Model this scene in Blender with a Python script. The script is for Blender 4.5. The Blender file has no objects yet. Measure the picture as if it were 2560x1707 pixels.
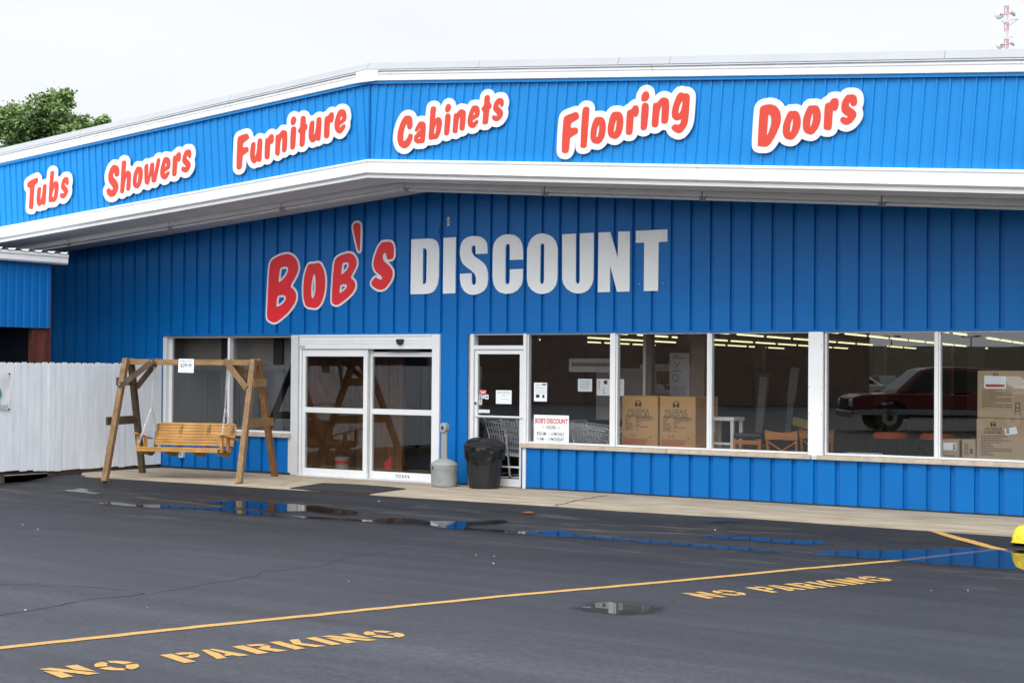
import bpy, bmesh, math, random
from math import sin, cos, pi, radians, atan2, hypot, sqrt
from mathutils import Vector, Matrix, Euler
from mathutils.geometry import tessellate_polygon
random.seed(7)
R = random.Random(11)
S = bpy.context.scene
COL = S.collection

# ------------------------------------------------------------------ camera
cam_d = bpy.data.cameras.new('camera'); cam = bpy.data.objects.new('camera', cam_d); COL.objects.link(cam)
cam_d.sensor_width = 36.0; cam_d.lens = 3985.99 / 2560 * 36.0
cam_d.clip_start = 0.1; cam_d.clip_end = 3000
YAW, PITCH, ROLL = 0.58666, 0.01613, 0.00768
_fw = Vector((-sin(YAW)*cos(PITCH), cos(YAW)*cos(PITCH), sin(PITCH)))
_r = Vector((cos(YAW), sin(YAW), 0)); _u = _r.cross(_fw)
_r2 = _r*cos(ROLL) + _u*sin(ROLL); _u2 = -_r*sin(ROLL) + _u*cos(ROLL)
M = Matrix.Identity(4)
for i in range(3):
    M[i][0] = _r2[i]; M[i][1] = _u2[i]; M[i][2] = -_fw[i]
M.translation = Vector((14.418, -19.699, 1.782))
cam.matrix_world = M
S.camera = cam

# ------------------------------------------------------------------ sky and sun (bright overcast)
SUN_EL, SUN_AZ = radians(46), radians(20)      # azimuth measured from -Y (towards the viewer's side) to the right
sun_dir = Vector((sin(SUN_AZ)*cos(SUN_EL), -cos(SUN_AZ)*cos(SUN_EL), sin(SUN_EL)))
W = bpy.data.worlds.new('World'); S.world = W; W.use_nodes = True
nt = W.node_tree; nt.nodes.clear()
def N(nt, t, **k):
    n = nt.nodes.new(t)
    for a, b in k.items(): setattr(n, a, b)
    return n
wo = N(nt, 'ShaderNodeOutputWorld'); bg = N(nt, 'ShaderNodeBackground'); bg.inputs[1].default_value = 0.1
sky = N(nt, 'ShaderNodeTexSky'); sky.sky_type = 'NISHITA'; sky.sun_disc = False
sky.sun_elevation = SUN_EL; sky.sun_rotation = atan2(sun_dir.x, sun_dir.y); sky.dust_density = 4.0; sky.air_density = 1.0
hs = N(nt, 'ShaderNodeHueSaturation'); hs.inputs['Saturation'].default_value = 0.35; hs.inputs['Value'].default_value = 0.8
nt.links.new(sky.outputs[0], hs.inputs['Color'])
tc = N(nt, 'ShaderNodeTexCoord'); sx = N(nt, 'ShaderNodeSeparateXYZ'); nt.links.new(tc.outputs['Generated'], sx.inputs[0])
cr = N(nt, 'ShaderNodeValToRGB')                 # an overcast sky: about three times brighter overhead than at the horizon
HZ, ZN = 9.6, 27.0
cr.color_ramp.elements[0].position = 0.0; cr.color_ramp.elements[0].color = (0.307, 0.316, 0.324, 1)
cr.color_ramp.elements[1].position = 1.0; cr.color_ramp.elements[1].color = (0.66, 0.675, 0.69, 1)
e_ = cr.color_ramp.elements.new(0.25); e_.color = (0.306, 0.318, 0.331, 1)
e_ = cr.color_ramp.elements.new(0.40); e_.color = (0.37, 0.385, 0.40, 1)
nt.links.new(sx.outputs[2], cr.inputs[0])
cn = N(nt, 'ShaderNodeTexNoise'); cn.inputs['Scale'].default_value = 2.2; cn.inputs['Detail'].default_value = 4
mp = N(nt, 'ShaderNodeMapping'); mp.inputs['Scale'].default_value = (1, 1, 3.0)
nt.links.new(tc.outputs['Generated'], mp.inputs[0]); nt.links.new(mp.outputs[0], cn.inputs[0])
mr = N(nt, 'ShaderNodeMapRange'); mr.inputs[1].default_value = .3; mr.inputs[2].default_value = .7; mr.inputs[3].default_value = 26.2; mr.inputs[4].default_value = 28.6
nt.links.new(cn.outputs[0], mr.inputs[0])
vm = N(nt, 'ShaderNodeVectorMath', operation='SCALE'); nt.links.new(cr.outputs[0], vm.inputs[0])
# the cloud is brighter on the side the hidden sun is on
dp = N(nt, 'ShaderNodeVectorMath', operation='DOT_PRODUCT'); nt.links.new(tc.outputs['Generated'], dp.inputs[0]); dp.inputs[1].default_value = (sin(SUN_AZ), -cos(SUN_AZ), 0.0)
dr = N(nt, 'ShaderNodeMapRange', interpolation_type='SMOOTHSTEP'); dr.inputs[1].default_value = -.15; dr.inputs[2].default_value = .9; dr.inputs[3].default_value = 1.0; dr.inputs[4].default_value = 1.95
nt.links.new(dp.outputs['Value'], dr.inputs[0])
mm = N(nt, 'ShaderNodeMath', operation='MULTIPLY'); nt.links.new(mr.outputs[0], mm.inputs[0]); nt.links.new(dr.outputs[0], mm.inputs[1]); nt.links.new(mm.outputs[0], vm.inputs['Scale'])
mx = N(nt, 'ShaderNodeMix', data_type='RGBA'); mx.inputs[0].default_value = 0.97
nt.links.new(hs.outputs[0], mx.inputs[6]); nt.links.new(vm.outputs[0], mx.inputs[7])
nt.links.new(mx.outputs[2], bg.inputs[0]); nt.links.new(bg.outputs[0], wo.inputs[0])
sd = bpy.data.lights.new('sun', 'SUN'); sd.energy = 0.85; sd.angle = radians(26); sd.color = (1, .975, .94)
so = bpy.data.objects.new('sun', sd); COL.objects.link(so); so.rotation_euler = (-sun_dir).to_track_quat('-Z', 'Y').to_euler(); so.location = (0, 0, 60)

S.view_settings.view_transform = 'Standard'; S.view_settings.look = 'None'
S.view_settings.exposure = 0.2; S.view_settings.gamma = 1.0
S.render.engine = 'CYCLES'
S.cycles.use_denoising = True
S.cycles.max_bounces = 8; S.cycles.transparent_max_bounces = 24; S.cycles.diffuse_bounces = 3; S.cycles.glossy_bounces = 4
S.cycles.caustics_reflective = False; S.cycles.caustics_refractive = False
S.cycles.sample_clamp_indirect = 6.0

# ------------------------------------------------------------------ materials
def mat(name, col, rough=.6, metal=0.0, spec=.5, var=0.12, vs=6.0, bump=0.0, bs=40.0, stretch=(1, 1, 1), col2=None, detail=5, emit=None, es=1.0, coat=0.0, rv=0.0):
    m = bpy.data.materials.new(name); m.use_nodes = True; t = m.node_tree; b = t.nodes['Principled BSDF']
    b.inputs['Roughness'].default_value = rough; b.inputs['Metallic'].default_value = metal
    b.inputs['Specular IOR Level'].default_value = spec; b.inputs['Coat Weight'].default_value = coat
    if emit: b.inputs['Emission Color'].default_value = (*emit, 1); b.inputs['Emission Strength'].default_value = es
    c = t.nodes.new('ShaderNodeTexCoord'); mpg = t.nodes.new('ShaderNodeMapping'); mpg.inputs['Scale'].default_value = stretch
    t.links.new(c.outputs['Object'], mpg.inputs[0])
    if var or col2:
        n = t.nodes.new('ShaderNodeTexNoise'); n.inputs['Scale'].default_value = vs; n.inputs['Detail'].default_value = detail
        t.links.new(mpg.outputs[0], n.inputs[0])
        rp = t.nodes.new('ShaderNodeValToRGB'); rp.color_ramp.elements[0].position = .3; rp.color_ramp.elements[1].position = .7
        if col2: ca, cb = col, col2
        else: ca, cb = [min(1, v*(1-var)) for v in col], [min(1, v*(1+var)) for v in col]
        rp.color_ramp.elements[0].color = (*ca, 1); rp.color_ramp.elements[1].color = (*cb, 1)
        t.links.new(n.outputs[0], rp.inputs[0]); t.links.new(rp.outputs[0], b.inputs['Base Color'])
        if rv:
            rr = t.nodes.new('ShaderNodeMapRange'); rr.inputs[3].default_value = rough-rv; rr.inputs[4].default_value = rough+rv
            t.links.new(n.outputs[0], rr.inputs[0]); t.links.new(rr.outputs[0], b.inputs['Roughness'])
    else: b.inputs['Base Color'].default_value = (*col, 1)
    if bump:
        n2 = t.nodes.new('ShaderNodeTexNoise'); n2.inputs['Scale'].default_value = bs; n2.inputs['Detail'].default_value = 3
        t.links.new(mpg.outputs[0], n2.inputs[0]); bp = t.nodes.new('ShaderNodeBump'); bp.inputs['Strength'].default_value = bump; bp.inputs['Distance'].default_value = .02
        t.links.new(n2.outputs[0], bp.inputs['Height']); t.links.new(bp.outputs[0], b.inputs['Normal'])
    return m

def glass_mat(name, tint, boost=1.6, wav=0.0):
    m = bpy.data.materials.new(name); m.use_nodes = True; t = m.node_tree; t.nodes.clear()
    o = N(t, 'ShaderNodeOutputMaterial'); mi = N(t, 'ShaderNodeMixShader'); f = N(t, 'ShaderNodeFresnel'); f.inputs[0].default_value = 1.5
    mu = N(t, 'ShaderNodeMath', operation='MULTIPLY', use_clamp=True); mu.inputs[1].default_value = boost
    tr = N(t, 'ShaderNodeBsdfTransparent'); tr.inputs[0].default_value = (*tint, 1); g = N(t, 'ShaderNodeBsdfGlossy'); g.inputs['Roughness'].default_value = 0.0
    ge = N(t, 'ShaderNodeNewGeometry'); io = N(t, 'ShaderNodeMapRange'); io.inputs[3].default_value = 1.5; io.inputs[4].default_value = 1/1.5
    t.links.new(ge.outputs['Backfacing'], io.inputs[0]); t.links.new(io.outputs[0], f.inputs[0])
    t.links.new(f.outputs[0], mu.inputs[0]); t.links.new(mu.outputs[0], mi.inputs[0]); t.links.new(tr.outputs[0], mi.inputs[1]); t.links.new(g.outputs[0], mi.inputs[2])
    if wav:
        c = N(t, 'ShaderNodeTexCoord'); n = N(t, 'ShaderNodeTexNoise'); n.inputs['Scale'].default_value = 1.3; n.inputs['Detail'].default_value = 0
        bp = N(t, 'ShaderNodeBump'); bp.inputs['Strength'].default_value = wav; bp.inputs['Distance'].default_value = .02
        t.links.new(c.outputs['Object'], n.inputs[0]); t.links.new(n.outputs[0], bp.inputs['Height']); t.links.new(bp.outputs[0], g.inputs['Normal'])
    t.links.new(mi.outputs[0], o.inputs[0]); return m

def wood_mat(name, c1, c2, axis='X', scale=1.0, rough=.7, knots=True):
    m = bpy.data.materials.new(name); m.use_nodes = True; t = m.node_tree; b = t.nodes['Principled BSDF']; b.inputs['Roughness'].default_value = rough; b.inputs['Specular IOR Level'].default_value = .3
    c = N(t, 'ShaderNodeTexCoord'); mpg = N(t, 'ShaderNodeMapping')
    sc = {'X': (1.2, 22, 22), 'Y': (22, 1.2, 22), 'Z': (22, 22, 1.2)}[axis]
    mpg.inputs['Scale'].default_value = [v*scale for v in sc]
    n = N(t, 'ShaderNodeTexNoise'); n.inputs['Scale'].default_value = 1.5; n.inputs['Detail'].default_value = 6; n.inputs['Distortion'].default_value = .6
    rp = N(t, 'ShaderNodeValToRGB'); rp.color_ramp.elements[0].position = .32; rp.color_ramp.elements[1].position = .68
    rp.color_ramp.elements[0].color = (*c1, 1); rp.color_ramp.elements[1].color = (*c2, 1)
    t.links.new(c.outputs['Object'], mpg.inputs[0]); t.links.new(mpg.outputs[0], n.inputs[0]); t.links.new(n.outputs[0], rp.inputs[0])
    n3 = N(t, 'ShaderNodeTexNoise'); n3.inputs['Scale'].default_value = 2.5; n3.inputs['Detail'].default_value = 2
    t.links.new(c.outputs['Object'], n3.inputs[0])
    mxx = N(t, 'ShaderNodeMix', data_type='RGBA', blend_type='MULTIPLY'); mxx.inputs[0].default_value = .6
    r3 = N(t, 'ShaderNodeValToRGB'); r3.color_ramp.elements[0].position = .35; r3.color_ramp.elements[0].color = (.55, .5, .46, 1); r3.color_ramp.elements[1].position = .6; r3.color_ramp.elements[1].color = (1, 1, 1, 1)
    t.links.new(n3.outputs[0], r3.inputs[0]); t.links.new(rp.outputs[0], mxx.inputs[6]); t.links.new(r3.outputs[0], mxx.inputs[7])
    t.links.new(mxx.outputs[2], b.inputs['Base Color'])
    bp = N(t, 'ShaderNodeBump'); bp.inputs['Strength'].default_value = .25; bp.inputs['Distance'].default_value = .01
    t.links.new(n.outputs[0], bp.inputs['Height']); t.links.new(bp.outputs[0], b.inputs['Normal'])
    return m

def metal_panel_mat(name, col, rough, oil=.38):
    """painted sheet metal: slight oil-canning, faint chalking and grime"""
    m = mat(name, col, rough, var=.05, vs=1.4, spec=.22)
    t = m.node_tree; b = t.nodes['Principled BSDF']
    c = N(t, 'ShaderNodeTexCoord'); mpg = N(t, 'ShaderNodeMapping'); mpg.inputs['Scale'].default_value = (1.5, 1.5, .35)
    n = N(t, 'ShaderNodeTexNoise'); n.inputs['Scale'].default_value = 2.4; n.inputs['Detail'].default_value = 1.5
    bp = N(t, 'ShaderNodeBump'); bp.inputs['Strength'].default_value = oil; bp.inputs['Distance'].default_value = .03
    t.links.new(c.outputs['Object'], mpg.inputs[0]); t.links.new(mpg.outputs[0], n.inputs[0]); t.links.new(n.outputs[0], bp.inputs['Height']); t.links.new(bp.outputs[0], b.inputs['Normal'])
    return m

MT = {}
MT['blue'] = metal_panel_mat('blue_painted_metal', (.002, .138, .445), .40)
MT['blue_lit'] = metal_panel_mat('blue_metal_sunlit', (.012, .25, .65), .44, .15)  # the wall's blue paint, lightened to put sunlight into the fascia colour
MT['white'] = mat('white_painted_metal', (.82, .83, .84), .45, var=.035, vs=2.5, bump=.05, bs=3)
MT['cap'] = mat('grey_cap_flashing', (.40, .415, .435), .5, var=.04, vs=2)
MT['soffit'] = mat('soffit_panel', (.78, .775, .75), .7, var=.06, vs=1.5)
MT['dark'] = mat('dark_gap', (.02, .022, .026), .8, var=.1)
MT['alu'] = mat('white_aluminium', (.74, .75, .76), .38, var=.03, vs=3)
MT['alu2'] = mat('grey_aluminium', (.60, .61, .62), .4, var=.05, vs=3)
MT['sill'] = mat('stone_sill', (.50, .42, .33), .85, var=.16, vs=9, bump=.3, bs=60)
MT['brick'] = mat('tan_brick', (.38, .31, .24), .9, var=.25, vs=12, bump=.3)
MT['signwhite'] = mat('sign_white', (.78, .80, .82), .45, var=.015, vs=3)
MT['signgrey'] = mat('letter_white', (.88, .89, .89), .5, var=.03, vs=3)
MT['signred'] = mat('sign_orange_red', (.68, .050, .022), .5, var=.03, vs=3)
MT['bobred'] = mat('sign_crimson', (.80, .014, .022), .5, var=.04, vs=3)
MT['fence'] = mat('white_fence_paint', (.77, .805, .85), .7, var=.06, vs=5, stretch=(3, 3, .5), bump=.12, bs=18)
MT['black'] = mat('black_plastic', (.012, .012, .014), .45, var=.15)
MT['shade_navy'] = mat('shaded_inside', (.006, .012, .028), .8, var=.1)  # shade as a flat navy, for the shed inside and lid opening
MT['blackbag'] = mat('black_bag', (.008, .008, .009), .22, var=.1, bump=.5, bs=14)
MT['greyplas'] = mat('grey_plastic', (.29, .305, .305), .5, var=.05, bump=.04, bs=90)
MT['greyplas2'] = mat('grey_plastic_dark', (.28, .29, .29), .5, var=.05)
MT['mat'] = mat('rubber_mat', (.018, .018, .019), .8, var=.2, vs=20, bump=.4, bs=120)
MT['paper'] = mat('paper', (.80, .83, .84), .7, var=.02)
MT['ink'] = mat('ink', (.03, .035, .04), .7, var=.05)
MT['inkgrey'] = mat('faint_ink', (.30, .32, .36), .7, var=.05)
MT['yellow'] = mat('yellow_road_paint', (.38, .225, .065), .75, col2=(.60, .345, .095), var=.2, vs=38, bump=.35, bs=150)
MT['stop'] = mat('yellow_stop_paint', (.80, .62, .03), .6, var=.2, vs=20, bump=.5, bs=50)
MT['chain'] = mat('zinc_chain', (.72, .73, .75), .35, metal=.4, var=.1)
MT['chrome'] = mat('cart_wire', (.66, .67, .68), .35, metal=.3, var=.1)
MT['bolt'] = mat('bolt', (.5, .5, .5), .4, metal=.8, var=.1)
MT['woodF'] = wood_mat('weathered_treated_wood', (.19, .112, .055), (.35, .22, .108), 'Z')
MT['woodFx'] = wood_mat('treated_wood_beam', (.26, .155, .065), (.42, .26, .115), 'X')
MT['woodR'] = wood_mat('reddish_treated_wood', (.20, .095, .038), (.34, .17, .07), 'Z')
MT['woodD'] = wood_mat('dark_weathered_wood', (.085, .058, .036), (.16, .115, .075), 'Z')
MT['woodB'] = wood_mat('honey_pine', (.46, .225, .055), (.60, .33, .10), 'X', rough=.45)
MT['rust'] = mat('rusted_steel', (.05, .014, .010), .8, col2=(.14, .030, .018), vs=9, stretch=(1, 1, .4))
MT['concrete'] = mat('concrete', (.40, .335, .245), .9, var=.26, vs=2.2, stretch=(.6, 2.2, 1), detail=9, bump=.25, bs=90)
MT['card'] = mat('cardboard', (.44, .255, .105), .85, var=.06, vs=4)
MT['card2'] = mat('pale_cardboard', (.40, .30, .185), .85, var=.06, vs=4)
MT['cardink'] = mat('carton_ink', (.05, .035, .03), .8, var=.05)
MT['cardred'] = mat('carton_red_ink', (.42, .09, .04), .8, var=.05)
MT['glass'] = glass_mat('window_glass', (.88, .89, .90), 3.0, .02)
MT['glassd'] = glass_mat('door_glass', (.84, .84, .84), 2.1, .02)
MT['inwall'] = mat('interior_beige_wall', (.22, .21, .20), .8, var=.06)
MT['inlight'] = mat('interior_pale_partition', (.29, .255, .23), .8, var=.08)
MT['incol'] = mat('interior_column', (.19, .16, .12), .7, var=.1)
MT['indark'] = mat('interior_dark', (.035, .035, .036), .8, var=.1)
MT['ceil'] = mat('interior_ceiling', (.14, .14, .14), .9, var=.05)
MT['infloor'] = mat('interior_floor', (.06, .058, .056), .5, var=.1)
MT['panelwood'] = wood_mat('brown_wall_panelling', (.17, .085, .04), (.27, .14, .068), 'Z', rough=.5)
MT['inwhite'] = mat('interior_white', (.80, .80, .78), .6, var=.04)
MT['tube'] = mat('fluorescent_tube', (.9, .9, .8), .5, var=0, emit=(1.0, .93, .52), es=1.35)
MT['tubeoff'] = mat('unlit_tube', (.72, .72, .70), .3, var=.03)
MT['chairwood'] = wood_mat('orange_chair_wood', (.40, .14, .03), (.55, .21, .05), 'X', rough=.4)
MT['green'] = mat('banner_green', (.03, .28, .17), .6, var=.04)
MT['greentxt'] = mat('banner_green_text', (.24, .42, .36), .6, var=.04)
MT['banner'] = mat('banner_vinyl', (.74, .73, .76), .45, var=.03, bump=.6, bs=2.2)
MT['orange'] = mat('orange_cushion', (.50, .09, .02), .8, var=.1)
MT['olive'] = mat('olive_plank', (.25, .22, .04), .7, var=.1)
MT['redp'] = mat('red_plastic', (.60, .05, .05), .4, var=.05)
MT['leather'] = mat('black_leather', (.015, .015, .016), .35, var=.1)
MT['sticker_b'] = mat('sticker_blue', (.06, .26, .55), .5, var=.05)
MT['sticker_r'] = mat('sticker_red', (.62, .07, .045), .5, var=.05)
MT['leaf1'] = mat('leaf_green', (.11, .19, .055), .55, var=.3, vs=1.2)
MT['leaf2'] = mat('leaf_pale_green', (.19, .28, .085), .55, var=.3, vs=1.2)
MT['bark'] = mat('bark', (.10, .075, .05), .9, var=.2, vs=8, bump=.6)
MT['mastred'] = mat('mast_red', (.42, .08, .09), .6, var=.05)
MT['mastwhite'] = mat('mast_white', (.70, .66, .70), .6, var=.05)
MT['dish'] = mat('dish_white', (.72, .74, .74), .5, var=.03)
MT['tyre'] = mat('tyre', (.015, .015, .016), .8, var=.1)
MT['rim'] = mat('rim', (.45, .45, .46), .3, metal=.8, var=.05)
MT['carglass'] = mat('car_glass', (.012, .014, .016), .05, var=0)
MT['carred'] = mat('car_red', (.14, .009, .012), .3, var=.03, coat=.6)
MT['carwhite'] = mat('car_white', (.72, .72, .72), .3, var=.02, coat=.6)
MT['cardark'] = mat('car_dark', (.035, .037, .045), .3, var=.03, coat=.6)
MT['lampglass'] = mat('headlamp', (.7, .7, .68), .1, var=0)
MT['mallbrick'] = mat('brown_brick', (.27, .19, .15), .9, var=.2, vs=2)
MT['malltan'] = mat('tan_stucco', (.38, .33, .25), .9, var=.1, vs=1)
MT['mallwhite'] = mat('white_awning', (.80, .80, .80), .7, var=.05, vs=1)
MT['storeglass'] = mat('dark_shopfront', (.02, .02, .022), .1, var=0)
MT['speck'] = mat('litter_white', (.45, .45, .43), .8, var=.05)
MT['leafb'] = mat('dry_leaf', (.20, .06, .025), .8, var=.2)

# asphalt: sealed, patchy, damp and toned darker near the walkway
def asphalt():
    m = bpy.data.materials.new('sealed_asphalt'); m.use_nodes = True; t = m.node_tree; b = t.nodes['Principled BSDF']
    c = N(t, 'ShaderNodeTexCoord'); L = t.links
    def noise(scale, det, st=(1, 1, 1), dist=0):
        mpg = N(t, 'ShaderNodeMapping'); mpg.inputs['Scale'].default_value = st; mpg.inputs['Rotation'].default_value = (0, 0, .12)
        L.new(c.outputs['Object'], mpg.inputs[0]); n = N(t, 'ShaderNodeTexNoise'); n.inputs['Scale'].default_value = scale; n.inputs['Detail'].default_value = det; n.inputs['Distortion'].default_value = dist
        L.new(mpg.outputs[0], n.inputs[0]); return n
    big = noise(.22, 5, (1, 1.6, 1)); mid = noise(1.1, 6, (.35, 1.5, 1), .5); fine = noise(55, 3); grain = noise(160, 2)
    rp = N(t, 'ShaderNodeValToRGB'); rp.color_ramp.elements[0].position = .3; rp.color_ramp.elements[1].position = .72
    rp.color_ramp.elements[0].color = (.037, .040, .052, 1); rp.color_ramp.elements[1].color = (.059, .0635, .081, 1)
    L.new(mid.outputs[0], rp.inputs[0])
    r2 = N(t, 'ShaderNodeValToRGB'); r2.color_ramp.elements[0].position = .35; r2.color_ramp.elements[0].color = (.74, .74, .74, 1); r2.color_ramp.elements[1].position = .65; r2.color_ramp.elements[1].color = (1.12, 1.11, 1.1, 1)
    L.new(big.outputs[0], r2.inputs[0])
    a = N(t, 'ShaderNodeMix', data_type='RGBA', blend_type='MULTIPLY'); a.inputs[0].default_value = 1; L.new(rp.outputs[0], a.inputs[6]); L.new(r2.outputs[0], a.inputs[7])
    r3 = N(t, 'ShaderNodeValToRGB'); r3.color_ramp.elements[0].position = .25; r3.color_ramp.elements[0].color = (.72, .72, .72, 1); r3.color_ramp.elements[1].position = .78; r3.color_ramp.elements[1].color = (1.35, 1.33, 1.3, 1)
    L.new(fine.outputs[0], r3.inputs[0])
    a2 = N(t, 'ShaderNodeMix', data_type='RGBA', blend_type='MULTIPLY'); a2.inputs[0].default_value = .8; L.new(a.outputs[2], a2.inputs[6]); L.new(r3.outputs[0], a2.inputs[7])
    # scuffs and worn streaks, coarse stone
    sc1 = noise(.9, 6, (.16, 2.6, 1), .8); q1 = N(t, 'ShaderNodeMapRange'); q1.inputs[1].default_value = .35; q1.inputs[2].default_value = .68; q1.inputs[3].default_value = .80; q1.inputs[4].default_value = 1.16; L.new(sc1.outputs[0], q1.inputs[0])
    sc2 = noise(21, 4); q2 = N(t, 'ShaderNodeMapRange'); q2.inputs[1].default_value = .3; q2.inputs[2].default_value = .7; q2.inputs[3].default_value = .80; q2.inputs[4].default_value = 1.20; L.new(sc2.outputs[0], q2.inputs[0])
    qm = N(t, 'ShaderNodeMath', operation='MULTIPLY'); L.new(q1.outputs[0], qm.inputs[0]); L.new(q2.outputs[0], qm.inputs[1])
    a7 = N(t, 'ShaderNodeVectorMath', operation='SCALE'); L.new(a2.outputs[2], a7.inputs[0]); L.new(qm.outputs[0], a7.inputs['Scale'])
    # darker towards the walkway: drainage damp, plus weaker sky sheen put into the colour
    sp0 = N(t, 'ShaderNodeSeparateXYZ'); L.new(c.outputs['Object'], sp0.inputs[0])
    wob = N(t, 'ShaderNodeMath', operation='MULTIPLY_ADD'); wob.inputs[1].default_value = 5.0; L.new(mid.outputs[0], wob.inputs[0]); L.new(sp0.outputs[1], wob.inputs[2])
    dm = N(t, 'ShaderNodeMapRange', interpolation_type='SMOOTHSTEP'); dm.inputs[1].default_value = -11.5; dm.inputs[2].default_value = -.8; dm.inputs[3].default_value = 1.0; dm.inputs[4].default_value = .40
    L.new(wob.outputs[0], dm.inputs[0])
    a9 = N(t, 'ShaderNodeVectorMath', operation='SCALE'); L.new(a7.outputs[0], a9.inputs[0]); L.new(dm.outputs[0], a9.inputs['Scale'])
    # pale dried silt streaks left where water drains along the walkway (a band parallel to it)
    sp = N(t, 'ShaderNodeSeparateXYZ'); L.new(c.outputs['Object'], sp.inputs[0])
    band = N(t, 'ShaderNodeMapRange', interpolation_type='SMOOTHSTEP'); band.inputs[1].default_value = -6.8; band.inputs[2].default_value = -4.6
    L.new(sp.outputs[1], band.inputs[0])
    band2 = N(t, 'ShaderNodeMapRange', interpolation_type='SMOOTHSTEP'); band2.inputs[1].default_value = -2.3; band2.inputs[2].default_value = -3.2
    L.new(sp.outputs[1], band2.inputs[0])
    st = noise(1.6, 8, (.35, 2.0, 1), 2.2); sr = N(t, 'ShaderNodeMapRange'); sr.inputs[1].default_value = .56; sr.inputs[2].default_value = .72; L.new(st.outputs[0], sr.inputs[0])
    m1 = N(t, 'ShaderNodeMath', operation='MULTIPLY'); L.new(band.outputs[0], m1.inputs[0]); L.new(band2.outputs[0], m1.inputs[1])
    m2 = N(t, 'ShaderNodeMath', operation='MULTIPLY'); L.new(m1.outputs[0], m2.inputs[0]); L.new(sr.outputs[0], m2.inputs[1])
    m3 = N(t, 'ShaderNodeMath', operation='MULTIPLY'); L.new(m2.outputs[0], m3.inputs[0]); m3.inputs[1].default_value = .42
    a3 = N(t, 'ShaderNodeMix', data_type='RGBA'); L.new(m3.outputs[0], a3.inputs[0]); L.new(a9.outputs[0], a3.inputs[6]); a3.inputs[7].default_value = (.20, .17, .14, 1)
    L.new(a3.outputs[2], b.inputs['Base Color'])
    rr = N(t, 'ShaderNodeMapRange'); rr.inputs[1].default_value = .3; rr.inputs[2].default_value = .7; rr.inputs[3].default_value = .52; rr.inputs[4].default_value = .66
    L.new(big.outputs[0], rr.inputs[0]); L.new(rr.outputs[0], b.inputs['Roughness']); b.inputs['Specular IOR Level'].default_value = .28
    bp = N(t, 'ShaderNodeBump'); bp.inputs['Strength'].default_value = .6; bp.inputs['Distance'].default_value = .006
    L.new(grain.outputs[0], bp.inputs['Height']); L.new(bp.outputs[0], b.inputs['Normal'])
    return m
MT['asphalt'] = asphalt()
MT['crack'] = mat('asphalt_crack', (.012, .012, .014), .9, var=.2)

def water():
    """a thin film: 'wet' is metres inside the shore; ragged by noise, with a damp margin that dries outwards"""
    m = bpy.data.materials.new('rain_water'); m.use_nodes = True; t = m.node_tree; t.nodes.clear(); L = t.links
    o = N(t, 'ShaderNodeOutputMaterial'); at = N(t, 'ShaderNodeAttribute'); at.attribute_name = 'wet'; c = N(t, 'ShaderNodeTexCoord')
    def nz(scale, amp, st):
        mpg = N(t, 'ShaderNodeMapping'); mpg.inputs['Scale'].default_value = st; L.new(c.outputs['Object'], mpg.inputs[0])
        n = N(t, 'ShaderNodeTexNoise'); n.inputs['Scale'].default_value = scale; n.inputs['Detail'].default_value = 4; L.new(mpg.outputs[0], n.inputs[0])
        s_ = N(t, 'ShaderNodeMath', operation='MULTIPLY_ADD'); s_.inputs[1].default_value = amp; s_.inputs[2].default_value = -amp*.5; L.new(n.outputs[0], s_.inputs[0]); return s_
    a, b_ = nz(3.0, .12, (.6, 1.6, 1)), nz(24, .06, (1, 1, 1))
    s1 = N(t, 'ShaderNodeMath', operation='ADD'); s2 = N(t, 'ShaderNodeMath', operation='ADD'); L.new(at.outputs['Fac'], s1.inputs[0]); L.new(a.outputs[0], s1.inputs[1]); L.new(s1.outputs[0], s2.inputs[0]); L.new(b_.outputs[0], s2.inputs[1])
    def rng(lo, hi):
        r = N(t, 'ShaderNodeMapRange', interpolation_type='SMOOTHSTEP'); r.inputs[1].default_value = lo; r.inputs[2].default_value = hi; L.new(s2.outputs[0], r.inputs[0]); return r
    mir, dmp = rng(-.005, .03), rng(-.11, .0)
    f = N(t, 'ShaderNodeFresnel'); f.inputs[0].default_value = 1.33
    t0 = N(t, 'ShaderNodeBsdfTransparent'); t1 = N(t, 'ShaderNodeBsdfTransparent'); t1.inputs[0].default_value = (.72, .72, .73, 1); t2 = N(t, 'ShaderNodeBsdfTransparent'); t2.inputs[0].default_value = (.70, .68, .67, 1)
    g1 = N(t, 'ShaderNodeBsdfGlossy'); g1.inputs['Roughness'].default_value = .22; g2 = N(t, 'ShaderNodeBsdfGlossy'); g2.inputs['Roughness'].default_value = 0.0
    f2 = N(t, 'ShaderNodeMath', operation='MULTIPLY'); f2.inputs[1].default_value = .35; L.new(f.outputs[0], f2.inputs[0])
    d = N(t, 'ShaderNodeMixShader'); L.new(f2.outputs[0], d.inputs[0]); L.new(t1.outputs[0], d.inputs[1]); L.new(g1.outputs[0], d.inputs[2])
    w = N(t, 'ShaderNodeMixShader'); L.new(f.outputs[0], w.inputs[0]); L.new(t2.outputs[0], w.inputs[1]); L.new(g2.outputs[0], w.inputs[2])
    x = N(t, 'ShaderNodeMixShader'); L.new(dmp.outputs[0], x.inputs[0]); L.new(t0.outputs[0], x.inputs[1]); L.new(d.outputs[0], x.inputs[2])
    y = N(t, 'ShaderNodeMixShader'); L.new(mir.outputs[0], y.inputs[0]); L.new(x.outputs[0], y.inputs[1]); L.new(w.outputs[0], y.inputs[2])
    L.new(y.outputs[0], o.inputs[0]); return m
MT['water'] = water()

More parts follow.
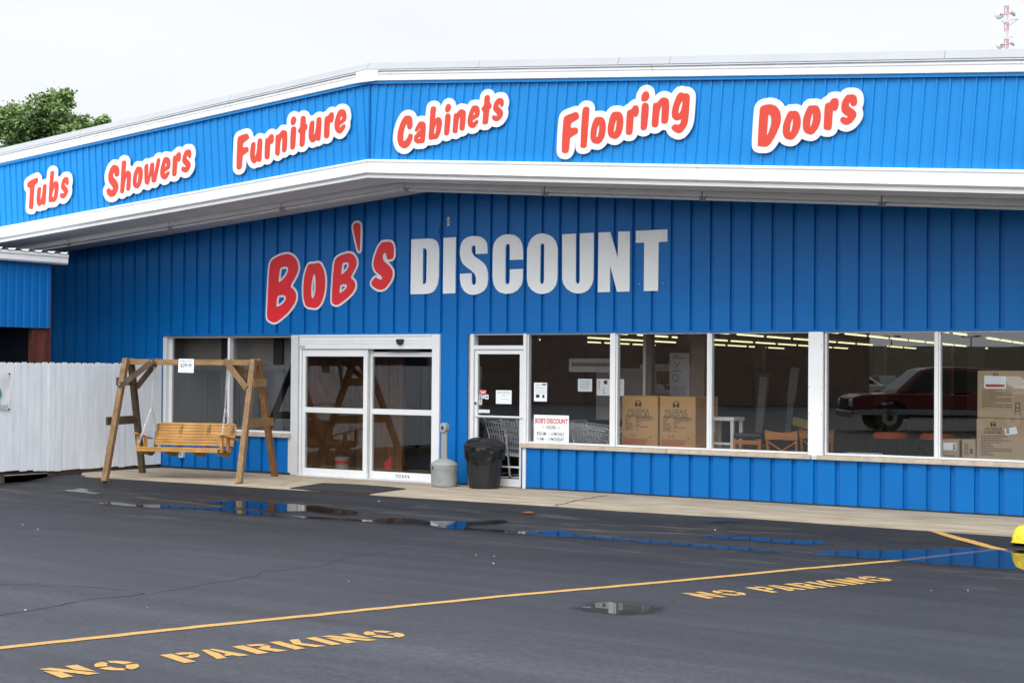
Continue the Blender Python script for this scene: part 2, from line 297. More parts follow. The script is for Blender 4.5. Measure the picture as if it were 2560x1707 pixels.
# ------------------------------------------------------------------ mesh helpers
class MB:
    def __init__(s): s.v = []; s.f = []
    def add(s, vs, fs):
        k = len(s.v); s.v += [tuple(v) for v in vs]; s.f += [tuple(i+k for i in f) for f in fs]; return s
    def box(s, x0, x1, y0, y1, z0, z1):
        v = [(x, y, z) for z in (z0, z1) for y in (y0, y1) for x in (x0, x1)]
        return s.add(v, [(0, 2, 3, 1), (4, 5, 7, 6), (0, 1, 5, 4), (2, 6, 7, 3), (0, 4, 6, 2), (1, 3, 7, 5)])
    def bar(s, a, b, w, h, up=(0, 0, 1), ext=0.0):
        """a rectangular timber from a to b; w across, h along 'up'"""
        a, b = Vector(a), Vector(b); d = (b-a).normalized(); a = a-d*ext; b = b+d*ext
        u = Vector(up); sd_ = d.cross(u)
        if sd_.length < 1e-6: sd_ = d.cross(Vector((1, 0, 0)))
        sd_.normalize(); u = sd_.cross(d).normalized(); v = []
        for p in (a, b):
            for i, j in ((-1, -1), (1, -1), (1, 1), (-1, 1)): v.append(p + sd_*w/2*i + u*h/2*j)
        return s.add(v, [(0, 1, 2, 3), (7, 6, 5, 4), (0, 4, 5, 1), (1, 5, 6, 2), (2, 6, 7, 3), (3, 7, 4, 0)])
    def tube(s, pts, r, n=6, cap=True, r2=None):
        pts = [Vector(p) for p in pts]; rings = []; m_ = len(pts)
        for i, p in enumerate(pts):
            d = (pts[min(i+1, m_-1)] - pts[max(i-1, 0)]).normalized()
            x = d.cross(Vector((0, 0, 1)))
            if x.length < 1e-3: x = d.cross(Vector((0, 1, 0)))
            x.normalize(); y = d.cross(x); rad = r if r2 is None else r + (r2-r)*i/max(1, m_-1)
            rings.append([p + (x*cos(2*pi*k/n) + y*sin(2*pi*k/n))*rad for k in range(n)])
        v = [q for rg in rings for q in rg]; f = []
        for i in range(m_-1):
            for k in range(n): f.append((i*n+k, i*n+(k+1) % n, (i+1)*n+(k+1) % n, (i+1)*n+k))
        if cap: f += [tuple(range(n))[::-1], tuple((m_-1)*n+k for k in range(n))]
        return s.add(v, f)
    def lathe(s, prof, n=24, c=(0, 0, 0), axis='Z', sq=1.0):
        v = []; f = []; m_ = len(prof)
        for (r, z) in prof:
            for k in range(n):
                a = 2*pi*k/n
                if axis == 'Z': v.append((c[0]+r*cos(a), c[1]+r*sin(a)*sq, c[2]+z))
                elif axis == 'Y': v.append((c[0]+r*cos(a), c[1]+z, c[2]+r*sin(a)))
                else: v.append((c[0]+z, c[1]+r*cos(a), c[2]+r*sin(a)))
        for i in range(m_-1):
            for k in range(n): f.append((i*n+k, i*n+(k+1) % n, (i+1)*n+(k+1) % n, (i+1)*n+k))
        if prof[0][0] > 1e-5: f.append(tuple(range(n))[::-1])
        if prof[-1][0] > 1e-5: f.append(tuple((m_-1)*n+k for k in range(n)))
        return s.add(v, f)
    def plate(s, loops, fn, t):
        """flat shape with holes, loops of 2D points; fn(u, v, w) -> 3D, front at w=0, back at w=t"""
        tris = tessellate_polygon([[Vector((p[0], p[1], 0)) for p in L] for L in loops])
        P = [p for L in loops for p in L]; n = len(P)
        v = [fn(p[0], p[1], 0) for p in P]; f = [tuple(t_) for t_ in tris]
        if t:
            v += [fn(p[0], p[1], t) for p in P]
            f += [tuple(i+n for i in t_[::-1]) for t_ in tris]
            k = 0
            for L in loops:
                m_ = len(L)
                for i in range(m_): f.append((k+i, k+(i+1) % m_, k+(i+1) % m_+n, k+i+n))
                k += m_
        return s.add(v, f)
    def prism(s, poly, y0, y1, axis='Y'):
        """poly in (x,z) pushed along y (or in (y,z) pushed along x)"""
        n = len(poly); fn = (lambda p, q: (p[0], q, p[1])) if axis == 'Y' else ((lambda p, q: (q, p[0], p[1])) if axis == 'X' else (lambda p, q: (p[0], p[1], q)))
        v = [fn(p, y0) for p in poly] + [fn(p, y1) for p in poly]
        f = [tuple(range(n)), tuple(range(2*n-1, n-1, -1))] + [(i, i+n, (i+1) % n+n, (i+1) % n) for i in range(n)]
        return s.add(v, f)
    def text(s, txt, fn, size, sx=1.0, bold=0.0, align='CENTER', t=0.0):
        vs, fs = text_geo(txt, bold, align)
        return s.add([fn(x*size*sx, y*size, 0) for x, y in vs], fs)
    def build(s, name, material, parent=None, smooth=False, bevel=0.0, fix=True):
        me = bpy.data.meshes.new(name); me.from_pydata(s.v, [], s.f); me.update()
        if fix:
            b = bmesh.new(); b.from_mesh(me); bmesh.ops.recalc_face_normals(b, faces=b.faces); b.to_mesh(me); b.free()
        return link(name, me, material, parent, smooth, bevel)
def link(name, me, material, parent=None, smooth=False, bevel=0.0):
    o = bpy.data.objects.new(name, me); COL.objects.link(o)
    if material: me.materials.append(MT[material] if isinstance(material, str) else material)
    if parent: o.parent = parent
    if smooth:
        for p in me.polygons: p.use_smooth = True
        try: me.set_sharp_from_angle(angle=radians(38))
        except Exception: pass
    if bevel:
        md = o.modifiers.new('bevel', 'BEVEL'); md.width = bevel; md.segments = 2; md.limit_method = 'ANGLE'; md.angle_limit = radians(50)
    return o
_tc = {}
def text_geo(txt, bold, align):
    k = (txt, bold, align)
    if k in _tc: return _tc[k]
    cu = bpy.data.curves.new('t', 'FONT'); cu.body = txt; cu.align_x = align; cu.offset = bold; cu.resolution_u = 3; cu.fill_mode = 'FRONT'
    ob = bpy.data.objects.new('t', cu); COL.objects.link(ob)
    dg = bpy.context.evaluated_depsgraph_get(); me = bpy.data.meshes.new_from_object(ob.evaluated_get(dg))
    r = ([(v.co.x, v.co.y) for v in me.vertices], [tuple(p.vertices) for p in me.polygons])
    bpy.data.objects.remove(ob); bpy.data.curves.remove(cu); bpy.data.meshes.remove(me)
    _tc[k] = r; return r
def tag(o, label, cat, group=None):
    o['label'] = label; o['category'] = cat
    if group: o['group'] = group
    return o
def thing(name, label, cat, loc=(0, 0, 0), rz=0.0, group=None):
    o = bpy.data.objects.new(name, None); COL.objects.link(o); o.location = loc; o.rotation_euler = (0, 0, rz); o.empty_display_size = .2
    return tag(o, label, cat, group)
def struct(o): o['kind'] = 'structure'; return o
def copy_tree(o, loc=None, rz=None, label=None, group=None):
    def rec(a, par):
        c = a.copy(); COL.objects.link(c)
        if par is not None: c.parent = par
        for ch in list(a.children): rec(ch, c)
        return c
    c = rec(o, None)
    if loc is not None: c.location = loc
    if rz is not None: c.rotation_euler = (0, 0, rz)
    if label: c['label'] = label
    if group: c['group'] = group
    return c

# outlines in metres: sign letters as (along the facade, height), ground shapes as (along, out from the facade)
DATA = {}
DATA['Tubs'] = {"red":[[[-7.262,4.388],[-7.24,4.386],[-7.224,4.389],[-7.219,4.392],[-7.212,4.4],[-7.208,4.412],[-7.201,4.468],[-7.183,4.712],[-7.176,4.772],[-7.171,4.784],[-7.164,4.792],[-7.152,4.8],[-7.107,4.824],[-7.097,4.832],[-7.09,4.84],[-7.087,4.856],[-7.092,4.884],[-7.1,4.903],[-7.112,4.911],[-7.128,4.912],[-7.148,4.909],[-7.212,4.895],[-7.268,4.88],[-7.3,4.868],[-7.344,4.848],[-7.356,4.84],[-7.364,4.829],[-7.365,4.816],[-7.364,4.796],[-7.361,4.776],[-7.356,4.768],[-7.352,4.763],[-7.342,4.76],[-7.31,4.756],[-7.303,4.748],[-7.299,4.732],[-7.298,4.692],[-7.313,4.436],[-7.313,4.404],[-7.308,4.398],[-7.3,4.395]],[[-7.074,4.432],[-7.056,4.428],[-7.028,4.432],[-7.008,4.442],[-6.984,4.461],[-6.972,4.446],[-6.964,4.442],[-6.952,4.44],[-6.916,4.448],[-6.907,4.452],[-6.9,4.46],[-6.893,4.508],[-6.874,4.752],[-6.875,4.764],[-6.878,4.772],[-6.884,4.779],[-6.896,4.786],[-6.916,4.791],[-6.94,4.788],[-6.956,4.782],[-6.965,4.772],[-6.971,4.744],[-6.984,4.644],[-6.993,4.6],[-7.01,4.556],[-7.017,4.544],[-7.028,4.531],[-7.031,4.536],[-7.031,4.54],[-7.013,4.708],[-7.012,4.728],[-7.014,4.736],[-7.02,4.743],[-7.028,4.747],[-7.04,4.75],[-7.052,4.75],[-7.088,4.742],[-7.098,4.736],[-7.104,4.728],[-7.112,4.684],[-7.121,4.608],[-7.125,4.54],[-7.123,4.512],[-7.117,4.484],[-7.107,4.464],[-7.091,4.444]],[[-6.811,4.48],[-6.796,4.477],[-6.772,4.482],[-6.756,4.483],[-6.72,4.478],[-6.696,4.478],[-6.672,4.482],[-6.648,4.494],[-6.629,4.512],[-6.61,4.544],[-6.597,4.576],[-6.585,4.628],[-6.577,4.676],[-6.573,4.744],[-6.577,4.772],[-6.588,4.796],[-6.599,4.808],[-6.616,4.819],[-6.628,4.824],[-6.644,4.828],[-6.66,4.826],[-6.672,4.822],[-6.692,4.811],[-6.708,4.798],[-6.709,4.8],[-6.704,4.856],[-6.689,4.976],[-6.691,4.988],[-6.694,4.992],[-6.704,4.998],[-6.712,5.0],[-6.74,5.002],[-6.764,4.999],[-6.772,4.995],[-6.779,4.988],[-6.785,4.968],[-6.794,4.904],[-6.804,4.8],[-6.822,4.576],[-6.824,4.508],[-6.82,4.488]],[[-6.489,4.528],[-6.472,4.524],[-6.456,4.524],[-6.436,4.529],[-6.42,4.537],[-6.396,4.554],[-6.377,4.572],[-6.358,4.596],[-6.348,4.616],[-6.343,4.632],[-6.342,4.652],[-6.343,4.664],[-6.352,4.683],[-6.366,4.7],[-6.396,4.721],[-6.412,4.736],[-6.425,4.752],[-6.429,4.764],[-6.426,4.776],[-6.416,4.784],[-6.408,4.788],[-6.397,4.756],[-6.392,4.748],[-6.384,4.743],[-6.372,4.741],[-6.356,4.744],[-6.348,4.748],[-6.34,4.756],[-6.334,4.768],[-6.33,4.788],[-6.33,4.812],[-6.334,4.836],[-6.337,4.848],[-6.345,4.864],[-6.354,4.872],[-6.364,4.876],[-6.388,4.88],[-6.412,4.881],[-6.432,4.877],[-6.448,4.871],[-6.464,4.86],[-6.484,4.84],[-6.496,4.821],[-6.503,4.804],[-6.516,4.76],[-6.518,4.732],[-6.515,4.708],[-6.508,4.692],[-6.496,4.675],[-6.45,4.636],[-6.445,4.628],[-6.444,4.62],[-6.452,4.614],[-6.464,4.612],[-6.484,4.616],[-6.5,4.622],[-6.512,4.622],[-6.524,4.614],[-6.536,4.602],[-6.542,4.592],[-6.544,4.584],[-6.541,4.568],[-6.529,4.552],[-6.512,4.537]],[[-6.716,4.559],[-6.725,4.564],[-6.729,4.572],[-6.73,4.58],[-6.729,4.6],[-6.723,4.632],[-6.713,4.66],[-6.698,4.688],[-6.684,4.708],[-6.675,4.716],[-6.671,4.712],[-6.673,4.684],[-6.685,4.608],[-6.692,4.584],[-6.699,4.572],[-6.708,4.561]]],"back":[[[-7.282,4.302],[-7.234,4.298],[-7.21,4.301],[-7.192,4.307],[-7.174,4.316],[-7.16,4.326],[-7.144,4.344],[-7.132,4.363],[-7.102,4.348],[-7.084,4.343],[-7.06,4.34],[-7.036,4.341],[-7.018,4.344],[-6.982,4.356],[-6.958,4.352],[-6.934,4.353],[-6.904,4.359],[-6.874,4.37],[-6.856,4.38],[-6.838,4.395],[-6.82,4.391],[-6.796,4.389],[-6.76,4.394],[-6.724,4.39],[-6.694,4.39],[-6.652,4.396],[-6.628,4.404],[-6.598,4.421],[-6.575,4.44],[-6.556,4.461],[-6.538,4.451],[-6.514,4.443],[-6.49,4.438],[-6.466,4.436],[-6.442,4.438],[-6.418,4.442],[-6.4,4.448],[-6.376,4.46],[-6.358,4.472],[-6.328,4.497],[-6.298,4.529],[-6.274,4.566],[-6.263,4.59],[-6.258,4.608],[-6.254,4.638],[-6.254,4.662],[-6.257,4.68],[-6.265,4.71],[-6.253,4.734],[-6.247,4.752],[-6.242,4.776],[-6.241,4.8],[-6.244,4.836],[-6.249,4.86],[-6.257,4.884],[-6.269,4.908],[-6.28,4.922],[-6.298,4.94],[-6.31,4.948],[-6.328,4.957],[-6.364,4.966],[-6.418,4.969],[-6.436,4.967],[-6.46,4.961],[-6.496,4.945],[-6.526,4.922],[-6.556,4.89],[-6.562,4.889],[-6.58,4.899],[-6.604,4.909],[-6.607,4.914],[-6.602,4.968],[-6.603,4.998],[-6.608,5.016],[-6.613,5.028],[-6.63,5.052],[-6.652,5.07],[-6.676,5.081],[-6.7,5.087],[-6.742,5.09],[-6.772,5.087],[-6.802,5.078],[-6.826,5.064],[-6.85,5.04],[-6.86,5.022],[-6.87,4.992],[-6.876,4.956],[-6.886,4.877],[-6.91,4.879],[-6.934,4.878],[-6.97,4.871],[-6.994,4.862],[-7.0,4.864],[-7.003,4.89],[-7.011,4.92],[-7.018,4.938],[-7.03,4.956],[-7.048,4.975],[-7.066,4.987],[-7.09,4.997],[-7.108,5.0],[-7.132,5.0],[-7.162,4.996],[-7.264,4.973],[-7.33,4.951],[-7.39,4.923],[-7.414,4.906],[-7.438,4.878],[-7.448,4.854],[-7.454,4.818],[-7.449,4.77],[-7.445,4.752],[-7.438,4.734],[-7.427,4.716],[-7.417,4.704],[-7.403,4.692],[-7.39,4.684],[-7.387,4.68],[-7.401,4.44],[-7.4,4.392],[-7.395,4.374],[-7.387,4.356],[-7.373,4.338],[-7.36,4.327],[-7.33,4.312]]]}
DATA['Showers'] = {"red":[[[-5.321,4.492],[-5.289,4.491],[-5.261,4.495],[-5.241,4.501],[-5.217,4.515],[-5.188,4.545],[-5.167,4.572],[-5.151,4.609],[-5.143,4.636],[-5.142,4.66],[-5.144,4.673],[-5.149,4.689],[-5.163,4.716],[-5.186,4.745],[-5.248,4.796],[-5.265,4.82],[-5.272,4.837],[-5.272,4.848],[-5.267,4.861],[-5.255,4.877],[-5.245,4.886],[-5.242,4.885],[-5.24,4.88],[-5.236,4.848],[-5.231,4.829],[-5.221,4.817],[-5.213,4.814],[-5.193,4.811],[-5.169,4.814],[-5.157,4.817],[-5.145,4.824],[-5.138,4.832],[-5.129,4.853],[-5.125,4.88],[-5.127,4.917],[-5.129,4.933],[-5.137,4.954],[-5.145,4.965],[-5.165,4.981],[-5.197,4.998],[-5.221,5.005],[-5.249,5.009],[-5.269,5.007],[-5.293,4.995],[-5.324,4.973],[-5.337,4.957],[-5.357,4.925],[-5.378,4.877],[-5.385,4.853],[-5.387,4.832],[-5.386,4.796],[-5.382,4.777],[-5.369,4.744],[-5.358,4.724],[-5.345,4.71],[-5.284,4.652],[-5.273,4.636],[-5.271,4.625],[-5.274,4.617],[-5.281,4.609],[-5.289,4.607],[-5.305,4.606],[-5.321,4.612],[-5.337,4.621],[-5.347,4.628],[-5.357,4.64],[-5.369,4.643],[-5.377,4.641],[-5.389,4.634],[-5.415,4.612],[-5.422,4.601],[-5.423,4.588],[-5.412,4.561],[-5.397,4.537],[-5.385,4.523],[-5.361,4.507],[-5.337,4.497]],[[-5.071,4.537],[-5.053,4.534],[-5.037,4.538],[-5.024,4.545],[-5.015,4.556],[-5.011,4.569],[-5.007,4.588],[-4.998,4.665],[-4.981,4.738],[-4.969,4.769],[-4.958,4.785],[-4.953,4.787],[-4.951,4.78],[-4.95,4.769],[-4.963,4.612],[-4.961,4.596],[-4.957,4.585],[-4.949,4.576],[-4.929,4.569],[-4.917,4.569],[-4.893,4.575],[-4.88,4.585],[-4.872,4.596],[-4.869,4.612],[-4.854,4.777],[-4.854,4.816],[-4.858,4.845],[-4.868,4.864],[-4.877,4.875],[-4.897,4.887],[-4.921,4.896],[-4.933,4.898],[-4.945,4.896],[-4.961,4.889],[-4.981,4.875],[-4.98,4.912],[-4.97,5.0],[-4.969,5.029],[-4.974,5.045],[-4.981,5.053],[-4.993,5.059],[-5.013,5.065],[-5.033,5.065],[-5.058,5.056],[-5.071,5.045],[-5.075,5.024],[-5.102,4.588],[-5.102,4.569],[-5.097,4.553],[-5.089,4.544]],[[-4.713,4.596],[-4.697,4.597],[-4.677,4.608],[-4.649,4.633],[-4.633,4.652],[-4.622,4.673],[-4.612,4.697],[-4.594,4.756],[-4.588,4.796],[-4.587,4.821],[-4.588,4.856],[-4.592,4.877],[-4.599,4.901],[-4.607,4.917],[-4.621,4.931],[-4.637,4.939],[-4.677,4.941],[-4.709,4.947],[-4.721,4.944],[-4.729,4.939],[-4.745,4.92],[-4.761,4.896],[-4.785,4.853],[-4.8,4.812],[-4.811,4.769],[-4.815,4.745],[-4.816,4.705],[-4.81,4.665],[-4.801,4.641],[-4.789,4.625],[-4.773,4.613],[-4.741,4.602]],[[-4.493,4.644],[-4.477,4.641],[-4.461,4.642],[-4.453,4.646],[-4.445,4.657],[-4.435,4.681],[-4.405,4.78],[-4.397,4.799],[-4.391,4.716],[-4.385,4.693],[-4.38,4.684],[-4.373,4.679],[-4.361,4.674],[-4.329,4.668],[-4.309,4.67],[-4.301,4.674],[-4.294,4.681],[-4.282,4.708],[-4.261,4.772],[-4.231,4.877],[-4.205,4.973],[-4.199,5.005],[-4.199,5.021],[-4.202,5.032],[-4.209,5.041],[-4.225,5.05],[-4.241,5.051],[-4.261,5.044],[-4.271,5.032],[-4.282,5.0],[-4.311,4.885],[-4.333,4.815],[-4.336,4.824],[-4.332,4.949],[-4.334,4.96],[-4.338,4.973],[-4.351,4.984],[-4.361,4.988],[-4.369,4.989],[-4.393,4.986],[-4.406,4.981],[-4.416,4.968],[-4.424,4.941],[-4.45,4.824],[-4.465,4.781],[-4.467,4.796],[-4.462,4.933],[-4.463,4.949],[-4.467,4.96],[-4.473,4.97],[-4.481,4.975],[-4.497,4.978],[-4.509,4.976],[-4.529,4.967],[-4.537,4.962],[-4.546,4.952],[-4.551,4.936],[-4.553,4.92],[-4.554,4.853],[-4.55,4.761],[-4.543,4.684],[-4.537,4.669],[-4.526,4.657],[-4.517,4.652]],[[-4.717,4.68],[-4.724,4.684],[-4.729,4.7],[-4.729,4.721],[-4.724,4.756],[-4.713,4.809],[-4.703,4.837],[-4.693,4.851],[-4.689,4.848],[-4.688,4.829],[-4.687,4.788],[-4.691,4.756],[-4.701,4.708],[-4.71,4.689]],[[-4.11,4.705],[-4.089,4.704],[-4.073,4.707],[-4.06,4.713],[-4.048,4.721],[-4.031,4.737],[-4.004,4.769],[-3.996,4.78],[-3.986,4.801],[-3.985,4.812],[-3.99,4.821],[-4.001,4.826],[-4.017,4.829],[-4.029,4.827],[-4.037,4.824],[-4.05,4.816],[-4.069,4.8],[-4.081,4.793],[-4.093,4.793],[-4.099,4.801],[-4.097,4.812],[-4.089,4.822],[-4.072,4.832],[-3.997,4.869],[-3.985,4.88],[-3.978,4.893],[-3.974,4.909],[-3.97,4.949],[-3.972,4.968],[-3.978,4.997],[-3.987,5.016],[-3.997,5.03],[-4.017,5.048],[-4.029,5.053],[-4.097,5.058],[-4.105,5.056],[-4.117,5.048],[-4.131,5.029],[-4.152,4.984],[-4.175,4.928],[-4.188,4.888],[-4.195,4.853],[-4.197,4.821],[-4.193,4.785],[-4.186,4.761],[-4.169,4.737],[-4.153,4.723],[-4.125,4.709]],[[-3.905,4.745],[-3.889,4.742],[-3.865,4.744],[-3.853,4.748],[-3.844,4.756],[-3.837,4.772],[-3.833,4.788],[-3.816,4.973],[-3.813,4.974],[-3.793,4.964],[-3.781,4.963],[-3.765,4.973],[-3.759,4.981],[-3.753,4.992],[-3.746,5.016],[-3.742,5.04],[-3.742,5.056],[-3.744,5.08],[-3.749,5.093],[-3.754,5.101],[-3.763,5.109],[-3.773,5.114],[-3.793,5.115],[-3.813,5.109],[-3.836,5.093],[-3.857,5.066],[-3.881,5.067],[-3.889,5.065],[-3.905,5.055],[-3.912,5.045],[-3.916,5.032],[-3.918,5.013],[-3.932,4.793],[-3.93,4.772],[-3.926,4.761],[-3.917,4.751]],[[-3.66,4.788],[-3.645,4.786],[-3.621,4.788],[-3.605,4.793],[-3.593,4.799],[-3.577,4.811],[-3.553,4.834],[-3.541,4.853],[-3.533,4.872],[-3.528,4.893],[-3.528,4.904],[-3.531,4.92],[-3.538,4.936],[-3.561,4.96],[-3.613,5.005],[-3.62,5.016],[-3.619,5.024],[-3.615,5.032],[-3.605,5.045],[-3.597,5.051],[-3.592,5.048],[-3.586,5.024],[-3.582,5.016],[-3.569,5.006],[-3.561,5.003],[-3.549,5.004],[-3.537,5.01],[-3.528,5.021],[-3.52,5.04],[-3.517,5.056],[-3.517,5.077],[-3.521,5.101],[-3.527,5.117],[-3.534,5.128],[-3.541,5.134],[-3.553,5.139],[-3.565,5.141],[-3.617,5.141],[-3.629,5.138],[-3.64,5.133],[-3.657,5.117],[-3.673,5.096],[-3.693,5.059],[-3.705,5.029],[-3.71,5.008],[-3.712,4.984],[-3.71,4.968],[-3.705,4.957],[-3.691,4.933],[-3.674,4.917],[-3.643,4.893],[-3.634,4.88],[-3.634,4.877],[-3.645,4.872],[-3.653,4.872],[-3.673,4.877],[-3.693,4.885],[-3.704,4.885],[-3.713,4.877],[-3.724,4.861],[-3.729,4.848],[-3.73,4.837],[-3.725,4.824],[-3.71,4.809],[-3.689,4.798]],[[-4.089,4.898],[-4.092,4.901],[-4.09,4.917],[-4.08,4.944],[-4.069,4.969],[-4.062,4.96],[-4.059,4.952],[-4.055,4.936],[-4.055,4.925],[-4.065,4.912]]],"back":[[[-5.34,4.407],[-5.315,4.403],[-5.279,4.403],[-5.255,4.406],[-5.219,4.415],[-5.183,4.431],[-5.165,4.444],[-5.135,4.469],[-5.111,4.457],[-5.081,4.449],[-5.057,4.446],[-5.027,4.449],[-5.003,4.457],[-4.985,4.465],[-4.961,4.483],[-4.955,4.484],[-4.937,4.481],[-4.913,4.481],[-4.889,4.484],[-4.865,4.491],[-4.843,4.503],[-4.823,4.516],[-4.811,4.529],[-4.805,4.531],[-4.769,4.518],[-4.733,4.51],[-4.709,4.508],[-4.679,4.511],[-4.649,4.522],[-4.625,4.537],[-4.602,4.556],[-4.577,4.581],[-4.571,4.581],[-4.547,4.569],[-4.517,4.56],[-4.487,4.554],[-4.469,4.553],[-4.445,4.556],[-4.423,4.562],[-4.403,4.574],[-4.385,4.589],[-4.337,4.58],[-4.313,4.58],[-4.295,4.583],[-4.267,4.593],[-4.247,4.604],[-4.228,4.622],[-4.211,4.649],[-4.205,4.652],[-4.181,4.637],[-4.151,4.625],[-4.127,4.618],[-4.097,4.615],[-4.079,4.616],[-4.055,4.62],[-4.025,4.631],[-3.995,4.65],[-3.965,4.677],[-3.943,4.665],[-3.917,4.657],[-3.887,4.654],[-3.851,4.657],[-3.825,4.665],[-3.797,4.68],[-3.776,4.7],[-3.755,4.733],[-3.719,4.715],[-3.695,4.707],[-3.665,4.7],[-3.647,4.698],[-3.623,4.699],[-3.599,4.703],[-3.575,4.71],[-3.551,4.722],[-3.53,4.737],[-3.49,4.772],[-3.468,4.803],[-3.458,4.821],[-3.449,4.845],[-3.441,4.88],[-3.441,4.91],[-3.445,4.941],[-3.456,4.971],[-3.443,4.995],[-3.435,5.019],[-3.431,5.037],[-3.429,5.061],[-3.431,5.103],[-3.436,5.127],[-3.443,5.144],[-3.451,5.162],[-3.468,5.186],[-3.491,5.207],[-3.509,5.217],[-3.533,5.225],[-3.557,5.229],[-3.635,5.227],[-3.659,5.221],[-3.677,5.213],[-3.691,5.205],[-3.713,5.186],[-3.719,5.185],[-3.749,5.198],[-3.773,5.203],[-3.803,5.203],[-3.833,5.196],[-3.851,5.189],[-3.869,5.178],[-3.899,5.154],[-3.917,5.149],[-3.935,5.141],[-3.95,5.133],[-3.965,5.12],[-3.991,5.133],[-4.007,5.138],[-4.031,5.142],[-4.079,5.145],[-4.103,5.145],[-4.127,5.141],[-4.151,5.131],[-4.169,5.12],[-4.187,5.129],[-4.205,5.136],[-4.229,5.139],[-4.253,5.138],[-4.283,5.131],[-4.307,5.119],[-4.328,5.103],[-4.349,5.076],[-4.373,5.077],[-4.409,5.073],[-4.451,5.058],[-4.481,5.065],[-4.499,5.066],[-4.517,5.064],[-4.535,5.06],[-4.559,5.051],[-4.583,5.037],[-4.601,5.023],[-4.607,5.022],[-4.625,5.027],[-4.643,5.029],[-4.667,5.029],[-4.703,5.035],[-4.733,5.033],[-4.763,5.022],[-4.786,5.006],[-4.805,4.986],[-4.829,4.953],[-4.835,4.953],[-4.859,4.967],[-4.883,4.976],[-4.881,5.019],[-4.884,5.054],[-4.893,5.079],[-4.907,5.103],[-4.925,5.12],[-4.937,5.13],[-4.955,5.139],[-4.979,5.147],[-5.003,5.152],[-5.027,5.154],[-5.051,5.151],[-5.087,5.14],[-5.105,5.131],[-5.127,5.114],[-5.142,5.096],[-5.153,5.076],[-5.201,5.091],[-5.243,5.097],[-5.273,5.096],[-5.291,5.092],[-5.309,5.086],[-5.333,5.074],[-5.357,5.058],[-5.381,5.039],[-5.399,5.021],[-5.422,4.989],[-5.452,4.928],[-5.463,4.899],[-5.471,4.869],[-5.475,4.838],[-5.475,4.809],[-5.473,4.785],[-5.467,4.755],[-5.447,4.7],[-5.463,4.689],[-5.481,4.67],[-5.498,4.646],[-5.507,4.622],[-5.511,4.593],[-5.508,4.569],[-5.496,4.532],[-5.477,4.499],[-5.453,4.466],[-5.429,4.445],[-5.405,4.43],[-5.369,4.415]]]}
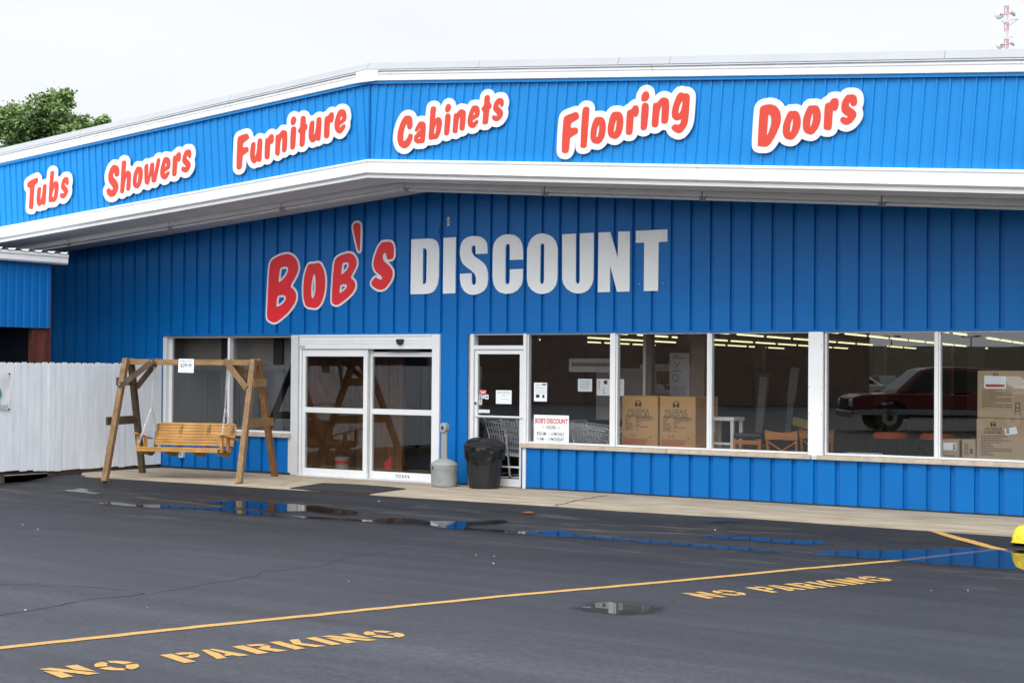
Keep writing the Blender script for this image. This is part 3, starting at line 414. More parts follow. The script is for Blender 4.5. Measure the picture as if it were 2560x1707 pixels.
DATA['Furniture'] = {"red":[[[-2.519,4.764],[-2.502,4.762],[-2.482,4.765],[-2.462,4.775],[-2.452,4.788],[-2.446,4.806],[-2.443,4.824],[-2.437,4.904],[-2.432,4.94],[-2.429,4.956],[-2.422,4.968],[-2.41,4.979],[-2.39,4.99],[-2.334,5.015],[-2.321,5.024],[-2.311,5.036],[-2.309,5.056],[-2.312,5.068],[-2.319,5.084],[-2.33,5.093],[-2.35,5.097],[-2.418,5.093],[-2.428,5.096],[-2.431,5.104],[-2.43,5.124],[-2.428,5.136],[-2.422,5.152],[-2.414,5.162],[-2.39,5.178],[-2.322,5.21],[-2.312,5.216],[-2.305,5.224],[-2.303,5.236],[-2.304,5.244],[-2.313,5.268],[-2.326,5.286],[-2.334,5.293],[-2.342,5.295],[-2.362,5.298],[-2.382,5.296],[-2.434,5.289],[-2.474,5.281],[-2.498,5.274],[-2.52,5.264],[-2.53,5.255],[-2.537,5.244],[-2.542,5.224],[-2.547,5.16],[-2.555,4.904],[-2.556,4.812],[-2.554,4.796],[-2.549,4.78],[-2.542,4.772],[-2.53,4.766]],[[-2.197,4.836],[-2.182,4.838],[-2.162,4.845],[-2.13,4.87],[-2.126,4.87],[-2.12,4.86],[-2.11,4.854],[-2.098,4.851],[-2.09,4.851],[-2.066,4.857],[-2.056,4.864],[-2.048,4.876],[-2.045,4.888],[-2.043,4.924],[-2.033,5.144],[-2.034,5.164],[-2.038,5.18],[-2.042,5.189],[-2.058,5.202],[-2.078,5.206],[-2.106,5.204],[-2.114,5.2],[-2.124,5.188],[-2.129,5.172],[-2.131,5.156],[-2.138,5.068],[-2.146,5.02],[-2.152,4.992],[-2.162,4.964],[-2.168,4.952],[-2.178,4.941],[-2.181,4.952],[-2.181,4.968],[-2.17,5.124],[-2.174,5.144],[-2.179,5.152],[-2.19,5.159],[-2.21,5.161],[-2.222,5.159],[-2.238,5.152],[-2.249,5.144],[-2.256,5.136],[-2.261,5.124],[-2.272,5.072],[-2.28,5.0],[-2.281,4.956],[-2.276,4.924],[-2.262,4.888],[-2.246,4.864],[-2.234,4.854],[-2.22,4.844],[-2.206,4.838]],[[-1.943,4.88],[-1.926,4.88],[-1.91,4.883],[-1.894,4.892],[-1.891,4.896],[-1.887,4.904],[-1.883,4.924],[-1.875,5.044],[-1.868,5.108],[-1.866,5.112],[-1.858,5.107],[-1.846,5.106],[-1.83,5.111],[-1.818,5.122],[-1.808,5.144],[-1.804,5.156],[-1.802,5.18],[-1.805,5.22],[-1.807,5.228],[-1.814,5.24],[-1.826,5.25],[-1.834,5.253],[-1.858,5.254],[-1.877,5.248],[-1.898,5.231],[-1.918,5.206],[-1.926,5.203],[-1.946,5.201],[-1.954,5.198],[-1.962,5.192],[-1.97,5.18],[-1.976,5.148],[-1.979,5.108],[-1.984,4.968],[-1.983,4.92],[-1.979,4.904],[-1.972,4.892],[-1.958,4.884]],[[-1.736,4.924],[-1.718,4.921],[-1.706,4.923],[-1.695,4.928],[-1.687,4.94],[-1.682,4.96],[-1.674,5.068],[-1.666,5.124],[-1.656,5.16],[-1.646,5.179],[-1.638,5.189],[-1.635,5.18],[-1.633,5.144],[-1.637,5.008],[-1.635,4.992],[-1.632,4.98],[-1.621,4.968],[-1.602,4.962],[-1.59,4.961],[-1.566,4.969],[-1.558,4.974],[-1.551,4.984],[-1.544,5.008],[-1.539,5.052],[-1.533,5.164],[-1.534,5.216],[-1.536,5.24],[-1.544,5.264],[-1.554,5.277],[-1.575,5.288],[-1.59,5.293],[-1.614,5.297],[-1.626,5.297],[-1.638,5.294],[-1.662,5.278],[-1.702,5.242],[-1.71,5.239],[-1.738,5.238],[-1.746,5.235],[-1.755,5.228],[-1.762,5.216],[-1.765,5.204],[-1.768,5.172],[-1.769,5.096],[-1.774,5.0],[-1.774,4.96],[-1.77,4.948],[-1.762,4.938],[-1.75,4.93]],[[-1.445,4.992],[-1.434,4.989],[-1.418,4.99],[-1.402,4.996],[-1.391,5.004],[-1.38,5.024],[-1.373,5.064],[-1.361,5.224],[-1.36,5.292],[-1.363,5.308],[-1.37,5.32],[-1.386,5.331],[-1.402,5.335],[-1.418,5.336],[-1.43,5.334],[-1.442,5.329],[-1.454,5.319],[-1.462,5.3],[-1.466,5.272],[-1.472,5.164],[-1.474,5.036],[-1.472,5.02],[-1.466,5.007],[-1.458,4.999]],[[-1.267,5.024],[-1.238,5.022],[-1.218,5.026],[-1.205,5.036],[-1.198,5.048],[-1.193,5.064],[-1.188,5.112],[-1.179,5.248],[-1.174,5.262],[-1.158,5.268],[-1.15,5.275],[-1.145,5.284],[-1.141,5.3],[-1.141,5.32],[-1.146,5.34],[-1.154,5.348],[-1.17,5.355],[-1.173,5.364],[-1.175,5.436],[-1.178,5.452],[-1.186,5.466],[-1.198,5.473],[-1.214,5.478],[-1.226,5.479],[-1.25,5.475],[-1.262,5.47],[-1.27,5.46],[-1.276,5.44],[-1.283,5.332],[-1.286,5.32],[-1.291,5.308],[-1.319,5.28],[-1.325,5.268],[-1.324,5.256],[-1.317,5.24],[-1.306,5.232],[-1.29,5.227],[-1.287,5.22],[-1.286,5.196],[-1.292,5.08],[-1.292,5.052],[-1.289,5.04],[-1.284,5.032],[-1.278,5.028]],[[-1.052,5.072],[-1.038,5.07],[-1.014,5.074],[-0.994,5.083],[-0.97,5.099],[-0.962,5.101],[-0.946,5.087],[-0.934,5.085],[-0.914,5.087],[-0.898,5.094],[-0.89,5.104],[-0.887,5.116],[-0.88,5.2],[-0.875,5.28],[-0.871,5.368],[-0.874,5.408],[-0.878,5.42],[-0.89,5.431],[-0.902,5.434],[-0.914,5.435],[-0.938,5.433],[-0.951,5.428],[-0.961,5.416],[-0.968,5.388],[-0.974,5.305],[-0.982,5.26],[-0.996,5.212],[-1.006,5.189],[-1.014,5.176],[-1.018,5.177],[-1.018,5.196],[-1.009,5.292],[-1.006,5.352],[-1.008,5.368],[-1.012,5.38],[-1.022,5.39],[-1.03,5.392],[-1.042,5.394],[-1.054,5.392],[-1.066,5.387],[-1.082,5.377],[-1.094,5.36],[-1.103,5.324],[-1.115,5.244],[-1.117,5.2],[-1.116,5.16],[-1.108,5.128],[-1.093,5.1],[-1.082,5.088],[-1.074,5.082]],[[-0.784,5.112],[-0.762,5.111],[-0.75,5.113],[-0.738,5.119],[-0.726,5.132],[-0.721,5.148],[-0.718,5.168],[-0.712,5.292],[-0.706,5.339],[-0.702,5.342],[-0.69,5.336],[-0.682,5.335],[-0.666,5.339],[-0.659,5.344],[-0.652,5.352],[-0.642,5.376],[-0.636,5.4],[-0.635,5.416],[-0.636,5.452],[-0.638,5.46],[-0.645,5.472],[-0.654,5.48],[-0.662,5.484],[-0.674,5.486],[-0.686,5.486],[-0.706,5.481],[-0.726,5.466],[-0.749,5.44],[-0.754,5.438],[-0.778,5.434],[-0.79,5.43],[-0.802,5.42],[-0.807,5.412],[-0.811,5.392],[-0.816,5.336],[-0.822,5.164],[-0.818,5.136],[-0.81,5.124],[-0.798,5.117]],[[-0.533,5.164],[-0.514,5.163],[-0.498,5.165],[-0.486,5.17],[-0.474,5.179],[-0.458,5.195],[-0.431,5.228],[-0.418,5.249],[-0.411,5.264],[-0.411,5.272],[-0.414,5.28],[-0.418,5.284],[-0.434,5.29],[-0.446,5.291],[-0.454,5.29],[-0.466,5.284],[-0.51,5.254],[-0.515,5.252],[-0.518,5.255],[-0.521,5.26],[-0.521,5.276],[-0.514,5.285],[-0.454,5.316],[-0.422,5.335],[-0.408,5.348],[-0.4,5.364],[-0.397,5.38],[-0.397,5.416],[-0.402,5.444],[-0.409,5.464],[-0.42,5.484],[-0.43,5.495],[-0.45,5.508],[-0.462,5.512],[-0.49,5.513],[-0.526,5.511],[-0.538,5.506],[-0.548,5.496],[-0.575,5.456],[-0.595,5.416],[-0.607,5.384],[-0.617,5.348],[-0.622,5.312],[-0.621,5.276],[-0.619,5.256],[-0.61,5.228],[-0.594,5.202],[-0.582,5.19],[-0.554,5.172]],[[-0.514,5.352],[-0.516,5.356],[-0.514,5.372],[-0.506,5.396],[-0.494,5.42],[-0.489,5.416],[-0.484,5.404],[-0.479,5.388],[-0.479,5.376],[-0.482,5.37],[-0.49,5.364]],[[-1.439,5.356],[-1.422,5.355],[-1.41,5.358],[-1.394,5.365],[-1.385,5.372],[-1.375,5.384],[-1.364,5.408],[-1.361,5.428],[-1.362,5.444],[-1.366,5.456],[-1.37,5.464],[-1.379,5.472],[-1.39,5.479],[-1.402,5.484],[-1.414,5.485],[-1.422,5.483],[-1.445,5.472],[-1.456,5.46],[-1.465,5.44],[-1.469,5.412],[-1.469,5.396],[-1.467,5.38],[-1.463,5.372],[-1.456,5.364]]],"back":[[[-2.538,4.685],[-2.501,4.681],[-2.483,4.682],[-2.459,4.687],[-2.441,4.694],[-2.423,4.703],[-2.399,4.723],[-2.383,4.745],[-2.37,4.775],[-2.363,4.817],[-2.357,4.891],[-2.351,4.891],[-2.335,4.853],[-2.317,4.823],[-2.302,4.805],[-2.281,4.787],[-2.255,4.771],[-2.231,4.761],[-2.201,4.755],[-2.177,4.756],[-2.153,4.762],[-2.123,4.773],[-2.093,4.77],[-2.075,4.771],[-2.057,4.775],[-2.027,4.786],[-2.009,4.798],[-1.997,4.808],[-1.991,4.81],[-1.967,4.802],[-1.943,4.799],[-1.907,4.801],[-1.883,4.807],[-1.86,4.817],[-1.841,4.831],[-1.826,4.847],[-1.811,4.873],[-1.787,4.858],[-1.761,4.847],[-1.733,4.841],[-1.703,4.841],[-1.679,4.847],[-1.655,4.858],[-1.643,4.866],[-1.625,4.884],[-1.607,4.881],[-1.583,4.88],[-1.559,4.885],[-1.541,4.891],[-1.529,4.896],[-1.512,4.907],[-1.493,4.925],[-1.469,4.915],[-1.451,4.91],[-1.421,4.908],[-1.391,4.913],[-1.367,4.922],[-1.344,4.937],[-1.325,4.957],[-1.319,4.958],[-1.289,4.946],[-1.265,4.942],[-1.235,4.941],[-1.205,4.945],[-1.181,4.954],[-1.157,4.97],[-1.139,4.988],[-1.121,5.016],[-1.097,5.003],[-1.073,4.994],[-1.049,4.99],[-1.031,4.989],[-1.001,4.994],[-0.965,5.007],[-0.941,5.004],[-0.923,5.004],[-0.887,5.011],[-0.857,5.024],[-0.833,5.044],[-0.815,5.037],[-0.791,5.032],[-0.755,5.031],[-0.731,5.034],[-0.701,5.047],[-0.673,5.069],[-0.653,5.098],[-0.641,5.133],[-0.617,5.115],[-0.593,5.101],[-0.557,5.087],[-0.533,5.082],[-0.509,5.082],[-0.485,5.085],[-0.467,5.09],[-0.437,5.106],[-0.419,5.119],[-0.397,5.141],[-0.355,5.195],[-0.345,5.213],[-0.335,5.237],[-0.332,5.249],[-0.33,5.273],[-0.332,5.291],[-0.337,5.309],[-0.323,5.339],[-0.316,5.369],[-0.315,5.393],[-0.319,5.441],[-0.332,5.489],[-0.342,5.513],[-0.354,5.531],[-0.371,5.551],[-0.383,5.561],[-0.401,5.573],[-0.419,5.583],[-0.443,5.59],[-0.467,5.594],[-0.515,5.594],[-0.557,5.586],[-0.587,5.57],[-0.611,5.549],[-0.635,5.56],[-0.659,5.566],[-0.689,5.567],[-0.719,5.562],[-0.737,5.556],[-0.755,5.546],[-0.795,5.513],[-0.815,5.508],[-0.839,5.495],[-0.863,5.507],[-0.887,5.514],[-0.911,5.516],[-0.941,5.514],[-0.965,5.51],[-0.987,5.501],[-1.001,5.492],[-1.019,5.475],[-1.025,5.474],[-1.055,5.474],[-1.097,5.464],[-1.106,5.489],[-1.116,5.507],[-1.127,5.521],[-1.139,5.532],[-1.157,5.543],[-1.181,5.554],[-1.211,5.56],[-1.229,5.56],[-1.253,5.557],[-1.271,5.554],[-1.289,5.547],[-1.319,5.528],[-1.337,5.542],[-1.361,5.555],[-1.385,5.563],[-1.415,5.566],[-1.445,5.561],[-1.475,5.549],[-1.493,5.538],[-1.505,5.528],[-1.523,5.506],[-1.538,5.477],[-1.547,5.441],[-1.55,5.399],[-1.548,5.369],[-1.553,5.367],[-1.583,5.375],[-1.607,5.378],[-1.631,5.378],[-1.649,5.375],[-1.667,5.369],[-1.691,5.357],[-1.739,5.319],[-1.769,5.313],[-1.775,5.313],[-1.799,5.326],[-1.823,5.333],[-1.847,5.335],[-1.883,5.332],[-1.907,5.324],[-1.919,5.317],[-1.937,5.305],[-1.961,5.282],[-1.991,5.27],[-2.003,5.263],[-2.021,5.274],[-2.045,5.282],[-2.075,5.287],[-2.099,5.286],[-2.123,5.283],[-2.149,5.273],[-2.165,5.263],[-2.189,5.241],[-2.219,5.242],[-2.221,5.243],[-2.226,5.267],[-2.237,5.297],[-2.249,5.319],[-2.261,5.335],[-2.278,5.351],[-2.291,5.361],[-2.309,5.37],[-2.333,5.377],[-2.363,5.379],[-2.423,5.373],[-2.471,5.364],[-2.525,5.35],[-2.543,5.344],[-2.567,5.33],[-2.591,5.309],[-2.61,5.279],[-2.621,5.243],[-2.625,5.207],[-2.628,5.165],[-2.637,4.865],[-2.635,4.787],[-2.631,4.769],[-2.621,4.743],[-2.603,4.719],[-2.585,4.704],[-2.561,4.692]]]}
DATA['Cabinets'] = {"red":[[[0.648,4.867],[0.667,4.864],[0.683,4.865],[0.699,4.868],[0.715,4.875],[0.745,4.894],[0.761,4.91],[0.783,4.945],[0.799,4.978],[0.812,5.011],[0.815,5.022],[0.815,5.035],[0.813,5.043],[0.807,5.051],[0.795,5.059],[0.783,5.063],[0.767,5.066],[0.759,5.066],[0.75,5.062],[0.74,5.054],[0.711,5.004],[0.695,4.986],[0.683,4.974],[0.667,4.968],[0.655,4.968],[0.651,4.974],[0.646,4.99],[0.644,5.006],[0.645,5.043],[0.648,5.074],[0.653,5.098],[0.668,5.151],[0.687,5.19],[0.699,5.21],[0.704,5.207],[0.716,5.154],[0.726,5.138],[0.735,5.13],[0.751,5.126],[0.771,5.128],[0.792,5.138],[0.8,5.151],[0.805,5.178],[0.807,5.218],[0.804,5.247],[0.801,5.266],[0.793,5.287],[0.783,5.3],[0.763,5.316],[0.747,5.322],[0.715,5.325],[0.683,5.323],[0.659,5.313],[0.638,5.295],[0.611,5.258],[0.587,5.215],[0.556,5.135],[0.544,5.087],[0.538,5.043],[0.538,5.006],[0.546,4.966],[0.557,4.939],[0.571,4.915],[0.591,4.893],[0.619,4.876]],[[0.974,4.915],[0.987,4.916],[1.007,4.924],[1.019,4.934],[1.023,4.942],[1.026,4.955],[1.04,5.098],[1.039,5.162],[1.037,5.178],[1.032,5.191],[1.023,5.201],[1.011,5.21],[0.987,5.219],[0.955,5.223],[0.939,5.222],[0.927,5.219],[0.915,5.212],[0.899,5.194],[0.859,5.135],[0.851,5.119],[0.848,5.103],[0.854,5.09],[0.863,5.085],[0.871,5.085],[0.891,5.088],[0.912,5.098],[0.943,5.13],[0.947,5.127],[0.943,5.111],[0.931,5.098],[0.903,5.081],[0.879,5.063],[0.852,5.038],[0.839,5.017],[0.834,4.995],[0.834,4.982],[0.839,4.961],[0.847,4.947],[0.856,4.939],[0.879,4.923],[0.895,4.917],[0.907,4.915],[0.951,4.919]],[[1.111,4.955],[1.127,4.953],[1.171,4.957],[1.223,4.957],[1.239,4.961],[1.251,4.969],[1.267,4.989],[1.285,5.022],[1.294,5.043],[1.307,5.087],[1.317,5.138],[1.32,5.178],[1.316,5.21],[1.309,5.226],[1.295,5.242],[1.284,5.25],[1.271,5.257],[1.247,5.261],[1.231,5.257],[1.21,5.242],[1.203,5.24],[1.205,5.274],[1.215,5.362],[1.216,5.391],[1.211,5.402],[1.207,5.406],[1.199,5.411],[1.187,5.414],[1.155,5.416],[1.139,5.413],[1.135,5.41],[1.127,5.402],[1.123,5.386],[1.117,5.338],[1.111,5.258],[1.092,5.003],[1.094,4.971],[1.101,4.958]],[[0.919,4.982],[0.906,4.987],[0.904,4.99],[0.907,4.995],[0.935,5.006],[0.944,5.006],[0.947,5.003],[0.947,4.986],[0.943,4.983],[0.935,4.981]],[[1.383,4.995],[1.391,4.992],[1.411,4.993],[1.423,4.996],[1.431,5.001],[1.442,5.014],[1.451,5.051],[1.466,5.194],[1.469,5.239],[1.468,5.258],[1.465,5.271],[1.458,5.282],[1.447,5.29],[1.431,5.296],[1.407,5.296],[1.391,5.29],[1.381,5.279],[1.376,5.258],[1.363,5.114],[1.359,5.038],[1.359,5.027],[1.363,5.012],[1.37,5.003]],[[1.548,5.011],[1.563,5.009],[1.571,5.011],[1.579,5.016],[1.585,5.027],[1.589,5.043],[1.598,5.13],[1.605,5.175],[1.613,5.207],[1.627,5.238],[1.63,5.234],[1.63,5.226],[1.623,5.087],[1.624,5.071],[1.627,5.059],[1.631,5.051],[1.639,5.044],[1.647,5.04],[1.659,5.039],[1.675,5.04],[1.687,5.043],[1.698,5.051],[1.703,5.059],[1.71,5.087],[1.719,5.151],[1.724,5.207],[1.726,5.258],[1.726,5.279],[1.719,5.303],[1.71,5.314],[1.695,5.325],[1.679,5.331],[1.651,5.337],[1.639,5.336],[1.627,5.333],[1.603,5.319],[1.58,5.295],[1.571,5.288],[1.563,5.286],[1.551,5.288],[1.539,5.286],[1.532,5.282],[1.526,5.274],[1.52,5.255],[1.518,5.239],[1.505,5.038],[1.508,5.03],[1.515,5.022],[1.527,5.016]],[[1.191,5.028],[1.186,5.035],[1.184,5.046],[1.191,5.095],[1.201,5.127],[1.214,5.151],[1.223,5.163],[1.226,5.151],[1.225,5.135],[1.216,5.074],[1.203,5.036],[1.199,5.03]],[[1.829,5.062],[1.839,5.061],[1.859,5.062],[1.872,5.066],[1.883,5.073],[1.899,5.087],[1.923,5.114],[1.935,5.13],[1.94,5.143],[1.941,5.151],[1.935,5.159],[1.927,5.164],[1.907,5.168],[1.895,5.166],[1.871,5.147],[1.859,5.141],[1.851,5.14],[1.842,5.151],[1.844,5.162],[1.851,5.169],[1.933,5.207],[1.946,5.218],[1.951,5.226],[1.955,5.239],[1.959,5.263],[1.96,5.29],[1.958,5.306],[1.952,5.327],[1.946,5.338],[1.931,5.354],[1.919,5.362],[1.907,5.367],[1.875,5.37],[1.851,5.368],[1.835,5.362],[1.827,5.355],[1.812,5.33],[1.793,5.295],[1.778,5.258],[1.764,5.215],[1.758,5.183],[1.757,5.159],[1.759,5.133],[1.765,5.114],[1.776,5.095],[1.787,5.082],[1.811,5.069]],[[2.029,5.098],[2.055,5.096],[2.075,5.097],[2.086,5.103],[2.094,5.111],[2.098,5.119],[2.102,5.138],[2.119,5.29],[2.123,5.3],[2.139,5.306],[2.144,5.311],[2.15,5.319],[2.154,5.335],[2.153,5.359],[2.149,5.37],[2.143,5.377],[2.131,5.382],[2.129,5.386],[2.127,5.41],[2.128,5.458],[2.124,5.474],[2.115,5.487],[2.095,5.494],[2.075,5.494],[2.059,5.49],[2.048,5.482],[2.042,5.474],[2.037,5.458],[2.03,5.375],[2.027,5.362],[2.02,5.351],[1.995,5.326],[1.99,5.314],[1.991,5.303],[1.999,5.287],[2.003,5.282],[2.015,5.278],[2.017,5.274],[2.017,5.25],[2.008,5.122],[2.008,5.114],[2.012,5.106],[2.019,5.101]],[[2.218,5.127],[2.231,5.123],[2.243,5.123],[2.267,5.128],[2.283,5.135],[2.305,5.151],[2.321,5.167],[2.337,5.186],[2.344,5.202],[2.346,5.231],[2.343,5.247],[2.337,5.258],[2.329,5.271],[2.319,5.281],[2.278,5.314],[2.272,5.322],[2.269,5.33],[2.271,5.338],[2.275,5.343],[2.284,5.351],[2.291,5.353],[2.304,5.322],[2.315,5.313],[2.323,5.312],[2.334,5.314],[2.343,5.322],[2.35,5.33],[2.356,5.351],[2.356,5.375],[2.353,5.391],[2.348,5.407],[2.34,5.418],[2.331,5.427],[2.323,5.431],[2.307,5.434],[2.279,5.435],[2.263,5.434],[2.247,5.428],[2.235,5.419],[2.215,5.397],[2.2,5.375],[2.192,5.354],[2.185,5.335],[2.182,5.311],[2.183,5.295],[2.187,5.282],[2.199,5.263],[2.239,5.226],[2.249,5.215],[2.252,5.207],[2.251,5.202],[2.247,5.2],[2.239,5.199],[2.219,5.202],[2.199,5.211],[2.187,5.21],[2.179,5.205],[2.17,5.194],[2.164,5.183],[2.164,5.175],[2.169,5.162],[2.182,5.146],[2.199,5.135]],[[1.855,5.231],[1.853,5.234],[1.857,5.258],[1.865,5.279],[1.871,5.287],[1.877,5.271],[1.877,5.25],[1.867,5.239]],[[1.399,5.314],[1.415,5.312],[1.427,5.315],[1.443,5.322],[1.458,5.338],[1.47,5.359],[1.474,5.378],[1.473,5.399],[1.47,5.407],[1.463,5.415],[1.443,5.427],[1.435,5.429],[1.423,5.429],[1.403,5.423],[1.391,5.41],[1.38,5.391],[1.373,5.362],[1.375,5.338],[1.378,5.33],[1.383,5.324]]],"back":[[[0.63,4.787],[0.664,4.784],[0.688,4.784],[0.718,4.789],[0.73,4.793],[0.748,4.801],[0.777,4.817],[0.796,4.832],[0.826,4.86],[0.844,4.85],[0.862,4.843],[0.892,4.835],[0.922,4.834],[0.946,4.837],[0.97,4.833],[0.994,4.835],[1.018,4.841],[1.042,4.851],[1.06,4.862],[1.078,4.879],[1.108,4.873],[1.126,4.872],[1.174,4.876],[1.228,4.876],[1.252,4.88],[1.276,4.889],[1.294,4.899],[1.306,4.909],[1.324,4.929],[1.33,4.931],[1.36,4.917],[1.378,4.912],[1.396,4.911],[1.42,4.912],[1.444,4.917],[1.468,4.928],[1.486,4.941],[1.492,4.943],[1.522,4.933],[1.54,4.929],[1.576,4.929],[1.606,4.938],[1.618,4.944],[1.636,4.958],[1.672,4.958],[1.69,4.96],[1.714,4.967],[1.738,4.979],[1.753,4.992],[1.762,5.002],[1.798,4.987],[1.822,4.981],[1.852,4.98],[1.876,4.983],[1.9,4.991],[1.918,4.999],[1.936,5.012],[1.966,5.039],[1.984,5.028],[2.008,5.02],[2.032,5.016],[2.068,5.015],[2.098,5.019],[2.122,5.029],[2.14,5.042],[2.158,5.061],[2.164,5.062],[2.188,5.051],[2.206,5.046],[2.236,5.042],[2.266,5.044],[2.296,5.052],[2.32,5.063],[2.341,5.075],[2.362,5.093],[2.38,5.111],[2.396,5.13],[2.408,5.147],[2.421,5.178],[2.427,5.207],[2.428,5.231],[2.425,5.255],[2.417,5.279],[2.417,5.285],[2.431,5.316],[2.436,5.34],[2.437,5.357],[2.436,5.388],[2.428,5.423],[2.418,5.447],[2.402,5.471],[2.38,5.491],[2.356,5.505],[2.344,5.509],[2.32,5.514],[2.278,5.516],[2.242,5.512],[2.224,5.506],[2.206,5.498],[2.201,5.502],[2.192,5.519],[2.179,5.537],[2.158,5.556],[2.146,5.562],[2.122,5.571],[2.104,5.575],[2.086,5.576],[2.062,5.574],[2.032,5.566],[2.008,5.554],[1.99,5.539],[1.975,5.519],[1.966,5.502],[1.957,5.471],[1.954,5.441],[1.948,5.438],[1.924,5.446],[1.894,5.45],[1.858,5.45],[1.822,5.445],[1.8,5.436],[1.786,5.427],[1.768,5.41],[1.75,5.387],[1.726,5.4],[1.702,5.409],[1.678,5.415],[1.648,5.418],[1.624,5.416],[1.6,5.41],[1.576,5.398],[1.558,5.387],[1.548,5.429],[1.54,5.447],[1.528,5.463],[1.514,5.478],[1.492,5.493],[1.474,5.502],[1.45,5.508],[1.42,5.51],[1.396,5.506],[1.372,5.498],[1.354,5.487],[1.336,5.471],[1.322,5.454],[1.311,5.436],[1.3,5.408],[1.294,5.411],[1.282,5.441],[1.27,5.458],[1.254,5.471],[1.234,5.484],[1.204,5.493],[1.174,5.496],[1.144,5.496],[1.12,5.492],[1.096,5.482],[1.081,5.471],[1.064,5.454],[1.053,5.436],[1.043,5.399],[1.032,5.298],[1.03,5.291],[1.0,5.299],[0.952,5.304],[0.928,5.302],[0.91,5.298],[0.898,5.295],[0.88,5.286],[0.872,5.309],[0.863,5.327],[0.846,5.351],[0.82,5.375],[0.796,5.39],[0.766,5.401],[0.742,5.405],[0.718,5.406],[0.676,5.404],[0.646,5.396],[0.616,5.381],[0.598,5.369],[0.581,5.351],[0.544,5.304],[0.526,5.275],[0.501,5.22],[0.477,5.154],[0.464,5.099],[0.457,5.045],[0.458,4.997],[0.467,4.949],[0.477,4.92],[0.502,4.872],[0.526,4.843],[0.541,4.83],[0.558,4.817],[0.592,4.8]]]}
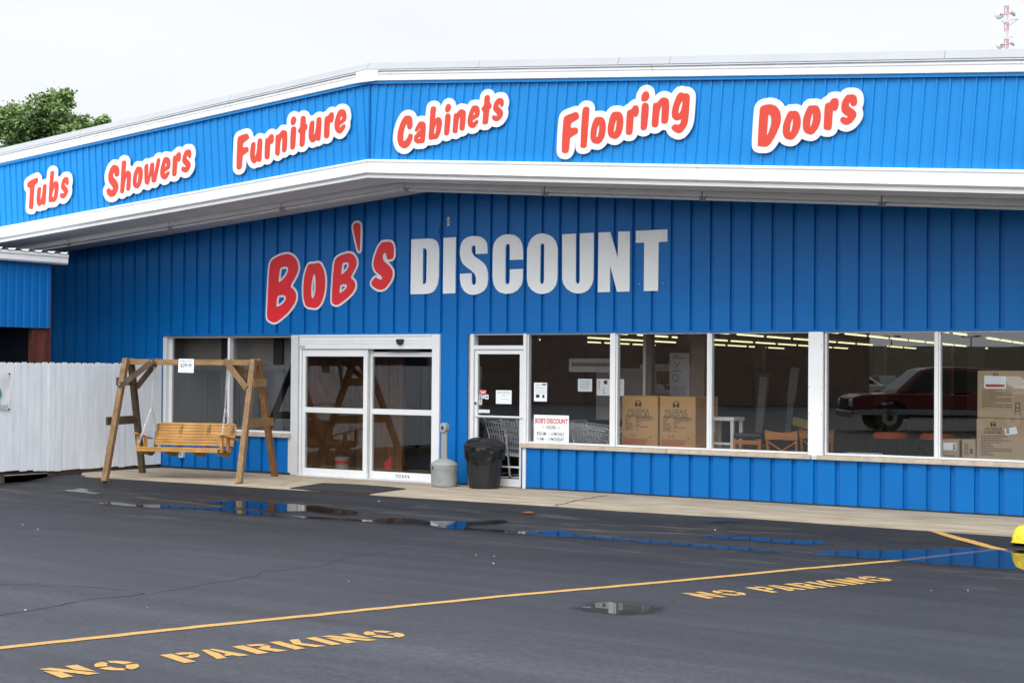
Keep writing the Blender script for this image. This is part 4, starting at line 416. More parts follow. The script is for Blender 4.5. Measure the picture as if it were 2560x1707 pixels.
DATA['Flooring'] = {"red":[[[3.334,4.615],[3.353,4.613],[3.373,4.617],[3.385,4.627],[3.396,4.643],[3.4,4.659],[3.405,4.691],[3.414,4.795],[3.421,4.81],[3.433,4.82],[3.453,4.83],[3.513,4.855],[3.529,4.866],[3.538,4.879],[3.539,4.899],[3.537,4.911],[3.529,4.927],[3.517,4.938],[3.501,4.942],[3.437,4.943],[3.427,4.947],[3.424,4.955],[3.428,4.991],[3.43,4.999],[3.436,5.007],[3.461,5.02],[3.517,5.042],[3.537,5.053],[3.547,5.063],[3.551,5.075],[3.551,5.087],[3.545,5.111],[3.537,5.126],[3.521,5.14],[3.509,5.144],[3.497,5.145],[3.477,5.143],[3.369,5.117],[3.337,5.104],[3.326,5.095],[3.319,5.083],[3.314,5.063],[3.309,5.035],[3.296,4.887],[3.289,4.739],[3.288,4.659],[3.289,4.643],[3.297,4.629],[3.304,4.623],[3.313,4.62]],[[3.601,4.667],[3.641,4.665],[3.653,4.667],[3.661,4.671],[3.668,4.679],[3.674,4.707],[3.704,5.075],[3.709,5.163],[3.708,5.175],[3.701,5.188],[3.689,5.196],[3.665,5.202],[3.637,5.2],[3.625,5.196],[3.617,5.188],[3.607,5.167],[3.6,5.123],[3.591,5.019],[3.584,4.911],[3.577,4.703],[3.578,4.683],[3.581,4.677],[3.589,4.67]],[[3.828,4.703],[3.849,4.703],[3.861,4.706],[3.891,4.723],[3.909,4.739],[3.928,4.767],[3.939,4.791],[3.948,4.815],[3.953,4.839],[3.959,4.895],[3.959,4.939],[3.956,4.963],[3.947,4.995],[3.933,5.019],[3.921,5.033],[3.909,5.042],[3.897,5.046],[3.877,5.05],[3.849,5.053],[3.817,5.052],[3.805,5.049],[3.789,5.035],[3.765,4.995],[3.751,4.959],[3.739,4.915],[3.73,4.871],[3.727,4.823],[3.728,4.799],[3.733,4.771],[3.741,4.751],[3.752,4.735],[3.769,4.722],[3.797,4.71]],[[4.077,4.751],[4.097,4.748],[4.113,4.749],[4.125,4.752],[4.137,4.758],[4.158,4.771],[4.177,4.791],[4.19,4.811],[4.2,4.835],[4.211,4.871],[4.217,4.903],[4.222,4.959],[4.22,4.999],[4.215,5.023],[4.206,5.051],[4.196,5.067],[4.186,5.079],[4.177,5.086],[4.157,5.094],[4.137,5.098],[4.089,5.1],[4.065,5.095],[4.052,5.087],[4.041,5.077],[4.029,5.055],[4.016,5.019],[3.999,4.959],[3.991,4.919],[3.988,4.871],[3.99,4.839],[3.999,4.807],[4.008,4.791],[4.025,4.774],[4.053,4.759]],[[5.008,4.755],[5.029,4.751],[5.045,4.753],[5.057,4.756],[5.069,4.763],[5.085,4.776],[5.101,4.791],[5.121,4.815],[5.134,4.835],[5.149,4.871],[5.157,4.907],[5.165,4.963],[5.181,5.183],[5.179,5.203],[5.176,5.215],[5.165,5.232],[5.144,5.247],[5.133,5.251],[5.113,5.247],[5.105,5.248],[5.073,5.263],[5.061,5.266],[5.041,5.265],[5.021,5.257],[5.003,5.239],[4.992,5.223],[4.971,5.179],[4.945,5.115],[4.932,5.067],[4.926,5.019],[4.927,4.987],[4.93,4.971],[4.935,4.959],[4.944,4.947],[4.965,4.928],[4.981,4.92],[5.005,4.915],[5.033,4.919],[5.057,4.931],[5.056,4.911],[5.052,4.891],[5.046,4.879],[5.037,4.867],[5.025,4.862],[5.009,4.861],[5.0,4.863],[4.989,4.87],[4.977,4.872],[4.969,4.87],[4.953,4.863],[4.934,4.851],[4.925,4.842],[4.921,4.831],[4.925,4.815],[4.945,4.791],[4.973,4.772]],[[4.283,4.787],[4.301,4.784],[4.329,4.785],[4.337,4.787],[4.345,4.793],[4.354,4.807],[4.361,4.839],[4.37,4.959],[4.377,5.018],[4.397,5.01],[4.409,5.009],[4.417,5.011],[4.425,5.017],[4.433,5.027],[4.442,5.047],[4.446,5.059],[4.449,5.095],[4.448,5.119],[4.444,5.131],[4.437,5.142],[4.429,5.15],[4.421,5.154],[4.397,5.159],[4.389,5.158],[4.373,5.152],[4.357,5.139],[4.344,5.119],[4.337,5.113],[4.325,5.109],[4.301,5.107],[4.293,5.104],[4.285,5.098],[4.278,5.087],[4.273,5.071],[4.268,5.023],[4.259,4.831],[4.26,4.815],[4.265,4.801],[4.273,4.793]],[[3.825,4.788],[3.82,4.795],[3.818,4.815],[3.824,4.875],[3.836,4.915],[3.853,4.955],[3.857,4.95],[3.859,4.931],[3.859,4.895],[3.857,4.875],[3.842,4.811],[3.834,4.795]],[[4.502,4.831],[4.517,4.828],[4.533,4.829],[4.549,4.833],[4.557,4.839],[4.567,4.859],[4.575,4.903],[4.59,5.039],[4.593,5.095],[4.593,5.123],[4.591,5.139],[4.588,5.151],[4.581,5.161],[4.569,5.171],[4.549,5.178],[4.525,5.178],[4.513,5.175],[4.505,5.17],[4.498,5.163],[4.493,5.152],[4.489,5.131],[4.48,4.995],[4.476,4.871],[4.478,4.855],[4.484,4.843],[4.489,4.838]],[[4.085,4.835],[4.08,4.847],[4.08,4.859],[4.089,4.915],[4.1,4.955],[4.117,4.997],[4.12,4.991],[4.12,4.967],[4.114,4.907],[4.101,4.855],[4.093,4.841]],[[4.671,4.855],[4.689,4.852],[4.707,4.855],[4.721,4.863],[4.729,4.875],[4.733,4.887],[4.736,4.907],[4.742,4.983],[4.752,5.055],[4.762,5.087],[4.777,5.118],[4.781,5.111],[4.782,5.095],[4.776,4.947],[4.776,4.927],[4.779,4.911],[4.783,4.903],[4.793,4.894],[4.813,4.888],[4.825,4.887],[4.853,4.893],[4.862,4.899],[4.871,4.911],[4.877,4.943],[4.884,5.019],[4.888,5.083],[4.888,5.139],[4.886,5.163],[4.881,5.182],[4.873,5.195],[4.853,5.213],[4.833,5.22],[4.817,5.223],[4.801,5.224],[4.781,5.221],[4.757,5.209],[4.717,5.169],[4.701,5.164],[4.685,5.165],[4.673,5.163],[4.665,5.159],[4.659,5.151],[4.655,5.139],[4.651,5.115],[4.648,5.051],[4.639,4.947],[4.636,4.895],[4.639,4.879],[4.646,4.867],[4.657,4.86]],[[5.025,5.001],[5.022,5.003],[5.021,5.011],[5.022,5.031],[5.03,5.075],[5.035,5.095],[5.053,5.131],[5.073,5.159],[5.075,5.155],[5.075,5.131],[5.07,5.091],[5.065,5.067],[5.054,5.039],[5.045,5.022],[5.033,5.005]],[[4.517,5.195],[4.541,5.196],[4.565,5.203],[4.582,5.219],[4.596,5.243],[4.599,5.255],[4.6,5.267],[4.595,5.295],[4.584,5.311],[4.565,5.324],[4.553,5.327],[4.545,5.326],[4.521,5.319],[4.505,5.304],[4.49,5.279],[4.483,5.247],[4.484,5.227],[4.486,5.219],[4.49,5.211],[4.497,5.205]]],"back":[[[3.315,4.536],[3.354,4.532],[3.372,4.533],[3.39,4.537],[3.42,4.55],[3.445,4.572],[3.466,4.602],[3.477,4.632],[3.486,4.686],[3.492,4.757],[3.495,4.74],[3.498,4.672],[3.504,4.65],[3.513,4.632],[3.528,4.615],[3.552,4.598],[3.576,4.59],[3.606,4.585],[3.648,4.585],[3.672,4.589],[3.684,4.593],[3.702,4.601],[3.714,4.61],[3.744,4.644],[3.786,4.629],[3.828,4.622],[3.858,4.622],[3.888,4.63],[3.918,4.644],[3.942,4.66],[3.965,4.68],[3.984,4.704],[4.02,4.685],[4.044,4.676],[4.086,4.668],[4.122,4.668],[4.152,4.675],[4.176,4.686],[4.206,4.706],[4.224,4.722],[4.23,4.724],[4.254,4.712],[4.284,4.704],[4.32,4.702],[4.356,4.708],[4.38,4.718],[4.401,4.734],[4.412,4.746],[4.428,4.773],[4.434,4.778],[4.452,4.765],[4.482,4.753],[4.512,4.747],[4.536,4.747],[4.56,4.751],[4.584,4.76],[4.601,4.77],[4.62,4.788],[4.65,4.777],[4.674,4.772],[4.698,4.771],[4.716,4.774],[4.74,4.781],[4.758,4.79],[4.77,4.799],[4.782,4.811],[4.818,4.806],[4.842,4.807],[4.848,4.788],[4.857,4.77],[4.872,4.75],[4.887,4.734],[4.908,4.717],[4.926,4.705],[4.968,4.684],[4.998,4.674],[5.028,4.67],[5.058,4.673],[5.082,4.679],[5.094,4.684],[5.118,4.698],[5.14,4.716],[5.175,4.752],[5.19,4.772],[5.204,4.794],[5.216,4.818],[5.227,4.848],[5.238,4.896],[5.245,4.95],[5.259,5.136],[5.261,5.196],[5.259,5.22],[5.252,5.244],[5.243,5.262],[5.226,5.286],[5.202,5.306],[5.178,5.321],[5.148,5.33],[5.118,5.332],[5.094,5.341],[5.076,5.346],[5.052,5.348],[5.016,5.343],[4.998,5.337],[4.98,5.327],[4.952,5.304],[4.938,5.288],[4.92,5.263],[4.896,5.281],[4.872,5.293],[4.842,5.301],[4.8,5.305],[4.77,5.302],[4.752,5.297],[4.734,5.289],[4.71,5.275],[4.686,5.253],[4.681,5.256],[4.679,5.292],[4.671,5.322],[4.66,5.346],[4.65,5.359],[4.632,5.377],[4.602,5.396],[4.578,5.404],[4.548,5.408],[4.518,5.404],[4.488,5.393],[4.464,5.378],[4.446,5.36],[4.427,5.334],[4.415,5.31],[4.407,5.28],[4.402,5.244],[4.398,5.24],[4.368,5.236],[4.338,5.225],[4.314,5.21],[4.29,5.188],[4.272,5.183],[4.254,5.175],[4.242,5.167],[4.224,5.152],[4.206,5.162],[4.176,5.173],[4.146,5.178],[4.086,5.181],[4.056,5.177],[4.032,5.169],[4.02,5.163],[3.992,5.142],[3.98,5.13],[3.966,5.11],[3.96,5.105],[3.948,5.113],[3.924,5.123],[3.888,5.131],[3.828,5.134],[3.792,5.13],[3.789,5.136],[3.79,5.166],[3.786,5.196],[3.774,5.224],[3.762,5.241],[3.738,5.262],[3.72,5.271],[3.684,5.281],[3.66,5.284],[3.636,5.282],[3.618,5.279],[3.588,5.268],[3.564,5.25],[3.54,5.22],[3.528,5.223],[3.51,5.225],[3.492,5.226],[3.468,5.223],[3.372,5.201],[3.324,5.188],[3.293,5.172],[3.264,5.147],[3.246,5.118],[3.235,5.082],[3.225,5.004],[3.216,4.896],[3.206,4.698],[3.207,4.65],[3.21,4.626],[3.216,4.608],[3.228,4.585],[3.24,4.571],[3.264,4.553],[3.288,4.543]]]}
DATA['Doors'] = {"red":[[[6.185,4.501],[6.22,4.499],[6.24,4.501],[6.252,4.506],[6.268,4.517],[6.292,4.541],[6.336,4.603],[6.366,4.657],[6.403,4.737],[6.417,4.785],[6.421,4.821],[6.419,4.865],[6.412,4.897],[6.406,4.913],[6.392,4.941],[6.374,4.965],[6.348,4.987],[6.324,4.999],[6.288,5.01],[6.272,5.012],[6.236,5.013],[6.188,5.006],[6.172,5.002],[6.156,4.993],[6.149,4.985],[6.144,4.973],[6.137,4.925],[6.125,4.769],[6.117,4.609],[6.115,4.529],[6.116,4.521],[6.119,4.517],[6.128,4.511],[6.144,4.506]],[[6.537,4.561],[6.564,4.559],[6.576,4.562],[6.589,4.569],[6.612,4.59],[6.632,4.616],[6.645,4.637],[6.662,4.673],[6.673,4.709],[6.679,4.745],[6.68,4.765],[6.678,4.797],[6.673,4.825],[6.663,4.853],[6.651,4.877],[6.632,4.896],[6.616,4.904],[6.6,4.906],[6.568,4.906],[6.544,4.909],[6.536,4.908],[6.524,4.901],[6.51,4.885],[6.494,4.857],[6.468,4.801],[6.452,4.757],[6.446,4.717],[6.444,4.681],[6.448,4.641],[6.456,4.613],[6.47,4.593],[6.488,4.578],[6.516,4.566]],[[6.801,4.605],[6.816,4.603],[6.832,4.606],[6.852,4.618],[6.868,4.633],[6.891,4.661],[6.909,4.693],[6.921,4.717],[6.931,4.749],[6.937,4.801],[6.936,4.837],[6.931,4.869],[6.922,4.897],[6.911,4.921],[6.896,4.939],[6.888,4.945],[6.876,4.949],[6.836,4.95],[6.796,4.953],[6.784,4.95],[6.776,4.944],[6.76,4.92],[6.731,4.861],[6.721,4.837],[6.711,4.801],[6.705,4.757],[6.705,4.721],[6.71,4.681],[6.718,4.657],[6.732,4.637],[6.744,4.626],[6.768,4.614]],[[6.24,4.635],[6.237,4.641],[6.238,4.661],[6.25,4.849],[6.255,4.881],[6.257,4.885],[6.264,4.887],[6.278,4.877],[6.287,4.861],[6.293,4.829],[6.292,4.797],[6.29,4.773],[6.281,4.733],[6.255,4.665]],[[7.011,4.641],[7.032,4.639],[7.048,4.64],[7.06,4.644],[7.068,4.652],[7.072,4.661],[7.077,4.693],[7.085,4.817],[7.091,4.869],[7.092,4.871],[7.1,4.864],[7.108,4.862],[7.128,4.865],[7.136,4.87],[7.144,4.877],[7.155,4.901],[7.162,4.937],[7.163,4.957],[7.161,4.977],[7.152,4.998],[7.144,5.006],[7.136,5.01],[7.12,5.013],[7.104,5.014],[7.088,5.013],[7.077,5.009],[7.065,4.997],[7.048,4.971],[7.04,4.967],[7.016,4.965],[7.004,4.961],[6.993,4.949],[6.988,4.937],[6.983,4.901],[6.973,4.701],[6.973,4.673],[6.977,4.661],[6.984,4.651],[6.996,4.644]],[[6.544,4.649],[6.54,4.657],[6.539,4.669],[6.544,4.725],[6.557,4.777],[6.565,4.801],[6.572,4.812],[6.575,4.805],[6.577,4.785],[6.574,4.737],[6.563,4.685],[6.554,4.665]],[[7.252,4.685],[7.272,4.684],[7.288,4.688],[7.308,4.697],[7.332,4.713],[7.345,4.725],[7.368,4.753],[7.375,4.765],[7.382,4.785],[7.384,4.797],[7.383,4.809],[7.379,4.821],[7.37,4.837],[7.348,4.86],[7.3,4.896],[7.29,4.909],[7.289,4.917],[7.291,4.933],[7.298,4.945],[7.304,4.95],[7.31,4.929],[7.315,4.917],[7.324,4.905],[7.332,4.899],[7.344,4.897],[7.364,4.9],[7.375,4.905],[7.383,4.913],[7.388,4.925],[7.392,4.945],[7.391,4.969],[7.388,4.993],[7.383,5.005],[7.374,5.021],[7.364,5.03],[7.352,5.035],[7.332,5.039],[7.292,5.042],[7.272,5.041],[7.26,5.035],[7.244,5.021],[7.222,4.993],[7.211,4.973],[7.201,4.945],[7.196,4.917],[7.194,4.889],[7.195,4.873],[7.202,4.849],[7.208,4.837],[7.218,4.825],[7.264,4.789],[7.272,4.779],[7.273,4.773],[7.268,4.769],[7.264,4.768],[7.22,4.784],[7.208,4.784],[7.2,4.779],[7.186,4.765],[7.181,4.753],[7.181,4.741],[7.188,4.727],[7.208,4.705],[7.232,4.691]],[[6.804,4.696],[6.8,4.698],[6.799,4.713],[6.801,4.753],[6.806,4.785],[6.819,4.833],[6.826,4.849],[6.832,4.859],[6.835,4.849],[6.836,4.833],[6.834,4.785],[6.823,4.733],[6.812,4.709]]],"back":[[[6.162,4.422],[6.193,4.419],[6.229,4.418],[6.259,4.423],[6.295,4.437],[6.319,4.454],[6.342,4.476],[6.367,4.506],[6.397,4.549],[6.403,4.546],[6.415,4.533],[6.433,4.517],[6.451,4.506],[6.469,4.497],[6.493,4.489],[6.523,4.481],[6.547,4.478],[6.571,4.478],[6.601,4.485],[6.631,4.5],[6.655,4.519],[6.673,4.537],[6.691,4.559],[6.696,4.56],[6.721,4.546],[6.757,4.532],[6.787,4.525],[6.817,4.522],[6.847,4.526],[6.877,4.537],[6.902,4.554],[6.931,4.582],[6.937,4.585],[6.961,4.571],[6.991,4.562],[7.021,4.558],[7.045,4.558],[7.075,4.563],[7.099,4.573],[7.123,4.591],[7.14,4.614],[7.153,4.646],[7.177,4.628],[7.201,4.616],[7.225,4.608],[7.249,4.603],[7.267,4.602],[7.291,4.605],[7.315,4.611],[7.339,4.622],[7.363,4.635],[7.383,4.65],[7.418,4.686],[7.444,4.722],[7.455,4.746],[7.461,4.764],[7.465,4.794],[7.465,4.812],[7.46,4.836],[7.449,4.866],[7.459,4.884],[7.466,4.902],[7.472,4.932],[7.473,4.956],[7.471,4.986],[7.467,5.01],[7.454,5.046],[7.441,5.066],[7.429,5.081],[7.411,5.096],[7.393,5.106],[7.375,5.113],[7.345,5.119],[7.297,5.123],[7.273,5.123],[7.255,5.12],[7.231,5.112],[7.21,5.1],[7.183,5.077],[7.159,5.087],[7.129,5.093],[7.087,5.094],[7.057,5.088],[7.039,5.08],[7.027,5.073],[6.997,5.044],[6.979,5.038],[6.961,5.029],[6.937,5.009],[6.919,5.019],[6.889,5.029],[6.865,5.031],[6.835,5.031],[6.805,5.035],[6.787,5.034],[6.769,5.031],[6.745,5.021],[6.727,5.009],[6.71,4.992],[6.691,4.963],[6.685,4.958],[6.661,4.973],[6.631,4.984],[6.607,4.987],[6.577,4.986],[6.547,4.99],[6.523,4.988],[6.511,4.985],[6.487,4.974],[6.475,4.966],[6.469,4.969],[6.451,4.998],[6.433,5.02],[6.397,5.051],[6.376,5.064],[6.355,5.074],[6.307,5.089],[6.283,5.093],[6.259,5.094],[6.205,5.091],[6.169,5.085],[6.145,5.078],[6.127,5.07],[6.101,5.052],[6.081,5.028],[6.067,4.998],[6.061,4.968],[6.053,4.89],[6.042,4.728],[6.034,4.572],[6.034,4.524],[6.038,4.5],[6.043,4.485],[6.053,4.47],[6.067,4.454],[6.085,4.442],[6.103,4.434],[6.127,4.427]]]}
